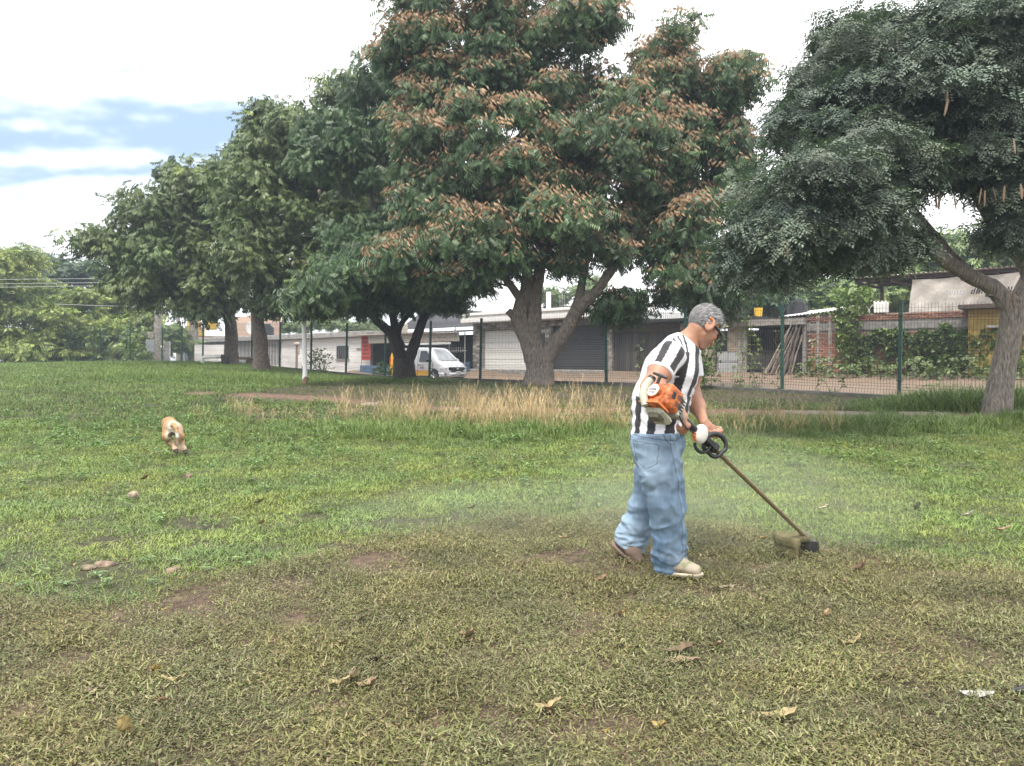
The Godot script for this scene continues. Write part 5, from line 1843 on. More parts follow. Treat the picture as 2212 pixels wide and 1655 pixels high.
func van_ring(x: float, y0: float, yb: float, yt: float, w0: float, wb: float, wt: float) -> Array:
	var half := [Vector2(w0 * 0.9, y0), Vector2(w0, y0 + 0.06), Vector2(wb, lerpf(y0, yb, 0.45)), Vector2(wb * 0.985, yb * 0.93), Vector2(wb * 0.955, yb), Vector2(lerpf(wb, wt, 0.45), lerpf(yb, yt, 0.45)), Vector2(wt, lerpf(yb, yt, 0.86)), Vector2(wt * 0.93, lerpf(yb, yt, 0.96)), Vector2(wt * 0.75, yt), Vector2(wt * 0.35, yt + 0.02)]
	var r := []
	for p in half:
		r.append(Vector3(x, p.y, p.x))
	for k in range(half.size() - 1, -1, -1):
		r.append(Vector3(x, half[k].y, -half[k].x))
	return r

func build_van() -> void:
	var n := 26.0
	var s := street_s(918, n - 0.8) - 0.7
	var foot := street(s, 0, n)
	foot.y = ground(foot.x, -foot.z) + 0.0
	var v := thing("parked_van", "silver cargo van with yellow rear wrap and ladder rack parked behind the fence", "van", foot, TURN)
	var silver := mat(lin(0.52, 0.53, 0.55), 0.32, null, 1.0, false, 0.25)
	silver.clearcoat_enabled = true
	silver.clearcoat = 0.6
	var yellow := mat(lin(0.72, 0.42, 0.02), 0.4)
	var orange := mat(lin(0.72, 0.25, 0.02), 0.4)
	var black := mat(lin(0.018, 0.018, 0.02), 0.5)
	var glass := mat(lin(0.05, 0.055, 0.06), 0.06)
	var chrome := mat(lin(0.6, 0.6, 0.62), 0.2, null, 1.0, false, 0.8)
	var whitep := mat(lin(0.7, 0.7, 0.69), 0.5)
	var X := -2.25                                          # rear end
	var rings := []
	for q in [[0.86, 0.32, 1.02, 1.76, 0.78, 0.83, 0.70], [1.6, 0.32, 1.02, 1.79, 0.78, 0.84, 0.71], [2.4, 0.32, 1.02, 1.79, 0.78, 0.84, 0.71], [2.95, 0.32, 1.02, 1.76, 0.78, 0.84, 0.70], [3.12, 0.32, 1.03, 1.70, 0.78, 0.84, 0.68], [3.5, 0.32, 1.04, 1.40, 0.78, 0.84, 0.70], [3.84, 0.32, 1.0, 1.12, 0.78, 0.83, 0.74], [3.98, 0.30, 0.93, 1.06, 0.78, 0.82, 0.72], [4.22, 0.30, 0.84, 0.99, 0.77, 0.80, 0.66], [4.38, 0.30, 0.74, 0.90, 0.72, 0.74, 0.58], [4.47, 0.31, 0.62, 0.76, 0.62, 0.64, 0.50], [4.50, 0.34, 0.54, 0.64, 0.52, 0.54, 0.42]]:
		rings.append(van_ring(X + q[0], q[1], q[2], q[3], q[4], q[5], q[6]))
	var b := MB.new()
	b.ring_loft(rings)
	outward(b)
	b.renormal()
	put("body", b.mesh(), silver, v)
	rings = []
	for q in [[0.0, 0.4, 0.98, 1.58, 0.70, 0.76, 0.62], [0.03, 0.34, 1.0, 1.68, 0.76, 0.81, 0.68], [0.3, 0.32, 1.02, 1.74, 0.78, 0.83, 0.70], [0.86, 0.32, 1.02, 1.76, 0.78, 0.83, 0.70]]:
		rings.append(van_ring(X + q[0], q[1], q[2], q[3], q[4], q[5], q[6]))
	b = MB.new()
	b.ring_loft(rings)
	outward(b)
	b.renormal()
	put("rear_panel", b.mesh(), yellow, v)
	# windscreen: bowed sheet on the slope
	b = MB.new()
	for j in 7:
		for k in 11:
			var t := j / 6.0
			var w := (k / 5.0 - 1.0)
			b.vert(Vector3(X + lerpf(3.16, 3.90, t) - 0.12 * w * w + 0.035, lerpf(1.67, 1.10, t) + 0.03 - 0.015 * w * w, -w * lerpf(0.60, 0.70, t)))
	for j in 6:
		for k in 10:
			var q := j * 11 + k
			b.i.append_array([q, q + 11, q + 12, q, q + 12, q + 1])
	b.renormal()
	put("windscreen", b.mesh(), mat(lin(0.25, 0.27, 0.29), 0.08), v)
	for k in 2:
		var wp := MB.new()
		wp.tube([Vector3(X + 3.92, 1.10, 0.5 - 0.6 * k), Vector3(X + 3.86, 1.16, -0.1 - 0.5 * k)], [0.014, 0.01], 5)
		put("wiper", wp.mesh(), black, v)
	for sd in [1.0, -1.0]:
		var z := func(y: float) -> float: return sd * (lerpf(0.822, 0.715, clampf((y - 1.02) / 0.7, 0, 1)) + 0.008)
		var flat := func(called: String, pts: Array, m: Material, off := 0.0, parent: Node = v) -> MeshInstance3D:
			var mb := MB.new()
			var c := ZERO
			var pp := []
			for p in pts:
				var y: float = p[1]
				var zz: float = z.call(y) if y > 1.02 else sd * (0.845 if y > 0.62 else lerpf(0.80, 0.845, clampf((y - 0.36) / 0.26, 0, 1)))
				pp.append(Vector3(X + p[0], y, zz + sd * off))
				c += pp[-1]
			c /= pp.size()
			for k in pp.size():
				if sd > 0:
					mb.tri(c, pp[k], pp[(k + 1) % pp.size()])
				else:
					mb.tri(c, pp[(k + 1) % pp.size()], pp[k])
			return put(called, mb.mesh(), m, parent)
		var door: MeshInstance3D = flat.call("door", [[2.42, 0.42], [3.30, 0.42], [3.52, 0.62], [3.60, 1.01], [2.42, 1.01]], silver, 0.012)
		flat.call("window", [[2.5, 1.07], [3.52, 1.07], [3.36, 1.28], [3.12, 1.55], [2.95, 1.62], [2.56, 1.62]], glass, 0.006)
		for seam in [[2.40, 0.4, 1.68], [3.6, 0.62, 1.04], [0.9, 0.5, 1.7]]:
			var sb := MB.new()
			sb.tube([Vector3(X + seam[0], seam[1], sd * 0.845), Vector3(X + seam[0], 1.0, sd * 0.85), Vector3(X + seam[0], seam[2], z.call(minf(seam[2], 1.68)))], [0.008, 0.008, 0.008], 4)
			put("seam", sb.mesh(), black, v)
		flat.call("stripe", [[0.9, 0.36], [3.42, 0.36], [3.42, 0.56], [0.9, 0.56]], yellow, 0.01)
		flat.call("stripe", [[0.9, 0.565], [3.42, 0.565], [3.42, 0.60], [0.9, 0.60]], orange, 0.011)
		flat.call("decal", [[2.08, 0.62], [2.22, 0.62], [2.2, 0.95], [2.05, 0.95]], black, 0.01)
		flat.call("decal", [[2.62, 0.80], [2.92, 0.80], [2.92, 0.90], [2.62, 0.90]], mat(lin(0.30, 0.30, 0.31), 0.6), 0.016)
		flat.call("decal", [[2.62, 0.72], [2.92, 0.72], [2.92, 0.775], [2.62, 0.775]], mat(lin(0.16, 0.16, 0.17), 0.6), 0.016)
		flat.call("decal", [[0.35, 0.98], [0.75, 0.98], [0.72, 1.0], [0.35, 1.0]], black, 0.012)
		for k in 4:
			flat.call("decal", [[0.3, 0.72 + 0.05 * k], [0.62 - 0.06 * k, 0.72 + 0.05 * k], [0.62 - 0.06 * k, 0.74 + 0.05 * k], [0.3, 0.74 + 0.05 * k]], black, 0.012)
		var hb := MB.new()
		hb.bbox(Vector3(0.2, 0.04, 0.03), 0.01, Transform3D(Basis(), Vector3(X + 2.56, 0.94, sd * 0.87)))
		put("handle", hb.mesh(), chrome, door)
		# mirror
		var mm := MB.new()
		mm.bbox(Vector3(0.14, 0.18, 0.2), 0.05, Transform3D(Basis(Vector3.UP, -0.3 * sd), Vector3(X + 3.42, 1.14, sd * 0.98)))
		put("mirror", mm.mesh(), black if sd > 0 else silver, v)
		# lamp clusters
		var hl := MB.new()
		var pts := [Vector3(4.08, 0.86, 0.80), Vector3(4.38, 0.80, 0.70), Vector3(4.47, 0.77, 0.54), Vector3(4.475, 0.66, 0.56), Vector3(4.36, 0.64, 0.73), Vector3(4.14, 0.74, 0.825)]
		var c := Vector3(4.36, 0.745, 0.73)
		for k in pts.size():
			var p0: Vector3 = pts[k] + Vector3(X + 0.012, 0, 0.012)
			var p1: Vector3 = pts[(k + 1) % pts.size()] + Vector3(X + 0.012, 0, 0.012)
			var cc := c + Vector3(X + 0.012, 0, 0.012)
			for a in 3:
				pass
			p0.z *= sd
			p1.z *= sd
			cc.z *= sd
			if sd > 0:
				hl.tri(cc, p0, p1)
			else:
				hl.tri(cc, p1, p0)
		var lamp := put("headlight", hl.mesh(), mat(lin(0.5, 0.52, 0.54), 0.12), v)
		var le := MB.new()
		le.ball(Vector3(X + 4.42, 0.735, sd * 0.655), Vector3(0.035, 0.05, 0.06), 6, 10)
		put("lens", le.mesh(), chrome, lamp)
		var tl := MB.new()
		tl.bbox(Vector3(0.09, 0.5, 0.07), 0.02, Transform3D(Basis(), Vector3(X + 0.03, 1.02, sd * 0.775)))
		put("tail_light", tl.mesh(), mat(lin(0.5, 0.02, 0.02), 0.25), v)
		var fg := MB.new()
		fg.bbox(Vector3(0.06, 0.1, 0.22), 0.02, Transform3D(Basis(Vector3.UP, 0.5 * sd), Vector3(X + 4.38, 0.46, sd * 0.62)))
		put("fog_light", fg.mesh(), black, v)
		# wheels
		for ax in [0.95, 3.68]:
			var ar := MB.new()
			ar.tube([Vector3(X + ax, 0.33, sd * 0.60), Vector3(X + ax, 0.33, sd * 0.848)], [0.40, 0.40], 28)
			put("wheel_arch", ar.mesh(), black, v)
			var wheel := Node3D.new()
			wheel.name = part_name(v, "wheel")
			v.add_child(wheel, true)
			wheel.position = Vector3(X + ax, 0.315, sd * 0.76)
			if ax > 2:
				wheel.rotation.y = 0.12
			var ty := MB.new()
			ty.tube([Vector3(0, 0, -0.1), Vector3(0, 0, -0.09), Vector3(0, 0, 0.08), Vector3(0, 0, 0.1)], [0.27, 0.315, 0.315, 0.285], 28)
			put("tyre", ty.mesh(), mat(lin(0.022, 0.022, 0.023), 0.85), wheel)
			var rm := MB.new()
			var f: float = sd
			rm.tube([Vector3(0, 0, 0.09 * f), Vector3(0, 0, 0.104 * f)], [0.20, 0.20], 24)
			put("rim", rm.mesh(), black, wheel)
			for k in 5:
				for e in [-1.0, 1.0]:
					var spk := MB.new()
					spk.bbox(Vector3(0.03, 0.19, 0.02), 0.006, Transform3D(Basis(Vector3(0, 0, 1), TAU * k / 5.0 + 0.16 * e), ZERO) * Transform3D(Basis(), Vector3(0, 0.105, 0.112 * f)))
					put("spoke", spk.mesh(), chrome, wheel)
			var hb2 := MB.new()
			hb2.tube([Vector3(0, 0, 0.10 * f), Vector3(0, 0, 0.13 * f)], [0.05, 0.04], 14)
			put("hub", hb2.mesh(), chrome, wheel)
	# front
	var gr := MB.new()
	var gp := [Vector2(-0.52, 0.79), Vector2(0.52, 0.79), Vector2(0.56, 0.72), Vector2(0.44, 0.56), Vector2(-0.44, 0.56), Vector2(-0.56, 0.72)]
	var gc := Vector3(X + 4.535, 0.68, 0)
	for k in 6:
		var p: Vector2 = gp[k]
		var q: Vector2 = gp[(k + 1) % 6]
		gr.tri(gc, Vector3(X + 4.53 - 0.16 * p.x * p.x, p.y, -p.x), Vector3(X + 4.53 - 0.16 * q.x * q.x, q.y, -q.x))
	outward(gr)
	var grille := put("grille", gr.mesh(), black, v)
	(grille.mesh as ArrayMesh)
	for k in 4:
		var gb := MB.new()
		gb.bbox(Vector3(0.02, 0.016, 0.86), 0.004, Transform3D(Basis(), Vector3(X + 4.535, 0.60 + 0.05 * k, 0)))
		put("bar", gb.mesh(), mat(lin(0.12, 0.12, 0.125), 0.3), grille)
	var em := MB.new()
	em.bbox(Vector3(0.02, 0.05, 0.22), 0.006, Transform3D(Basis(), Vector3(X + 4.556, 0.70, 0)))
	em.bbox(Vector3(0.022, 0.085, 0.085), 0.006, Transform3D(Basis(), Vector3(X + 4.556, 0.70, 0)))
	put("emblem", em.mesh(), chrome, v)
	var bp := MB.new()
	rings = []
	for q in [[-0.84, 4.02], [-0.78, 4.30], [-0.5, 4.50], [0.0, 4.55], [0.5, 4.50], [0.78, 4.30], [0.84, 4.02]]:
		rings.append([Vector3(X + q[1] - 0.25, 0.28, -q[0]), Vector3(X + q[1], 0.30, -q[0]), Vector3(X + q[1] + 0.02, 0.42, -q[0]), Vector3(X + q[1], 0.54, -q[0]), Vector3(X + q[1] - 0.25, 0.56, -q[0])])
	bp.ring_loft(rings)
	outward(bp)
	bp.renormal()
	put("bumper", bp.mesh(), silver, v)
	for k in 2:
		var cb := MB.new()
		cb.tube([Vector3(X + 4.34, 0.37 + 0.07 * k, 0.76), Vector3(X + 4.55, 0.36 + 0.07 * k, 0.48), Vector3(X + 4.585, 0.36 + 0.07 * k, 0), Vector3(X + 4.55, 0.36 + 0.07 * k, -0.48), Vector3(X + 4.34, 0.37 + 0.07 * k, -0.76)], [0.014, 0.016, 0.016, 0.016, 0.014], 6)
		put("trim", cb.mesh(), chrome, v)
	var intake := MB.new()
	intake.bbox(Vector3(0.03, 0.05, 0.8), 0.01, Transform3D(Basis(), Vector3(X + 4.565, 0.40, 0)))
	put("intake", intake.mesh(), black, v)
	var pl := MB.new()
	pl.bbox(Vector3(0.012, 0.15, 0.32), 0.004, Transform3D(Basis(), Vector3(X + 4.585, 0.5, -0.02)))
	put("number_plate", pl.mesh(), mat(lin(0.62, 0.62, 0.6), 0.5), v)
	text(v, "lettering", "VTN 41", 0.09, mat(lin(0.05, 0.05, 0.06), 0.6), Vector3(X + 4.594, 0.5, -0.02), true, 0.004, 0.0, PI / 2)
	# roof rack with ladders
	var rack := MB.new()
	for sd in [-1.0, 1.0]:
		rack.tube([Vector3(X + 0.3, 1.92, 0.6 * sd), Vector3(X + 3.0, 1.92, 0.6 * sd)], [0.022, 0.022], 6)
		for x in [0.4, 1.6, 2.8]:
			rack.tube([Vector3(X + x, 1.74, 0.62 * sd), Vector3(X + x, 1.92, 0.6 * sd)], [0.02, 0.02], 6)
	for x in [0.4, 1.6, 2.8]:
		rack.tube([Vector3(X + x, 1.92, -0.62), Vector3(X + x, 1.92, 0.62)], [0.02, 0.02], 6)
	put("roof_rack", rack.mesh(), black, v)
	var lad := thing("ladder", "white aluminium ladder lashed on the roof rack of the van", "ladder", foot + Vector3(0, 1.95, 0), TURN)
	for sd in [-1.0, 1.0]:
		var lb := MB.new()
		lb.bbox(Vector3(3.7, 0.09, 0.045), 0.008, Transform3D(Basis(), Vector3(-0.1, 0.05, 0.18 + 0.19 * sd)))
		put("rail", lb.mesh(), whitep, lad)
	for k in 12:
		var lb := MB.new()
		lb.tube([Vector3(-1.8 + 0.3 * k, 0.05, 0.0), Vector3(-1.8 + 0.3 * k, 0.05, 0.37)], [0.016, 0.016], 6)
		put("rung", lb.mesh(), whitep, lad)
	say("van")

# ---------------------------------------------------------------- bodies: distance fields meshed as surface nets
const FAR := 1000.0

class Field:
	var a := PackedVector3Array()
	var ba := PackedVector3Array()
	var il := PackedFloat32Array()
	var ra := PackedFloat32Array()
	var dr := PackedFloat32Array()
	var ax := PackedVector3Array()
	var sq := PackedFloat32Array()
	var k := 0.03

	func bone(p: Vector3, q: Vector3, r0: float, r1: float, axis := Vector3.ZERO, squash := 1.0) -> void:
		a.append(p)
		ba.append(q - p)
		il.append(1.0 / maxf((q - p).length_squared(), 1e-8))
		ra.append(r0)
		dr.append(r1 - r0)
		ax.append(axis)
		sq.append(squash - 1.0)

	func at(p: Vector3) -> float:
		var d := 1000.0
		for j in a.size():
			var v := p - a[j]
			var h := clampf(v.dot(ba[j]) * il[j], 0.0, 1.0)
			v -= ba[j] * h
			if sq[j] != 0.0:
				v += ax[j] * (v.dot(ax[j]) * sq[j])
			var e := v.length() - ra[j] - dr[j] * h
			var t := maxf(k - absf(d - e), 0.0) / k
			d = minf(d, e) - t * t * k * 0.25
		return d

func nets(b: MB, f: Callable, lo: Vector3, hi: Vector3, cell: float, paint: Callable) -> void:
	var nx := int((hi.x - lo.x) / cell) + 2
	var ny := int((hi.y - lo.y) / cell) + 2
	var nz := int((hi.z - lo.z) / cell) + 2
	var g := PackedFloat32Array()
	g.resize(nx * ny * nz)
	g.fill(FAR)
	var B := 5
	var rad := cell * B * 0.5 * 1.75 + 2.0 * cell
	var blocks := []
	for bz in range(0, nz, B):
		for by in range(0, ny, B):
			for bxx in range(0, nx, B):
				var c := lo + Vector3(bxx + B * 0.5, by + B * 0.5, bz + B * 0.5) * cell
				var d: float = f.call(c)
				if absf(d) > rad * 1.25:
					if d < 0.0:
						for z in range(bz, mini(bz + B, nz)):
							for y in range(by, mini(by + B, ny)):
								for x in range(bxx, mini(bxx + B, nx)):
									g[(z * ny + y) * nx + x] = -FAR
					continue
				blocks.append(Vector3i(bxx, by, bz))
				for z in range(bz, mini(bz + B, nz)):
					for y in range(by, mini(by + B, ny)):
						for x in range(bxx, mini(bxx + B, nx)):
							g[(z * ny + y) * nx + x] = f.call(lo + Vector3(x, y, z) * cell)
	var ids := {}
	var first := b.v.size()
	for q in blocks:
		for z in range(q.z, mini(q.z + B, nz - 1)):
			for y in range(q.y, mini(q.y + B, ny - 1)):
				for x in range(q.x, mini(q.x + B, nx - 1)):
					var o := (z * ny + y) * nx + x
					var m := 0
					for c in 8:
						if g[o + (c & 1) + ((c >> 1) & 1) * nx + (c >> 2) * nx * ny] < 0.0:
							m |= 1 << c
					if m == 0 or m == 255:
						continue
					var sum := Vector3.ZERO
					var cnt := 0
					for e in 12:
						var c0: int = [0, 2, 4, 6, 0, 1, 4, 5, 0, 1, 2, 3][e]
						var c1: int = c0 + [1, 1, 1, 1, 2, 2, 2, 2, 4, 4, 4, 4][e]
						if ((m >> c0) & 1) == ((m >> c1) & 1):
							continue
						var d0 := clampf(g[o + (c0 & 1) + ((c0 >> 1) & 1) * nx + (c0 >> 2) * nx * ny], -cell * 2, cell * 2)
						var d1 := clampf(g[o + (c1 & 1) + ((c1 >> 1) & 1) * nx + (c1 >> 2) * nx * ny], -cell * 2, cell * 2)
						var t := d0 / (d0 - d1)
						var p0 := Vector3(c0 & 1, (c0 >> 1) & 1, c0 >> 2)
						var p1 := Vector3(c1 & 1, (c1 >> 1) & 1, c1 >> 2)
						sum += p0.lerp(p1, t)
						cnt += 1
					var p := lo + (Vector3(x, y, z) + sum / cnt) * cell
					b.col = paint.call(p)
					ids[o] = b.vert(p)
	var sx := 1
	var sy := nx
	var sz := nx * ny
	for o in ids:
		var x: int = o % nx
		var y: int = (o / nx) % ny
		var z: int = o / (nx * ny)
		var s0 := g[o] < 0.0
		if x < nx - 1 and y > 0 and z > 0 and s0 != (g[o + sx] < 0.0) and ids.has(o - sy) and ids.has(o - sz) and ids.has(o - sy - sz):
			face(b, ids[o], ids[o - sy], ids[o - sy - sz], ids[o - sz], s0)
		if y < ny - 1 and x > 0 and z > 0 and s0 != (g[o + sy] < 0.0) and ids.has(o - sx) and ids.has(o - sz) and ids.has(o - sx - sz):
			face(b, ids[o], ids[o - sz], ids[o - sx - sz], ids[o - sx], s0)
		if z < nz - 1 and x > 0 and y > 0 and s0 != (g[o + sz] < 0.0) and ids.has(o - sx) and ids.has(o - sy) and ids.has(o - sx - sy):
			face(b, ids[o], ids[o - sx], ids[o - sx - sy], ids[o - sy], s0)

func face(b: MB, p: int, q: int, r: int, s: int, inside: bool) -> void:
	if inside:
		b.i.append_array([p, q, r, p, r, s])
	else:
		b.i.append_array([p, r, q, p, s, r])

func bounds(pts: Array, pad: float) -> AABB:
	var a := AABB(pts[0], Vector3.ZERO)
	for p in pts:
		a = a.expand(p)
	return a.grow(pad)

func smin(a: float, b: float, k: float) -> float:
	var t := maxf(k - absf(a - b), 0.0) / k
	return minf(a, b) - t * t * k * 0.25

func smax(a: float, b: float, k: float) -> float:
	return -smin(-a, -b, k)

func egg(p: Vector3, r: Vector3) -> float:
	var k0 := (p / r).length()
	var k1 := (p / (r * r)).length()
	return k0 * (k0 - 1.0) / maxf(k1, 1e-6)

# a gripping hand: knuckle row along h (index finger first), fingers curling round an axis
func hand(f: Field, wrist: Vector3, d: Vector3, back: Vector3, h: Vector3, curl: Array, thumb: Array) -> Array:
	var palm := wrist + d * 0.085
	f.bone(wrist, wrist + d * 0.03, 0.027, 0.026, h, 0.85)
	f.bone(wrist + d * 0.03 - h * 0.02, palm - h * 0.028, 0.018, 0.015)
	f.bone(wrist + d * 0.03, palm + h * 0.004, 0.02, 0.016)
	f.bone(wrist + d * 0.03 + h * 0.018, palm + h * 0.03, 0.018, 0.0155)
	var tips := []
	var lens := [[0.042, 0.027, 0.022], [0.046, 0.03, 0.023], [0.043, 0.028, 0.022], [0.034, 0.021, 0.019]]
	for j in 4:
		var p := palm + h * (0.033 - 0.0215 * j) - d * (0.012 if j == 3 else 0.004 * absf(j - 1.0))
		var dir := d
		for k in 3:
			dir = dir.rotated(h, -curl[k] * (1.0 + 0.05 * j)).normalized()
			var q: Vector3 = p + dir * lens[j][k]
			f.bone(p, q, 0.0105 - 0.001 * k - (0.001 if j == 3 else 0.0), 0.0098 - 0.001 * k - (0.001 if j == 3 else 0.0))
			p = q
		tips.append([p, dir])
	f.bone(wrist + d * 0.025 + h * 0.02, thumb[0], 0.018, 0.0135)
	f.bone(thumb[0], thumb[1], 0.0125, 0.0108)
	f.bone(thumb[1], thumb[2], 0.0108, 0.0085)
	return tips

func build_person() -> void:
	var F := Vector3(0.94, 0, -0.34).normalized()
	var R := Vector3(0.34, 0, 0.94).normalized()
	var U := Vector3.UP
	# joints
	var waist := at(1419, 925, 4.72)
	var belly := at(1425, 868, 4.71)
	var chest := at(1450, 800, 4.70)
	var upper := at(1472, 757, 4.70)
	var neck0 := at(1487, 742, 4.70)
	var sh_r := at(1446, 768, 4.50)
	var sh_l := at(1486, 762, 4.92)
	var el_r := at(1407, 838, 4.36)
	var wr_r := at(1470, 890, 4.28)
	var el_l := at(1497, 858, 4.90)
	var wr_l := at(1521, 912, 4.66)
	var hip_r := at(1413, 955, 4.62)
	var hip_l := at(1430, 952, 4.86)
	var kn_r := at(1441, 1085, 4.58)
	var kn_l := at(1400, 1085, 4.98)
	var an_r := at(1449, 1216, 4.63)
	var an_l := at(1357, 1176, 5.03)
	var HF := Vector3(0.91, 0, -0.415).normalized()
	var pitch := 0.72
	var hz := (HF * cos(pitch) - U * sin(pitch)).normalized()
	var hy := (HF * sin(pitch) + U * cos(pitch)).normalized()
	var hx := hy.cross(hz).normalized()                     # the man's left
	var head := at(1521, 704, 4.69)
	var HB := Basis(hx, hy, hz)
	var HI := HB.inverse()
	var foot := on_ground(an_r.x, 4.75)
	var man := thing("person", "man in black-and-white striped jersey and blue jeans bent over a string trimmer", "person", foot)
	# ---------------- body
	var skin := Color(0.37, 0.185, 0.115)
	var body := Field.new()
	body.k = 0.05
	body.bone(neck0 - HF * 0.015, head - hy * 0.05 - hz * 0.03, 0.060, 0.052)
	body.bone(sh_r, sh_r.lerp(el_r, 0.5), 0.066, 0.064)
	body.bone(sh_r.lerp(el_r, 0.5), el_r, 0.064, 0.054)
	body.bone(el_r, el_r.lerp(wr_r, 0.35), 0.053, 0.051)
	body.bone(el_r.lerp(wr_r, 0.35), wr_r, 0.047, 0.029)
	body.bone(sh_l, sh_l.lerp(el_l, 0.5), 0.062, 0.057)
	body.bone(sh_l.lerp(el_l, 0.5), el_l, 0.055, 0.046)
	body.bone(el_l, el_l.lerp(wr_l, 0.35), 0.046, 0.046)
	body.bone(el_l.lerp(wr_l, 0.35), wr_l, 0.045, 0.029)
	body.bone(sh_r, sh_l, 0.06, 0.06)
	body.bone(upper, belly, 0.10, 0.12)
	body.bone(belly, waist, 0.12, 0.11)
	body.bone(hip_r, kn_r, 0.075, 0.052)
	body.bone(kn_r, an_r, 0.05, 0.036)
	body.bone(hip_l, kn_l, 0.075, 0.052)
	body.bone(kn_l, an_l, 0.05, 0.036)
	var tone := func(p: Vector3) -> Color:
		var v: float = 1.0 + 0.16 * noise.get_noise_3d(p.x * 400, p.y * 400, p.z * 400) + 0.10 * noise2.get_noise_3d(p.x * 1600, p.y * 1600, p.z * 1600)
		return Color(skin.r * v, skin.g * v, skin.b * v)
	var b := MB.new()
	var all := [waist, upper, sh_r, sh_l, el_r, wr_r, el_l, wr_l, hip_r, hip_l, kn_r, kn_l, an_r, an_l, neck0, head]
	var box := bounds(all, 0.16)
	nets(b, body.at, box.position, box.end, 0.011, tone)
	# head
	var feat := Field.new()
	feat.k = 0.018
	feat.bone(Vector3(-0.034, 0.014, 0.083), Vector3(0.034, 0.014, 0.083), 0.013, 0.013)
	feat.bone(Vector3(0, 0.0, 0.094), Vector3(0, -0.045, 0.112), 0.009, 0.0155)
	feat.bone(Vector3(-0.014, -0.048, 0.1), Vector3(0.014, -0.048, 0.1), 0.009, 0.009)
	feat.bone(Vector3(0, -0.108, 0.072), Vector3(0, -0.098, 0.066), 0.022, 0.026)
	feat.bone(Vector3(-0.02, -0.074, 0.089), Vector3(0.02, -0.074, 0.089), 0.007, 0.007)
	feat.bone(Vector3(-0.018, -0.083, 0.087), Vector3(0.018, -0.083, 0.087), 0.008, 0.008)
	for s in [-1.0, 1.0]:
		feat.bone(Vector3(s * 0.04, -0.03, 0.062), Vector3(s * 0.035, -0.05, 0.058), 0.03, 0.028)
		feat.bone(Vector3(s * 0.048, -0.066, 0.005), Vector3(s * 0.02, -0.105, 0.06), 0.014, 0.018)
	var skull := func(p: Vector3) -> float:
		var q: Vector3 = HI * (p - head)
		var d: float = egg(q - Vector3(0, 0.022, -0.012), Vector3(0.076, 0.1, 0.098))
		d = smin(d, egg(q - Vector3(0, -0.055, 0.03), Vector3(0.06, 0.066, 0.062)), 0.035)
		d = smin(d, feat.at(q), 0.014)
		for s in [-1.0, 1.0]:
			var e: Vector3 = q - Vector3(s * 0.085, -0.012, -0.022)
			e = Basis(Vector3.UP, -0.7 * s) * (Basis(Vector3.RIGHT, 0.25) * e)
			var ear: float = egg(e, Vector3(0.011, 0.043, 0.030))
			ear = smax(ear, -egg(e - Vector3(s * 0.008, 0.004, 0.004), Vector3(0.008, 0.022, 0.013)), 0.006)
			d = smin(d, ear, 0.008)
			d = smax(d, -egg(q - Vector3(s * 0.032, -0.008, 0.103), Vector3(0.018, 0.012, 0.016)), 0.012)
			d = smin(d, (q - Vector3(s * 0.032, -0.008, 0.078)).length() - 0.0125, 0.003)
		var v: Vector3 = p - (neck0 - HF * 0.015)
		var nb: Vector3 = head - hy * 0.05 - hz * 0.03 - (neck0 - HF * 0.015)
		var h := clampf(v.dot(nb) / nb.length_squared(), 0.0, 1.0)
		d = smin(d, (v - nb * h).length() - lerpf(0.060, 0.052, h), 0.02)
		return d
	var face_tone := func(p: Vector3) -> Color:
		var q: Vector3 = HI * (p - head)
		for s in [-1.0, 1.0]:
			var e: Vector3 = q - Vector3(s * 0.032, -0.008, 0.078)
			if e.length() < 0.0142 and q.z > 0.083:
				return Color(0.03, 0.02, 0.015) if Vector2(e.x, e.y + 0.003).length() < 0.006 else Color(0.6, 0.55, 0.5)
		var c: Color = tone.call(p)
		if absf(q.x) < 0.024 and q.y < -0.068 and q.y > -0.09 and q.z > 0.08:
			return c * Color(0.85, 0.6, 0.6)
		if q.y < -0.05 and q.z > 0.02:                       # grey stubble
			var t: float = 0.28 * smoothstep(-0.05, -0.09, q.y) * (0.7 + 0.6 * noise.get_noise_3d(q.x * 3000, q.y * 3000, q.z * 3000))
			c = c.lerp(Color(0.3, 0.27, 0.25), t)
		if q.z > 0.06 and q.y > -0.06:
			c = c * Color(1.06, 0.97, 0.95)
		return c
	nets(b, skull, head - Vector3.ONE * 0.16, head + Vector3.ONE * 0.16, 0.0042, face_tone)
	# hands
	var T := (at(1740, 1160, 5.1) - at(1440, 878, 4.22)).normalized()   # along the trimmer shaft
	var TU := (U - T * U.dot(T)).normalized()
	var TX := TU.cross(T).normalized()
	var hr := Field.new()
	hr.k = 0.012
	var d := (at(1484, 917, 4.27) - wr_r).normalized()
	var h := (T - d * T.dot(d)).normalized()
	var back := h.cross(d).normalized()
	var sgn := 1.0 if back.dot(Vector3(0.6, 0.2, 0.7)) > 0 else -1.0
	var kn := wr_r + d * 0.06
	hand(hr, wr_r, d, back * sgn, h, [0.9 * sgn, 1.25 * sgn, 0.8 * sgn], [kn + h * 0.045 - back * sgn * 0.012, kn + h * 0.06 + d * 0.022 - back * sgn * 0.035, kn + h * 0.055 + d * 0.04 - back * sgn * 0.05])
	var bb := bounds([wr_r, wr_r + d * 0.16], 0.11)
	nets(b, hr.at, bb.position, bb.end, 0.0045, tone)
	var hl := Field.new()
	hl.k = 0.012
	d = Vector3(0.50, -0.84, 0.16).normalized()
	h = Vector3(0.62, 0.42, -0.55)
	h = (h - d * h.dot(d)).normalized()
	back = h.cross(d).normalized()
	sgn = 1.0 if back.dot(Vector3(0.2, 0.5, -0.9)) > 0 else -1.0
	kn = wr_l + d * 0.055
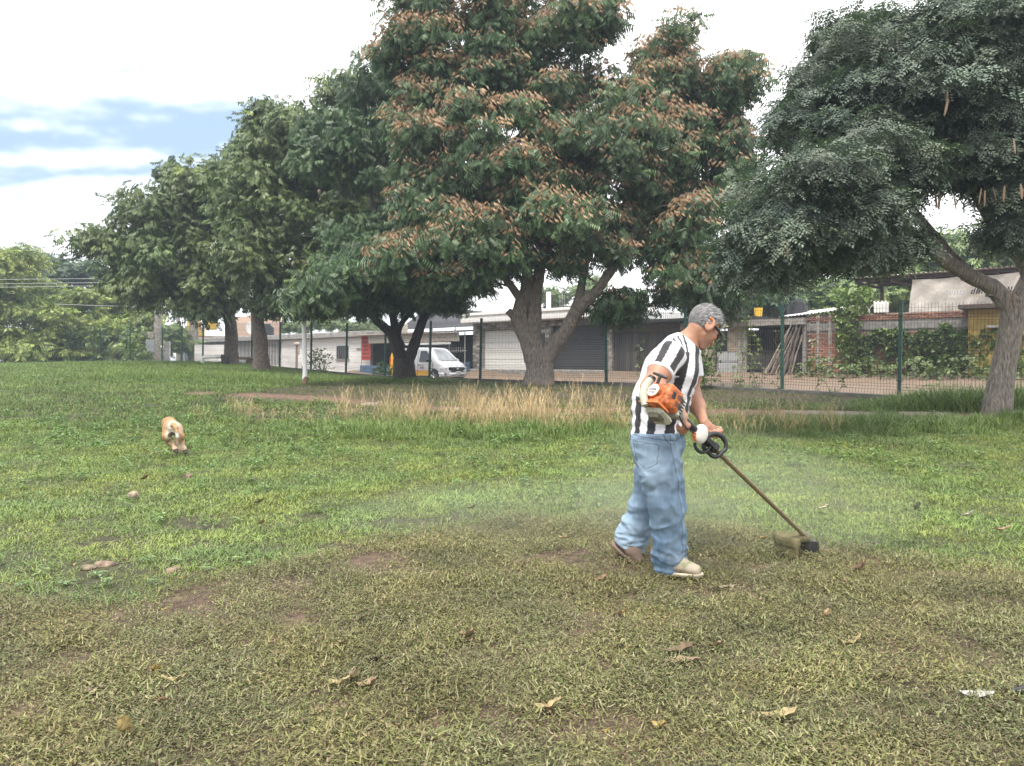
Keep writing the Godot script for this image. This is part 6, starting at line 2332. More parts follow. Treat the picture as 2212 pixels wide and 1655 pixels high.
	var tips := hand(hl, wr_l, d, back * sgn, h, [0.8 * sgn, 1.35 * sgn, 1.1 * sgn], [kn + h * 0.042, kn + h * 0.07 + d * 0.02, kn + h * 0.095 + d * 0.03])
	bb = bounds([wr_l, wr_l + d * 0.16], 0.12)
	nets(b, hl.at, bb.position, bb.end, 0.0045, tone)
	b.renormal()
	var sm := mat(Color.WHITE, 0.5, null, 1.0, true)
	sm.subsurf_scatter_enabled = true
	sm.subsurf_scatter_strength = 0.08
	put_at("body", b, sm, man, foot)
	for t in tips:
		var nail := MB.new()
		nail.ball(ZERO, Vector3(0.0055, 0.0018, 0.007), 5, 8)
		var o := put("nail", nail.mesh(), mat(lin(0.5, 0.32, 0.26), 0.35), man)
		o.transform = Transform3D(frame(t[1], back * -sgn + d * 0.4), t[0] - foot + (d * 0.3 - back * sgn).normalized() * 0.0085)
	# ---------------- hair: short, grey, brushed
	var hair_f := func(p: Vector3) -> float:
		var q: Vector3 = HI * (p - head)
		var e: float = egg(q - Vector3(0, 0.028, -0.014), Vector3(0.087, 0.107, 0.107))
		e += 0.003 * noise.get_noise_3d(q.x * 900, q.y * 900, q.z * 900)
		var line: float = q.y - lerpf(-0.078, 0.060, smoothstep(-0.07, 0.045, q.z))
		if q.z > -0.035 and q.z < 0.015:
			line = q.y - lerpf(-0.03, 0.050, smoothstep(-0.035, 0.045, q.z))
		return smax(e, -line, 0.012)
	var grey := func(p: Vector3) -> Color:
		var q: Vector3 = HI * (p - head)
		var n := noise.get_noise_3d(q.x * 1800, q.y * 500, q.z * 1800) + 0.6 * noise2.get_noise_3d(q.x * 4200, q.y * 1500, q.z * 4200)
		var v := clampf(0.13 + 0.06 * n + 0.06 * smoothstep(0.02, 0.1, q.z), 0.03, 0.5)
		return Color(v, v * 0.985, v * 0.98)
	b = MB.new()
	nets(b, hair_f, head - Vector3.ONE * 0.16, head + Vector3.ONE * 0.16, 0.0042, grey)
	b.renormal()
	var hm := mat(Color.WHITE, 0.75, null, 1.0, true)
	put_at("hair", b, hm, man, foot)
	# loose tufts that break the outline
	b = MB.new()
	for k in 5200:
		var dir := rand_dir()
		var q := Vector3(dir.x * 0.086, 0.028 + dir.y * 0.106, -0.014 + dir.z * 0.106)
		if q.y + rnd(0.0, 0.016) < lerpf(-0.074, 0.062, smoothstep(-0.07, 0.045, q.z)):
			continue
		var p: Vector3 = head + HB * q
		var v := rnd(0.04, 0.2) if rng.randf() < 0.6 else rnd(0.25, 0.5)
		b.col = Color(v, v * 0.985, v * 0.98)
		var out := HB * dir
		var comb := (HB * Vector3(-0.25, 0.35, 0.9) + out * 0.5 + rand_dir() * 0.45).normalized()
		comb = (comb - out * comb.dot(out) * 0.55).normalized()
		var side := comb.cross(out).normalized() * 0.0016
		var l := rnd(0.014, 0.034)
		b.tri(p - side, p + side, p + comb * l)
	put_at("hair_strands", b, leaf_mat(Color(0.2, 0.2, 0.2), 0.6), man, foot).set_meta("kind", "stuff")
	# ---------------- safety glasses
	var gl := Node3D.new()
	gl.name = "glasses"
	man.add_child(gl)
	for s in [-1.0, 1.0]:
		b = MB.new()
		b.tube([head + HB * Vector3(s * 0.070, 0.004, 0.096), head + HB * Vector3(s * 0.082, 0.006, 0.050), head + HB * Vector3(s * 0.084, 0.006, 0.010)], [0.008, 0.0095, 0.008], 6)
		put_at("temple", b, mat(lin(0.02, 0.02, 0.024), 0.4), gl, foot)
		b = MB.new()
		b.tube([head + HB * Vector3(s * 0.085, 0.010, 0.010), head + HB * Vector3(s * 0.091, 0.018, -0.02), head + HB * Vector3(s * 0.093, 0.016, -0.05)], [0.007, 0.0065, 0.005], 6)
		put_at("temple_tip", b, mat(lin(0.75, 0.22, 0.02), 0.45), gl, foot)
		b = MB.new()
		var pts := []
		for k in 13:
			var q := TAU * k / 12.0
			pts.append(head + HB * Vector3(s * (0.036 + 0.032 * cos(q)), -0.006 + 0.021 * sin(q), 0.108 - 0.022 * pow(0.5 + 0.5 * cos(q), 2)))
		var rr := []
		for k in 13:
			rr.append(0.0032)
		b.tube(pts, rr, 6, false)
		put_at("rim", b, mat(lin(0.02, 0.02, 0.024), 0.4), gl, foot)
		b = MB.new()
		for k in 12:
			b.tri(head + HB * Vector3(s * 0.036, -0.006, 0.108), pts[k] as Vector3, pts[k + 1] as Vector3)
		var lens := mat(Color(0.8, 0.85, 0.85, 0.18), 0.05)
		lens.transparency = BaseMaterial3D.TRANSPARENCY_ALPHA
		put_at("lens", b, lens, gl, foot)
	# ---------------- jersey
	var sf := Field.new()
	sf.k = 0.06
	sf.bone(waist - U * 0.07, belly, 0.160, 0.153, R, 0.84)
	sf.bone(belly, chest, 0.152, 0.146, R, 0.82)
	sf.bone(chest, upper, 0.146, 0.105, R, 0.80)
	sf.bone(sh_r - (sh_r - sh_l) * 0.02, sh_l, 0.078, 0.078)
	sf.bone(upper, neck0 + HF * 0.01, 0.10, 0.075)
	var sl := []
	for q in [[sh_r, el_r], [sh_l, el_l]]:
		var e: Vector3 = q[0].lerp(q[1], 0.56)
		var f := Field.new()
		f.bone(q[0], q[0].lerp(q[1], 0.9), 0.083, 0.079)
		sl.append([f, e, (q[1] - q[0]).normalized(), q[0]])
	var hem := waist + U * -0.036
	var hem_n := (U * -1.0 + F * 0.26 + R * 0.02).normalized()
	var collar_n := (head - neck0).normalized()
	var jersey := func(p: Vector3) -> float:
		var e := sf.at(p)
		e += 0.006 * noise.get_noise_3d(p.x * 260, p.y * 110, p.z * 260) + 0.0035 * sin(p.y * 75.0 + 9.0 * noise2.get_noise_3d(p.x * 130, p.y * 60, p.z * 130)) * smoothstep(0.25, -0.05, p.y - belly.y)
		e = smax(e, (p - hem).dot(hem_n), 0.008)
		for s in sl:
			var v: float = (s[0] as Field).at(p)
			v += 0.005 * noise.get_noise_3d(p.x * 300, p.y * 300, p.z * 300)
			v = smax(v, (p - (s[1] as Vector3)).dot(s[2]), 0.006)
			e = smin(e, v, 0.035)
		e = smax(e, (p - neck0).dot(collar_n) - 0.012, 0.006)
		e = smax(e, -((p - neck0 - collar_n * 0.03).length() - 0.066), 0.006)
		return e
	var white := Color(0.74, 0.74, 0.755)
	var black := Color(0.020, 0.018, 0.022)
	var shoulder := at(1474, 742, 4.56)
	var along := (chest - waist).normalized()
	var front := (F - along * F.dot(along)).normalized()
	var right := front.cross(along).normalized()
	if right.dot(R) < 0:
		right = -right
	var ax_r: Vector3 = sl[0][2]
	var fr_r := (F - ax_r * F.dot(ax_r)).normalized()
	var ou_r := fr_r.cross(ax_r).normalized()
	if ou_r.dot(R) < 0:
		ou_r = -ou_r
	var kit := func(p: Vector3) -> Color:
		var v: float = 0.97 + 0.10 * noise.get_noise_3d(p.x * 500, p.y * 500, p.z * 500)
		for k in 2:
			var s: Array = sl[k]
			var t: float = (p - (s[3] as Vector3)).dot(s[2])
			var len: float = ((s[1] as Vector3) - (s[3] as Vector3)).length()
			var off: Vector3 = p - (s[3] as Vector3) - (s[2] as Vector3) * t
			if t > -0.05 and t < len + 0.02 and off.length() < 0.12 and (off.dot(R) * (1.0 if k == 0 else -1.0) > -0.045):
				if t > len - 0.017:
					return white * v
				var an: float = atan2(off.dot(fr_r), off.dot(ou_r))
				if k == 0 and an > -0.20 and an < 0.22 and t > 0.03 and t < 0.10:
					return Color(0.50, 0.49, 0.475) * (0.9 + 0.5 * noise.get_noise_3d(p.x * 1500, p.y * 1500, p.z * 1500))
				return (black if fposmod(an + 1.05, 1.22) < 0.60 else white) * v
		var sh: Vector3 = p - shoulder
		if sh.length() < 0.085 and p.y > shoulder.y - 0.05:
			var c: float = sh.dot(F) + 0.25 * sh.dot(R)
			if sh.dot(R) > -0.075 and sh.dot(R) < 0.06 and absf(c) < 0.045 and fposmod(c + 0.045, 0.03) < 0.014:
				return black * v
			if absf(sh.dot(R)) < 0.075 and absf(c) < 0.06:
				return white * v
		var t2: float = (p - waist).dot(along)
		var o2: Vector3 = p - waist - along * t2
		var th := atan2(o2.dot(front), o2.dot(right))
		if o2.dot(front) < -0.02 and t2 > 0.17 and th < -0.5:
			return white * v
		if th < -0.3 and t2 > 0.34:
			return white * v
		var w := fposmod(th + 0.30 + 0.1 * sin(t2 * 5.0), 0.62)
		return (black if w < 0.31 else white) * v
	b = MB.new()
	box = bounds([waist, upper, sh_r, sh_l, sl[0][1], sl[1][1], neck0], 0.21)
	nets(b, jersey, box.position, box.end, 0.0062, kit)
	b.renormal()
	var jm := mat(Color.WHITE, 0.72, null, 1.0, true)
	jm.rim_enabled = true
	jm.rim = 0.25
	put_at("jersey", b, jm, man, foot)
	# sponsor lettering and maker's marks on the chest
	var place := func(called: String, what: String, size: float, t: float, th: float, c: Color, spin := 0.0) -> void:
		var o := waist + along * t
		var dir: Vector3 = (right * cos(th) + front * sin(th)).normalized()
		var r := 0.05
		while r < 0.3 and (jersey.call(o + dir * r) as float) < 0.001:
			r += 0.002
		var tm := TextMesh.new()
		var sfn := SystemFont.new()
		sfn.font_names = PackedStringArray(["Droid Sans"])
		sfn.font_weight = 700
		tm.font = sfn
		tm.text = what
		tm.font_size = 32
		tm.pixel_size = size / 32.0
		tm.depth = 0.006
		var mi := put(called, tm, mat(c, 0.6), man)
		mi.transform = Transform3D(frame(dir, along) * Basis(Vector3(0, 0, 1), spin), o + dir * (r + 0.003) - foot)
	place.call("lettering", "J", 0.06, 0.275, 0.48, lin(0.7, 0.7, 0.71))
	place.call("lettering", "e", 0.06, 0.275, 0.66, lin(0.7, 0.7, 0.71))
	place.call("lettering", "e", 0.06, 0.275, 0.88, lin(0.7, 0.7, 0.71))
	place.call("lettering", "p", 0.06, 0.275, 1.2, lin(0.7, 0.7, 0.71))
	place.call("lettering", "4", 0.04, 0.20, 0.62, lin(0.7, 0.7, 0.71))
	for k in 3:
		var o := waist + along * (0.395 + 0.004 * k)
		var th := 1.0 + 0.05 * k
		var dir := (right * cos(th) + front * sin(th)).normalized()
		var r := 0.05
		while r < 0.3 and (jersey.call(o + dir * r) as float) < 0.001:
			r += 0.002
		b = MB.new()
		b.bbox(Vector3(0.006, 0.012 + 0.008 * k, 0.003), 0.001)
		var mk := put("maker_mark", b.mesh(), mat(lin(0.05, 0.05, 0.055), 0.7), man)
		mk.transform = Transform3D(frame(dir, along) * Basis(Vector3(0, 0, 1), -0.5), o + dir * r - foot)
	# ---------------- jeans
	var jf := Field.new()
	jf.k = 0.05
	jf.bone(waist - U * 0.035, (hip_r + hip_l) / 2, 0.142, 0.150, R, 0.86)
	jf.bone(hip_r, hip_r.lerp(kn_r, 0.5), 0.128, 0.116)
	jf.bone(hip_r.lerp(kn_r, 0.5), kn_r, 0.114, 0.099)
	jf.bone(kn_r, an_r + U * 0.02, 0.099, 0.093)
	jf.bone(hip_l, hip_l.lerp(kn_l, 0.5), 0.126, 0.113)
	jf.bone(hip_l.lerp(kn_l, 0.5), kn_l, 0.113, 0.100)
	jf.bone(kn_l, an_l, 0.100, 0.092)
	var top := waist - U * 0.012
	var leg_r := (an_r - kn_r).normalized()
	var leg_l := (an_l - kn_l).normalized()
	var denim := func(p: Vector3) -> float:
		var e := jf.at(p)
		var ra := (p - kn_r).dot(leg_r)
		var la := (p - kn_l).dot(leg_l)
		var far: float = smoothstep(4.72, 4.9, -p.z)
		var low_r := smoothstep(0.17, 0.33, ra) * (1.0 - far)
		var low_l := smoothstep(0.12, 0.26, la) * far
		var w := noise.get_noise_3d(p.x * 150, p.y * 150, p.z * 150)
		var fold: float = 1.0 - 2.2 * absf(noise2.get_noise_3d(p.x * 130 + p.y * 90, p.y * 420, p.z * 130))
		e -= 0.019 * low_r * fold + 0.019 * low_l * fold
		var crease: float = 1.0 - 2.4 * absf(noise.get_noise_3d(p.x * 120 - p.y * 110, p.y * 190 + p.x * 120, p.z * 120))
		e -= 0.0105 * crease * (1.0 - maxf(low_r, low_l))
		e -= 0.011 * maxf(0.0, 1.0 - 7.0 * absf(noise2.get_noise_3d(p.x * 95 + p.y * 80, p.y * 120 - p.x * 60, p.z * 95)))
		e += 0.008 * noise2.get_noise_3d(p.x * 170, p.y * 55, p.z * 170)
		e = smax(e, (p - top).dot(U + F * -0.08), 0.008)
		var cut: float = lerpf((p - an_r - leg_r * 0.045).dot(leg_r), (p - an_l - leg_l * 0.01).dot(leg_l), far)
		if p.y < kn_r.y:
			e = smax(e, cut, 0.01)
		return e
	# back pocket, in a flat frame on the right seat
	var pn := (R * 0.80 - F * 0.60 + U * -0.02).normalized()
	var px := (F * 0.80 + R * 0.60).normalized()
	var pc := at(1397, 975, 4.55)
	var out := [Vector2(-0.083, 0.062), Vector2(0.077, 0.045), Vector2(0.066, -0.068), Vector2(0.0, -0.098), Vector2(-0.058, -0.062)]
	var seam_d := func(q: Vector2, line: Array, closed: bool) -> float:
		var best := 1.0
		for k in (line.size() if closed else line.size() - 1):
			best = minf(best, (q - Geometry2D.get_closest_point_to_segment(q, line[k], line[(k + 1) % line.size()])).length())
		return best
	var blue := func(p: Vector3) -> Color:
		var n: float = noise.get_noise_3d(p.x * 90, p.y * 60, p.z * 90)
		var m: float = noise2.get_noise_3d(p.x * 1400, p.y * 500, p.z * 1400)
		var fade := clampf(0.42 + 0.9 * n + 0.3 * m, 0.0, 1.0)
		var c := Color(0.075, 0.135, 0.215).lerp(Color(0.235, 0.325, 0.42), fade)
		c = c.lerp(Color(0.30, 0.38, 0.45), 0.35 * exp(-pow((p.y - kn_r.y - 0.2) / 0.22, 2)) * maxf(0.0, n + 0.5))
		var low := smoothstep(0.32, 0.06, p.y)
		c = c.lerp(Color(0.36, 0.39, 0.40), 0.45 * low * clampf(0.5 + 1.2 * noise2.get_noise_3d(p.x * 240, p.y * 240, p.z * 240), 0, 1))
		# side seam down the right leg
		var u := clampf((p.y - kn_r.y) / (hip_r.y - kn_r.y), 0, 1)
		var axis := kn_r.lerp(hip_r, u) if p.y > kn_r.y else kn_r.lerp(an_r, clampf((kn_r.y - p.y) / (kn_r.y - an_r.y), 0, 1))
		var o: Vector3 = p - axis
		if o.dot(R) > 0.0:
			var sm2 := o.dot(F) - 0.030
			if absf(sm2) < 0.005:
				c *= 0.72
			elif absf(sm2 - 0.010) < 0.006:
				c *= 1.25
		var w2: Vector3 = p - pc
		var q := Vector2(w2.dot(px), w2.dot(U))
		if w2.dot(pn) > -0.09 and (p - hip_r).dot(pn) > 0.02 and absf(q.x) < 0.12 and absf(q.y) < 0.13:
			var sd: float = seam_d.call(q, out, true)
			if sd < 0.0042:
				c *= 0.68
			elif sd < 0.011:
				c = c * 1.22
			elif absf(q.y - 0.043) < 0.003 and q.x > -0.08 and q.x < 0.075:
				c *= 0.74
		if p.y > top.y - 0.045:
			c *= 0.92 if p.y > top.y - 0.040 else 0.55
		var yoke: Vector3 = p - (pc + U * 0.085)
		if (p - hip_r).dot(pn) > 0.02 and absf(yoke.y + 0.12 * yoke.dot(px)) < 0.004:
			c *= 0.6
		var pocket := Vector2((p - at(1455, 942, 4.5)).dot(F), (p - at(1455, 942, 4.5)).dot(U))
		if o.dot(R) > 0.03 and absf(pocket.length() - 0.052) < 0.004 and pocket.y < 0.02:
			c *= 0.5
		return c
	b = MB.new()
	box = bounds([waist, hip_r, hip_l, kn_r, kn_l, an_r, an_l], 0.19)
	nets(b, denim, box.position, box.end, 0.0068, blue)
	b.renormal()
	var dm := mat(Color.WHITE, 0.85, null, 1.0, true)
	relief(dm, bumps("twill", 0.25), 0.12)
	dm.uv1_triplanar = true
	dm.uv1_scale = Vector3.ONE * 3.0
	dm.uv1_world_triplanar = true
	put_at("jeans", b, dm, man, foot)
	# belt
	b = MB.new()
	rings_belt(b, top + U * -0.004 + F * 0.008, F, R, 0.146, 0.168, 0.034)
	put_at("belt", b, mat(lin(0.14, 0.085, 0.06), 0.7), man, foot)
	for th in [0.35, 0.95]:
		var o: Vector3 = top + F * sin(th) * 0.152 + R * cos(th) * 0.176
		b = MB.new()
		b.bbox(Vector3(0.014, 0.058, 0.008), 0.002)
		var bl := put("belt_loop", b.mesh(), mat(lin(0.14, 0.23, 0.33), 0.85), man)
		bl.transform = Transform3D(frame(F * sin(th) + R * cos(th), U), o - foot + U * -0.002)
	# ---------------- shoes
	for k in 2:
		var heel: Vector3 = at(1432, 1229, 4.62) if k == 0 else at(1338, 1176, 5.02)
		var toe: Vector3 = at(1503, 1235, 4.52) if k == 0 else at(1377, 1211, 4.93)
		var fd := (toe - heel).normalized()
		var fr := fd.cross(U).normalized()
		var fu := fr.cross(fd).normalized()
		var upf := Field.new()
		upf.k = 0.03
		upf.bone(heel + fu * 0.03, heel + fd * 0.1 + fu * 0.035, 0.040, 0.043, fr, 1.05)
		upf.bone(heel + fd * 0.1 + fu * 0.035, toe + fu * 0.008, 0.045, 0.033, fr, 0.85)
		upf.bone(heel + fd * 0.02 + fu * 0.04, heel + fd * 0.02 + fu * 0.10, 0.042, 0.045)
		var sole_f := Field.new()
		sole_f.bone(heel - fu * 0.004, toe - fu * 0.002, 0.046, 0.046, fr, 0.95)
		var upper_f := func(p: Vector3) -> float:
			return smax(upf.at(p), -(p - heel).dot(fu) - 0.012, 0.006) + 0.003 * noise.get_noise_3d(p.x * 700, p.y * 700, p.z * 700)
		var sole := func(p: Vector3) -> float:
			var y: float = (p - heel).dot(fu)
			return smax(sole_f.at(p), absf(y + 0.02) - 0.013, 0.006)
		var leather := func(p: Vector3) -> Color:
			var n := noise.get_noise_3d(p.x * 500, p.y * 500, p.z * 500)
			var y: float = (p - heel).dot(fu)
			var c := Color(0.36, 0.31, 0.23) if k == 0 else Color(0.16, 0.115, 0.09)
			c = c.lerp(Color(0.12, 0.085, 0.06), clampf(0.35 - 7.0 * (y - 0.0) + 1.2 * n, 0.0, 0.85))
			if k == 0 and (p - heel).dot(fd) > 0.13 and n > 0.1:
				c = c.lerp(Color(0.2, 0.22, 0.1), 0.6)
			return c
		b = MB.new()
		box = bounds([heel, toe, heel + U * 0.12], 0.07)
		nets(b, upper_f, box.position, box.end, 0.0055, leather)
		b.renormal()
		var shoe := put_at("shoe", b, mat(Color.WHITE, 0.85, null, 1.0, true), man, foot)
		b = MB.new()
		nets(b, sole, box.position, box.end, 0.0055, func(p: Vector3) -> Color: return Color(0.42, 0.36, 0.27) * (1.0 + noise.get_noise_3d(p.x * 400, p.y * 400, p.z * 400)) if k == 0 else Color(0.2, 0.145, 0.11))
		b.renormal()
		put_at("sole", b, mat(Color.WHITE, 0.9, null, 1.0, true), shoe, foot)
	say("person")

func put_at(called: String, b: MB, m: Material, parent: Node, origin: Vector3) -> MeshInstance3D:   # a mesh given in world places, hung under a thing that stands at origin
	for k in b.v.size():
		b.v[k] -= origin
	return put(called, b.mesh(), m, parent)

func rings_belt(b: MB, c: Vector3, F: Vector3, R: Vector3, rf: float, rs: float, h: float) -> void:
	var rings := []
	for k in 41:
		var t := TAU * k / 40.0
		var o := F * sin(t) + R * cos(t)
		var p := c + F * sin(t) * rf + R * cos(t) * rs
		rings.append([p + Vector3.UP * h / 2, p + o * 0.005 + Vector3.UP * h / 2, p + o * 0.005 - Vector3.UP * h / 2, p - Vector3.UP * h / 2])
	b.ring_loft(rings, false)
	b.renormal()

# ---------------------------------------------------------------- string trimmer
func build_trimmer() -> void:
	var E := at(1427, 858, 4.14)                            # middle of the engine
	var H := at(1744, 1163, 5.10)                           # where the tube meets the cutting head
	var T := (H - E).normalized()
	var L := (H - E).length()
	var tr := thing("string_trimmer", "orange and white petrol string trimmer with black loop handle and muddy guard", "string trimmer", E)
	var BS := frame(T, Vector3.UP)                          # x to the left of the tube, y up, z along the tube
	tr.basis = BS
	var orange := mat(lin(0.66, 0.175, 0.045), 0.5, grain("grime", 0.016, 0.30, 1.0, 5, FastNoiseLite.TYPE_SIMPLEX_SMOOTH, 512, Color(0.93, 0.93, 0.93)), 4.0)
	var ivory := mat(lin(0.52, 0.50, 0.42), 0.5, grain("stain", 0.012, 0.6, 1.0), 5.0)
	var milky := mat(lin(0.50, 0.50, 0.38), 0.45, grain("dust", 0.02, 0.82, 1.0), 4.0)
	milky.subsurf_scatter_enabled = true
	milky.subsurf_scatter_strength = 0.3
	var black := mat(lin(0.020, 0.020, 0.022), 0.5)
	var dirty := mat(lin(0.20, 0.185, 0.13), 0.9, grain("stain", 0.012, 0.6, 1.0), 6.0)
	var shaft := mat(lin(0.30, 0.23, 0.115), 0.55, grain("rusty", 0.02, 0.55, 1.0), 4.0)
	# shroud
	var b := MB.new()
	var sh := func(p: Vector3) -> float:
		var q := (p - Vector3(0, 0.018, 0.045)).abs() - Vector3(0.062, 0.055, 0.052)
		var d: float = Vector3(maxf(q.x, 0), maxf(q.y, 0), maxf(q.z, 0)).length() + minf(maxf(q.x, maxf(q.y, q.z)), 0.0) - 0.026
		var v := p - Vector3(0.0, 0.0, -0.02)
		d = smin(d, maxf(Vector2(v.x, v.y).length() - 0.066, absf(v.z) - 0.045), 0.03)
		d = smin(d, Vector2(Vector2(p.x + 0.02, p.y + 0.07).length() - 0.035, absf(p.z + 0.03) - 0.03).x if absf(p.z + 0.03) < 0.05 else 1.0, 0.03)
		return d
	nets(b, sh, Vector3(-0.13, -0.14, -0.12), Vector3(0.13, 0.13, 0.16), 0.0055, func(_p: Vector3) -> Color: return Color.WHITE)
	b.renormal()
	put("engine_shroud", b.mesh(), orange, tr)
	# skirt flaring to the ground side
	b = MB.new()
	b.ring_loft([[Vector3(-0.05, -0.05, -0.07), Vector3(0.06, -0.05, -0.07), Vector3(0.06, -0.05, 0.03), Vector3(-0.05, -0.05, 0.03)], [Vector3(-0.085, -0.095, -0.095), Vector3(0.085, -0.095, -0.095), Vector3(0.085, -0.095, 0.05), Vector3(-0.085, -0.095, 0.05)]])
	outward(b)
	var flat := MB.new()
	for k in range(0, b.i.size(), 3):
		flat.tri(b.v[b.i[k]], b.v[b.i[k + 1]], b.v[b.i[k + 2]])
	put("skirt", flat.mesh(), orange, tr)
	# starter disc with lettering
	b = MB.new()
	b.tube([Vector3(0, 0, -0.060), Vector3(0, 0, -0.082), Vector3(0, 0, -0.090)], [0.062, 0.058, 0.05], 24)
	put("starter_cover", b.mesh(), orange, tr)
	b = MB.new()
	b.tube([Vector3(0, 0, -0.088), Vector3(0, 0, -0.0945)], [0.047, 0.045], 24)
	var disc := put("disc", b.mesh(), mat(lin(0.62, 0.60, 0.53), 0.5), tr)
	var q := text(disc, "lettering", "STIHL", 0.024, mat(lin(0.06, 0.05, 0.12), 0.5), Vector3(0, 0.004, -0.0955), true, 0.002, 0.2, PI)
	var q2 := text(disc, "lettering", "FS 55R", 0.015, mat(lin(0.12, 0.05, 0.05), 0.5), Vector3(0, -0.018, -0.0955), true, 0.002, 0.2, PI)
	# cooling slots on the top and the near side
	for k in 7:
		b = MB.new()
		b.bbox(Vector3(0.10, 0.004, 0.0085), 0.001, Transform3D(Basis(), Vector3(0.0, 0.0985, 0.004 + 0.0155 * k)))
		put("slot", b.mesh(), black, tr)
	for k in 6:
		for j in 2:
			b = MB.new()
			b.bbox(Vector3(0.004, 0.036, 0.0075), 0.001, Transform3D(Basis(), Vector3(-0.0875, 0.045 - 0.05 * j, 0.062 + 0.0125 * k)))
			put("slot", b.mesh(), black, tr)
	b = MB.new()
	b.bbox(Vector3(0.008, 0.05, 0.04), 0.012, Transform3D(Basis(), Vector3(-0.087, 0.03, 0.02)))
	put("choke_recess", b.mesh(), black, tr)
	# ivory front frame with slots
	b = MB.new()
	b.bbox(Vector3(0.178, 0.168, 0.04), 0.016, Transform3D(Basis(), Vector3(0, 0.014, 0.138)))
	var fr := put("front_frame", b.mesh(), ivory, tr)
	for k in 5:
		b = MB.new()
		b.bbox(Vector3(0.004, 0.008, 0.026), 0.001, Transform3D(Basis(), Vector3(-0.0905, -0.04 + 0.022 * k, 0.14)))
		put("slot", b.mesh(), black, fr)
	# fuel tank below
	b = MB.new()
	b.bbox(Vector3(0.15, 0.06, 0.17), 0.026, Transform3D(Basis(Vector3.RIGHT, 0.12), Vector3(0, -0.115, 0.05)))
	var tank := put("fuel_tank", b.mesh(), milky, tr)
	b = MB.new()
	b.bbox(Vector3(0.11, 0.045, 0.09), 0.02, Transform3D(Basis(Vector3.RIGHT, 0.12), Vector3(-0.01, -0.14, 0.02)))
	put("tank_sump", b.mesh(), dirty, tank)
	# filler neck with black cap, at the rear
	b = MB.new()
	b.tube([Vector3(0.03, -0.11, -0.07), Vector3(0.062, -0.04, -0.10), Vector3(0.07, 0.02, -0.10), Vector3(0.058, 0.085, -0.09)], [0.026, 0.030, 0.030, 0.026], 16)
	put("filter_housing", b.mesh(), milky, tr)
	b = MB.new()
	b.tube([Vector3(0.058, 0.082, -0.09), Vector3(0.056, 0.104, -0.087)], [0.030, 0.027], 14)
	put("cap", b.mesh(), black, tr)
	b = MB.new()
	b.tube([Vector3(0.0, 0.045, -0.075), Vector3(-0.005, 0.085, -0.085), Vector3(-0.01, 0.112, -0.09)], [0.012, 0.011, 0.012], 8)
	b.tube([Vector3(-0.055, 0.108, -0.07), Vector3(-0.01, 0.116, -0.09), Vector3(0.04, 0.122, -0.112)], [0.009, 0.013, 0.009], 8)
	put("pull_grip", b.mesh(), black, tr)
	# clutch bell
	b = MB.new()
	b.tube([Vector3(0, 0.0, 0.15), Vector3(0, 0.0, 0.20), Vector3(0, 0.0, 0.27), Vector3(0, 0, 0.30)], [0.066, 0.052, 0.026, 0.022], 18)
	put("clutch_housing", b.mesh(), ivory, tr)
	# shaft
	b = MB.new()
	b.tube([Vector3(0, 0, 0.2), Vector3(0, 0, L)], [0.0140, 0.0140], 14)
	put("shaft", b.mesh(), shaft, tr)
	# rear grip with ivory throttle housing and orange trigger
	b = MB.new()
	for o in tr.get_children():
		if o.name != "shaft":
			(o as Node3D).scale = Vector3.ONE * 0.8
	b.tube([Vector3(0, 0, 0.22), Vector3(0, 0, 0.25), Vector3(0, 0, 0.36)], [0.019, 0.022, 0.022], 12)
	put("rear_grip", b.mesh(), black, tr)
	b = MB.new()
	var gh := func(p: Vector3) -> float:
		var e := egg(p - Vector3(-0.012, 0.0, 0.40), Vector3(0.036, 0.058, 0.050))
		return smax(e, absf(p.x + 0.012) - 0.03, 0.012)
	nets(b, gh, Vector3(-0.07, -0.08, 0.33), Vector3(0.05, 0.08, 0.47), 0.005, func(_p: Vector3) -> Color: return Color.WHITE)
	b.renormal()
	put("throttle_housing", b.mesh(), mat(lin(0.62, 0.61, 0.55), 0.45), tr)
	b = MB.new()
	b.tube([Vector3(-0.01, -0.02, 0.34), Vector3(-0.012, -0.05, 0.365), Vector3(-0.012, -0.052, 0.385)], [0.011, 0.010, 0.007], 8)
	put("trigger", b.mesh(), orange, tr)
	# black grip rails
	for s in [-1.0, 1.0]:
		b = MB.new()
		b.bbox(Vector3(0.014, 0.036, 0.13), 0.005, Transform3D(Basis(), Vector3(0.018 * s, 0.004, 0.495)))
		put("grip_rail", b.mesh(), black, tr)
	b = MB.new()
	b.tube([Vector3(0, 0, 0.42), Vector3(0, 0, 0.58)], [0.019, 0.019], 12)
	put("sleeve", b.mesh(), black, tr)
	# loop handle: clamp and D-shaped loop standing on the tube
	b = MB.new()
	b.bbox(Vector3(0.055, 0.06, 0.055), 0.014, Transform3D(Basis(), Vector3(0, 0.005, 0.565)))
	put("clamp", b.mesh(), black, tr)
	b = MB.new()
	var pts := []
	var rr := []
	var WJ := BS.inverse()
	var ln := (Vector3(0.30, 0.10, 0.95)).normalized()
	var lx := Vector3.UP.cross(ln).normalized()
	var ly := ln.cross(lx)
	var lc := Vector3(0.0, 0.0, 0.565) + WJ * (lx * 0.010 + ly * 0.016)
	for k in 29:
		var a := -PI / 2 + TAU * k / 28.0
		var w := 0.074 * cos(a)
		var y := 0.066 * sin(a)
		if sin(a) < -0.55:
			w *= 0.75
		pts.append(lc + WJ * (lx * w + ly * y))
		rr.append(0.0125 if absf(a - PI / 2) > 1.3 else 0.0155)
	b.tube(pts, rr, 12, false)
	put("loop_handle", b.mesh(), black, tr)
	b = MB.new()
	pts = []
	rr = []
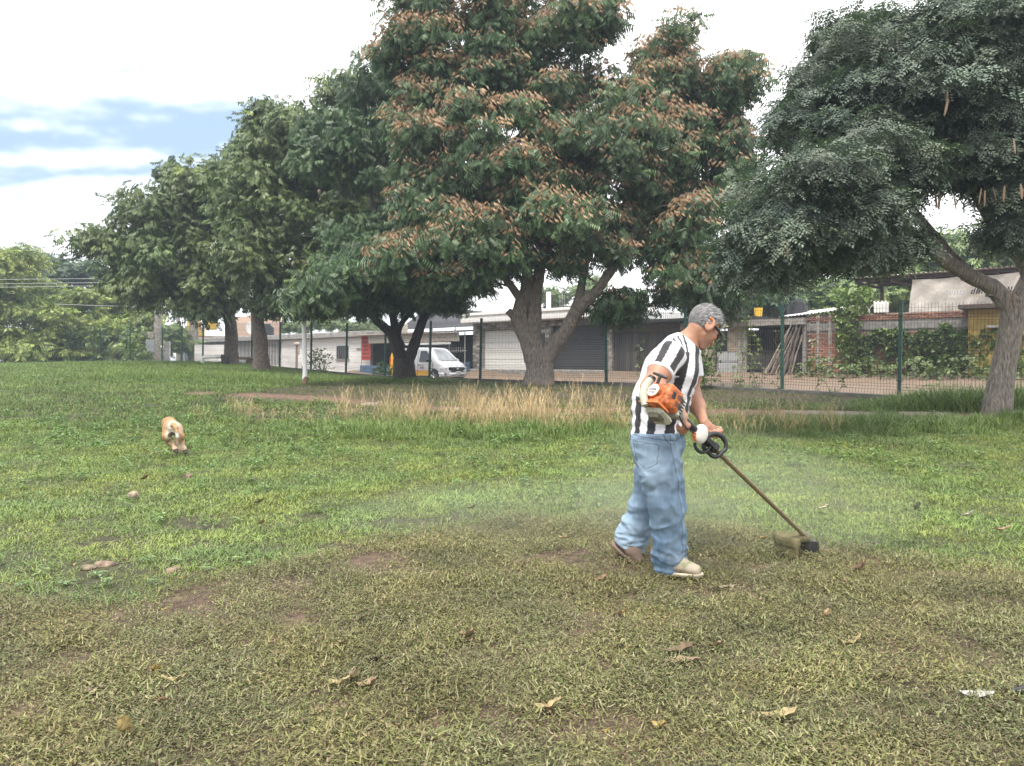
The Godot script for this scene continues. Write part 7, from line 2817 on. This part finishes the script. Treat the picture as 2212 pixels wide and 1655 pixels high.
	for k in 15:
		var a := PI * 0.95 + PI * 1.1 * k / 14.0
		pts.append(Vector3(0, 0, 0.50) + WJ * (lx * (0.050 * cos(a) - 0.035) + ly * (0.050 * sin(a) - 0.005)))
		rr.append(0.010)
	b.tube(pts, rr, 10)
	put("barrier_bar", b.mesh(), black, tr)
	# throttle cable along the tube
	b = MB.new()
	b.tube(sample_curve([Vector3(-0.05, -0.02, 0.10), Vector3(-0.045, -0.05, 0.2), Vector3(-0.02, -0.035, 0.30), Vector3(-0.018, -0.02, 0.38)], 4), [0.004, 0.004, 0.004, 0.004, 0.004, 0.004, 0.004, 0.004, 0.004, 0.004, 0.004, 0.004, 0.004], 6)
	put("throttle_cable", b.mesh(), black, tr)
	# cutting head and guard stand upright in the world
	var WI := BS.inverse()
	var hb := MB.new()
	hb.tube([Vector3(0, -0.012, 0), Vector3(0, 0.0, 0), Vector3(0, 0.03, 0), Vector3(0, 0.034, 0), Vector3(0, 0.05, 0), Vector3(0, 0.064, 0)], [0.030, 0.058, 0.060, 0.055, 0.058, 0.040], 26)
	var head := put("cutting_head", hb.mesh(), mat(lin(0.02, 0.02, 0.022), 0.35), tr)
	var hp := at(1749, 1188, 5.12)
	head.transform = Transform3D(WI * Basis(Vector3(0, 0, 1), -0.04), WI * (hp - E))
	b = MB.new()
	b.tube([hp + Vector3(-0.004, 0.06, 0), hp + Vector3(-0.012, 0.085, 0.0), hp + Vector3(-0.045, 0.105, 0.01), H - T * 0.05], [0.03, 0.034, 0.026, 0.018], 12)
	for k in b.v.size():
		b.v[k] = WI * (b.v[k] - E)
	b.renormal()
	put("gear_box", b.mesh(), dirty, tr)
	var g0 := at(1676, 1166, 5.0)
	var g1 := at(1728, 1174, 5.12)
	b = MB.new()
	var gf := func(p: Vector3) -> float:
		var o := p - hp
		var r := Vector2(o.x, o.z).length()
		var a := atan2(o.z, -o.x)
		var wall := maxf(absf(r - 0.205) - 0.012, absf(o.y - 0.028) - 0.048)
		var lid := maxf(r - 0.215, absf(o.y - 0.085 - 0.03 * (0.2 - r)) - 0.014)
		var d := smin(wall, lid, 0.03)
		d = smax(d, (absf(a - 0.22) - 0.62) * maxf(r, 0.05), 0.02)
		d = smin(d, ((o - Vector3(-0.065, 0.08, 0.0)) * Vector3(0.8, 1.3, 1.0)).length() - 0.036, 0.04)
		d += 0.006 * noise.get_noise_3d(p.x * 500, p.y * 300, p.z * 500) + 0.004 * noise2.get_noise_3d(p.x * 1600, p.y * 900, p.z * 1600)
		return d - 0.006
	nets(b, gf, hp - Vector3(0.27, 0.06, 0.27), hp + Vector3(0.12, 0.17, 0.27), 0.0065, func(p: Vector3) -> Color:
		var n := 0.5 + 0.9 * noise2.get_noise_3d(p.x * 900, p.y * 350, p.z * 900)
		return Color(0.075, 0.066, 0.026).lerp(Color(0.145, 0.125, 0.06), clampf(n, 0, 1)))
	b.renormal()
	for k in b.v.size():
		b.v[k] = WI * (b.v[k] - E)
		b.n[k] = WI * b.n[k]
	put("guard", b.mesh(), mat(Color.WHITE, 0.95, null, 1.0, true), tr)
	# clumps of grass caked on the guard
	b = MB.new()
	for k in 420:
		var a := rnd(-0.35, 0.95)
		var p := hp + Vector3(-cos(a), 0, sin(a)) * rnd(0.10, 0.222) + Vector3(0, rnd(0.0, 0.105), 0)
		var c := Color(0.16, 0.15, 0.06) * rnd(0.6, 1.5)
		add_blade(b, WI * (p - E), rnd(0, TAU), rnd(0.6, 2.2), rnd(0.012, 0.035), 0.003, 0.5, c, c, 1)
	put("caked_grass", b.mesh(false), leaf_mat(Color(0.3, 0.3, 0.1), 0.8), tr).set_meta("kind", "stuff")
	for s in [0.6, -2.3]:
		b = MB.new()
		b.tube([hp + Vector3(cos(s), 0.2, sin(s)) * 0.055 - Vector3(0, 0, 0), hp + Vector3(cos(s) * 0.17, 0.004, sin(s) * 0.17)], [0.0016, 0.0014], 5)
		for k in b.v.size():
			b.v[k] = WI * (b.v[k] - E)
		put("cutting_line", b.mesh(), mat(lin(0.6, 0.25, 0.03), 0.5), tr)
	# bits of grass thrown up by the line hang in the air as dust
	for m in [[at(1610, 1080, 5.7), Vector3(2.6, 0.75, 1.8), 0.10], [at(1180, 1130, 6.1), Vector3(3.4, 0.7, 1.8), 0.12], [at(1500, 1010, 6.6), Vector3(2.4, 0.8, 1.6), 0.05]]:
		var fog := FogVolume.new()
		fog.name = numbered("grass_dust")
		fog.shape = RenderingServer.FOG_VOLUME_SHAPE_ELLIPSOID
		fog.size = m[1]
		fog.position = m[0]
		var fm := FogMaterial.new()
		fm.albedo = Color(0.86, 0.9, 0.78)
		fm.density = m[2]
		fog.material = fm
		add_child(fog)
		tag(fog, "pale dust of cut grass drifting round the trimmer", "dust", "", "stuff")
	say("trimmer")

# ---------------------------------------------------------------- running dog, seen from behind
func build_dog() -> void:
	var Z := 9.9
	var P := func(zx: float, zy: float, dz: float) -> Vector3: return at((550.0 + zx * 0.1813) * 0.54, (1600.0 + zy * 0.1813) * 0.54, Z + dz)
	var foot := on_ground((P.call(850, 1200, 0.0) as Vector3).x, Z)
	var f := Field.new()
	f.k = 0.035
	# trunk runs away from us and bends to the left
	f.bone(P.call(770, 590, 0.0), P.call(690, 540, 0.25), 0.080, 0.092)
	f.bone(P.call(690, 540, 0.25), P.call(650, 560, 0.55), 0.092, 0.105)
	f.bone(P.call(650, 560, 0.55), P.call(610, 560, 0.72), 0.10, 0.07)
	f.bone(P.call(610, 540, 0.72), P.call(575, 500, 0.92), 0.07, 0.075)
	f.bone(P.call(575, 500, 0.92), P.call(560, 540, 1.06), 0.055, 0.035)
	for s in [-1.0, 1.0]:
		f.bone(P.call(575 + 45 * s, 440, 0.90), P.call(560 + 65 * s, 470, 0.88), 0.022, 0.012)
	# hind legs: haunch, knee, hock, paw
	f.bone(P.call(680, 640, 0.04), P.call(640, 800, -0.04), 0.076, 0.052)
	f.bone(P.call(640, 800, -0.04), P.call(690, 930, 0.06), 0.046, 0.030)
	f.bone(P.call(690, 930, 0.06), P.call(760, 960, 0.02), 0.036, 0.031)
	f.bone(P.call(760, 960, 0.02), P.call(835, 1090, -0.03), 0.030, 0.024)
	f.bone(P.call(835, 1090, -0.03), P.call(858, 1140, -0.06), 0.027, 0.021)
	f.bone(P.call(870, 640, 0.02), P.call(945, 800, -0.02), 0.074, 0.045)
	f.bone(P.call(945, 800, -0.02), P.call(975, 930, 0.05), 0.042, 0.028)
	f.bone(P.call(975, 930, 0.05), P.call(1030, 1080, -0.02), 0.031, 0.025)
	f.bone(P.call(1030, 1080, -0.02), P.call(1062, 1170, -0.05), 0.027, 0.020)
	# forelegs seen between
	f.bone(P.call(860, 780, 0.55), P.call(905, 950, 0.5), 0.045, 0.03)
	f.bone(P.call(905, 950, 0.5), P.call(950, 1110, 0.42), 0.028, 0.026)
	f.bone(P.call(700, 760, 0.6), P.call(705, 930, 0.66), 0.04, 0.026)
	f.bone(P.call(705, 930, 0.66), P.call(740, 1040, 0.60), 0.025, 0.022)
	var tan_ := Color(0.40, 0.235, 0.115)
	var rust := Color(0.27, 0.125, 0.065)
	var pale := Color(0.50, 0.42, 0.32)
	var dark := Color(0.035, 0.028, 0.025)
	var tail0: Vector3 = P.call(770, 570, -0.07)
	var coat := func(p: Vector3) -> Color:
		var n := noise.get_noise_3d(p.x * 420, p.y * 420, p.z * 420)
		var c := tan_.lerp(rust, clampf(0.5 - 3.5 * ((P.call(680, 480, 0.2) as Vector3) - p).length() + n, 0.0, 0.8))
		var seat: Vector3 = P.call(760, 700, -0.08)
		var o := p - seat
		var w := Vector2(o.x / 0.085, (o.y) / 0.13).length()
		if o.z > -0.12:
			c = c.lerp(Color(0.56, 0.49, 0.39), smoothstep(1.3, 0.8, w + 0.25 * n))
		var low: float = (P.call(0, 860, 0.0) as Vector3).y - p.y
		c = c.lerp(pale, 0.55 * smoothstep(-0.02, 0.12, low + 0.04 * n))
		var groin: Vector3 = P.call(790, 770, -0.02)
		if Vector2((p.x - groin.x) / 0.042, (p.y - groin.y) / 0.036).length() < 1.0 + 0.3 * n and o.z > -0.35:
			c = dark.lerp(c, 0.15)
		if (p - (P.call(742, 572, -0.09) as Vector3)).length() < 0.022:
			c = dark
		if (p - (P.call(850, 1130, -0.05) as Vector3)).length() < 0.034 or (p - (P.call(1055, 1160, -0.05) as Vector3)).length() < 0.04:
			c = dark.lerp(Color(0.12, 0.09, 0.08), 0.3)
		return c * (1.0 + 0.35 * noise2.get_noise_3d(p.x * 900, p.y * 900, p.z * 900))
	# tail hangs to the right with a white tip
	var tail := Field.new()
	tail.k = 0.02
	tail.bone(P.call(790, 545, -0.06), P.call(850, 620, -0.12), 0.026, 0.024)
	tail.bone(P.call(850, 620, -0.12), P.call(872, 720, -0.14), 0.024, 0.019)
	tail.bone(P.call(872, 720, -0.14), P.call(880, 800, -0.14), 0.021, 0.017)
	tail.bone(P.call(880, 800, -0.14), P.call(886, 850, -0.13), 0.016, 0.006)
	var whole := func(p: Vector3) -> float: return smin(f.at(p), tail.at(p), 0.015) + 0.0025 * noise2.get_noise_3d(p.x * 1500, p.y * 1500, p.z * 1500)
	var b := MB.new()
	var lo: Vector3 = P.call(470, 1260, 0)
	var hi: Vector3 = P.call(1130, 380, 0)
	nets(b, whole, Vector3(lo.x - 0.05, lo.y - 0.02, -Z - 1.25), Vector3(hi.x + 0.05, hi.y + 0.06, -Z + 0.25), 0.0085, func(p: Vector3) -> Color:
		if tail.at(p) < 0.006:
			return (tan_ if p.y > (P.call(0, 700, 0) as Vector3).y else Color(0.72, 0.68, 0.62)) * (1.0 + 0.2 * noise2.get_noise_3d(p.x * 900, p.y * 900, p.z * 900))
		return coat.call(p))
	b.renormal()
	var dog := thing("dog", "tan dog with pale rump and white tail tip bounding away over the grass", "dog", foot)
	put_at("body", b, mat(Color.WHITE, 0.8, null, 1.0, true), dog, foot)
	# short fur along the outline
	var fur := MB.new()
	for k in range(0, b.v.size(), 1):
		if rng.randf() < 0.5:
			continue
		var p := b.v[k]
		fur.col = b.c[k] * rnd(0.7, 1.3)
		var dir := (b.n[k] * 0.45 + Vector3(0.1, -0.8, 0.5) + rand_dir() * 0.3).normalized()
		var side := dir.cross(b.n[k]).normalized() * 0.0018
		fur.tri(p - side, p + side, p + dir * rnd(0.008, 0.016))
	put("fur", fur.mesh(), leaf_mat(Color(0.2, 0.15, 0.1), 0.8), dog).set_meta("kind", "stuff")
	say("dog")

# ---------------------------------------------------------------- dry leaves, stones and scraps on the ground
func dry_leaf_mesh(length: float, width: float, curl: float, roll: float, col: Color, ragged := 0.0) -> Mesh:
	var b := MB.new()
	var nu := 9
	var nv := 6
	for side in [1.0, -1.0]:
		var first := b.v.size()
		for i in nu:
			var u := float(i) / (nu - 1)
			var w := width * 0.5 * pow(sin(PI * clampf(u * 0.94 + 0.04, 0.0, 1.0)), 0.7) * (1.0 + ragged * noise.get_noise_2d(u * 300 + length * 900, 3))
			for j in nv:
				var v := 2.0 * j / (nv - 1) - 1.0
				var a := v * roll
				var r := w / maxf(roll, 0.2)
				var p := Vector3(sin(a) * r, (1.0 - cos(a)) * r, (u - 0.5) * length)
				p.y += curl * length * pow(absf(u - 0.45) * 1.6, 2) + 0.012 * noise2.get_noise_2d(u * 160 + length * 500, v * 60) + 0.0009 * side
				b.col = col * (0.85 + 0.5 * noise.get_noise_2d(u * 220 + 50 * length, v * 120) - (0.25 if absf(v) < 0.12 else 0.0))
				b.vert(p)
		for i in nu - 1:
			for j in nv - 1:
				var q := first + i * nv + j
				if side > 0:
					b.i.append_array([q, q + nv, q + nv + 1, q, q + nv + 1, q + 1])
				else:
					b.i.append_array([q, q + nv + 1, q + nv, q, q + 1, q + nv + 1])
	b.renormal()
	return b.mesh()

func depth_on_ground(px: float, py: float) -> float:
	var d := 4.0
	for k in 30:
		var x := (px - 1106.0) / 1660.0 * d
		d = lerpf(d, (EYE - ground(x, d)) * 1660.0 / (py - 780.0), 0.6)
	return d

func build_litter() -> void:
	var straw := Color(0.40, 0.31, 0.16)
	var tanc := Color(0.33, 0.235, 0.14)
	var grey := Color(0.27, 0.22, 0.16)
	var darkc := Color(0.075, 0.055, 0.04)
	var brown := Color(0.17, 0.115, 0.07)
	var ochre := Color(0.45, 0.31, 0.10)
	# px, py, length m, width m, curl, roll, yaw, lift, colour, label
	var list := [
		[268, 1612, 0.095, 0.05, 0.08, 0.35, 0.3, 1.25, Color(0.40, 0.30, 0.12), "yellow dead leaf standing up near the bottom left corner"],
		[378, 1484, 0.12, 0.035, 0.35, 1.0, 1.35, 0.1, straw, "long pale curled leaf above and right of the yellow upright leaf"],
		[735, 1492, 0.10, 0.06, 0.3, 0.5, 1.3, 0.25, straw, "pale folded leaf, left piece of the big crumpled cluster"],
		[765, 1490, 0.11, 0.045, 0.2, 0.9, 0.3, 0.7, Color(0.5, 0.42, 0.27), "whitish leaf sticking up in the big crumpled cluster"],
		[792, 1492, 0.08, 0.05, 0.3, 0.7, 1.8, 0.15, tanc, "brown leaf at the right of the big crumpled cluster"],
		[205, 1508, 0.08, 0.05, 0.4, 0.8, 1.4, 0.1, grey, "small grey-brown curled leaf left of the long pale one"],
		[350, 1526, 0.05, 0.035, 0.2, 0.4, 0.6, 0.2, Color(0.42, 0.2, 0.12), "small reddish leaf below the long pale curled one"],
		[337, 1464, 0.06, 0.05, 0.4, 0.7, 0.2, 0.4, ochre, "small yellow-brown leaf just above the long pale curled one"],
		[735, 1408, 0.07, 0.055, 0.1, 0.2, 0.4, 0.5, straw, "flat pale square-edged leaf scrap left of centre"],
		[810, 1443, 0.10, 0.04, 0.2, 1.1, 0.7, 0.3, darkc, "dark rolled leaf right below the square-edged scrap"],
		[1010, 1388, 0.10, 0.06, 0.3, 0.6, 0.8, 0.35, tanc, "light brown pointed leaf near the middle of the mown ground"],
		[770, 1352, 0.09, 0.04, 0.4, 0.9, 1.5, 0.1, brown, "brown curled leaf in the worn patch left of centre"],
		[1188, 1547, 0.10, 0.055, 0.35, 0.8, 1.4, 0.3, straw, "pale crumpled leaf at the bottom centre"],
		[1335, 1342, 0.06, 0.05, 0.3, 0.6, 0.2, 0.5, tanc, "brown broken leaf below the gap between the man's feet"],
		[1345, 1334, 0.05, 0.035, 0.2, 0.4, 0.9, 0.4, ochre, "yellow leaf scrap touching the brown broken leaf"],
		[1470, 1422, 0.13, 0.07, 0.25, 0.9, 1.5, 0.2, brown, "dark ragged leaf below the man's front shoe"],
		[1470, 1444, 0.17, 0.05, 0.1, 1.2, 1.55, 0.08, Color(0.28, 0.21, 0.12), "long half-rolled leaf just under the dark ragged one"],
		[1548, 1410, 0.08, 0.06, 0.2, 0.4, 0.4, 0.4, tanc, "tan upright leaf to the right of the dark ragged one"],
		[1686, 1565, 0.13, 0.055, 0.25, 0.5, 1.3, 0.2, straw, "broad pale leaf with a torn edge at the lower right"],
		[1422, 1578, 0.05, 0.04, 0.2, 0.4, 1.3, 0.1, ochre, "small yellow leaf between the bottom-centre leaf and the broad torn one"],
		[1788, 1348, 0.07, 0.05, 0.3, 0.8, 0.2, 0.8, Color(0.48, 0.36, 0.2), "cream upright leaf scrap right of the shoe, in shadowed clippings"],
		[1838, 1402, 0.10, 0.04, 0.5, 0.7, 1.5, 0.15, straw, "pale bow-shaped leaf below the cream upright scrap"],
		[1855, 1242, 0.12, 0.055, 0.45, 1.1, 1.4, 0.3, Color(0.15, 0.085, 0.06), "red-brown twisted leaf below and right of the trimmer head"],
		[1565, 1278, 0.15, 0.03, 0.1, 0.9, 1.6, 0.05, grey, "long narrow leaf lying right of the front shoe"],
		[1222, 1182, 0.10, 0.04, 0.4, 0.9, 1.2, 0.25, straw, "cream curled leaf left of the man's rear foot"],
		[1296, 1262, 0.09, 0.04, 0.3, 0.9, 1.9, 0.15, Color(0.38, 0.19, 0.12), "pinkish brown rolled leaf left of the front shoe"],
		[1983, 1118, 0.09, 0.06, 0.2, 0.8, 0.3, 0.9, Color(0.10, 0.075, 0.045), "dark stub of leaf standing in the grass right of the trimmer"],
		[2088, 1130, 0.10, 0.05, 0.4, 0.8, 1.4, 0.2, Color(0.3, 0.27, 0.22), "grey curled leaf right of the dark standing stub"],
		[2165, 1162, 0.14, 0.035, 0.3, 1.0, 1.5, 0.1, tanc, "long brown curved leaf near the right edge in the green grass"],
		[1780, 1114, 0.09, 0.06, 0.3, 0.6, 1.3, 0.3, Color(0.46, 0.38, 0.24), "pale bent leaf just above the trimmer head"],
		[560, 1102, 0.11, 0.06, 0.3, 0.8, 1.2, 0.3, brown, "brown leaf in the green lawn left of centre"],
		[312, 1049, 0.10, 0.07, 0.4, 0.9, 1.0, 0.3, Color(0.2, 0.12, 0.085), "dark reddish leaf above the pale stone"],
		[1020, 1114, 0.10, 0.05, 0.4, 0.9, 1.2, 0.25, brown, "brown leaf at the edge of the standing lawn in the middle"],
		[565, 1150, 0.10, 0.05, 0.2, 0.6, 0.5, 0.4, straw, "straw-coloured leaf below the brown one left of centre"],
		[1650, 1180, 0.06, 0.04, 0.2, 0.4, 0.5, 0.2, ochre, "small orange leaf bit just left of the guard"],
	]
	for q in list:
		var d := depth_on_ground(q[0], q[1])
		var m := mat(Color.WHITE, 0.8, null, 1.0, true)
		m.backlight_enabled = true
		m.backlight = Color(0.3, 0.24, 0.12)
		var o := put("dry_leaf", dry_leaf_mesh(q[2], q[3], q[4], q[5], q[8], 0.5), m)
		var x := (float(q[0]) - 1106.0) / 1660.0 * d
		var lift: float = 0.018 + 0.5 * q[2] * sin(q[7])
		if d > 5.0:
			lift += 0.035
		o.transform = Transform3D(Basis(Vector3.UP, q[6]) * Basis(Vector3.RIGHT, -q[7]), on_ground(x, d, lift))
		tag(o, q[9], "dry leaf", "dead leaves on the grass")
	# many small scraps of dead leaf nobody would count
	var scraps := []
	for k in 4:
		scraps.append(dry_leaf_mesh(0.035, 0.02, 0.3, 0.7, Color.WHITE, 0.5))
	scatter("leaf_scraps", "small scraps of dead leaf among the clippings", "leaf scraps", scraps, mat(Color.WHITE, 0.85, null, 1.0, true), func(px: float, pd: float):
		if rng.randf() > (0.16 if pd < 7.0 else 0.06):
			return null
		var c: Color = [straw, tanc, brown, ochre, grey][rng.randi() % 5] * rnd(0.7, 1.2)
		return [rnd(0.6, 1.3), c], -6, 8, 2.2, 10.0, 0.22)
	# stones
	var stone := [[286, 1079, 0.048, 0.042, Color(0.26, 0.2, 0.145), "pale stone in the lawn below the dog"], [378, 1233, 0.05, 0.035, Color(0.2, 0.155, 0.1), "tan stone with dry grass on it at the edge of the cut"], [402, 1035, 0.05, 0.04, Color(0.18, 0.135, 0.1), "small dark stone right of the pale one"], [228, 1222, 0.055, 0.018, Color(0.2, 0.145, 0.105), "flat sandy stone in the bare patch at the left"], [190, 1230, 0.04, 0.014, Color(0.18, 0.14, 0.095), "smaller flat stone left of the sandy one"]]
	for s in stone:
		var d := depth_on_ground(s[0], s[1])
		var b := MB.new()
		b.ball(ZERO, Vector3(s[2], s[3], s[2] * 0.8), 12, 18)
		for k in b.v.size():
			var p := b.v[k]
			b.v[k] = p * (1.0 + 0.9 * noise.get_noise_3d(p.x * 420 + s[0], p.y * 420, p.z * 420) + 0.35 * noise2.get_noise_3d(p.x * 1500 + s[0], p.y * 1500, p.z * 1500))
			b.c[k] = (s[4] as Color) * (1.0 + 1.1 * noise2.get_noise_3d(p.x * 900 + s[0], p.y * 900, p.z * 900))
		b.renormal()
		var o := put("stone", b.mesh(), mat(Color.WHITE, 0.9, null, 1.0, true))
		o.position = on_ground((float(s[0]) - 1106.0) / 1660.0 * d, d, -0.25 * s[3] + (0.03 if s[1] < 1200 else 0.012))
		tag(o, s[5], "stone", "stones in the grass")
	# a scrap of pale plastic and a black lid at the right
	var d := depth_on_ground(2110, 1518)
	var w := put("plastic_scrap", dry_leaf_mesh(0.12, 0.05, 0.15, 0.3, Color(0.5, 0.49, 0.44), 0.9), mat(Color.WHITE, 0.4, null, 1.0, true))
	w.transform = Transform3D(Basis(Vector3.UP, 1.4), on_ground((2110.0 - 1106.0) / 1660.0 * d, d, 0.03))
	tag(w, "whitish torn plastic scrap near the lower right corner", "scrap")
	d = depth_on_ground(2208, 1512)
	var bl := MB.new()
	bl.tube([Vector3(-0.05, 0, 0), Vector3(0.0, 0.005, 0), Vector3(0.08, 0.0, 0.01)], [0.012, 0.02, 0.02], 10)
	var o2 := put("black_scrap", bl.mesh(), mat(lin(0.02, 0.02, 0.022), 0.3))
	o2.position = on_ground((2208.0 - 1106.0) / 1660.0 * d, d, 0.03)
	tag(o2, "shiny black object cut off by the right edge of the picture", "scrap")
	# twig by the rear foot
	d = depth_on_ground(1310, 1195)
	var tw := MB.new()
	tw.tube([Vector3(0, 0, 0), Vector3(-0.03, 0.03, 0), Vector3(-0.075, 0.085, 0.01)], [0.003, 0.003, 0.002], 5)
	o2 = put("twig", tw.mesh(), mat(lin(0.14, 0.1, 0.06), 0.9))
	o2.position = on_ground((1312.0 - 1106.0) / 1660.0 * d, d, 0.01)
	tag(o2, "thin brown twig poking up behind the man's rear foot", "twig")
	say("litter")

func build_all() -> void:
	build_ground()
	say("ground")
	build_trees()
	build_fence()
	build_houses()
	build_creepers()
	build_poles()
	build_van()
	build_person()
	build_trimmer()
	build_dog()
	build_litter()
	build_grass()
	say("all")
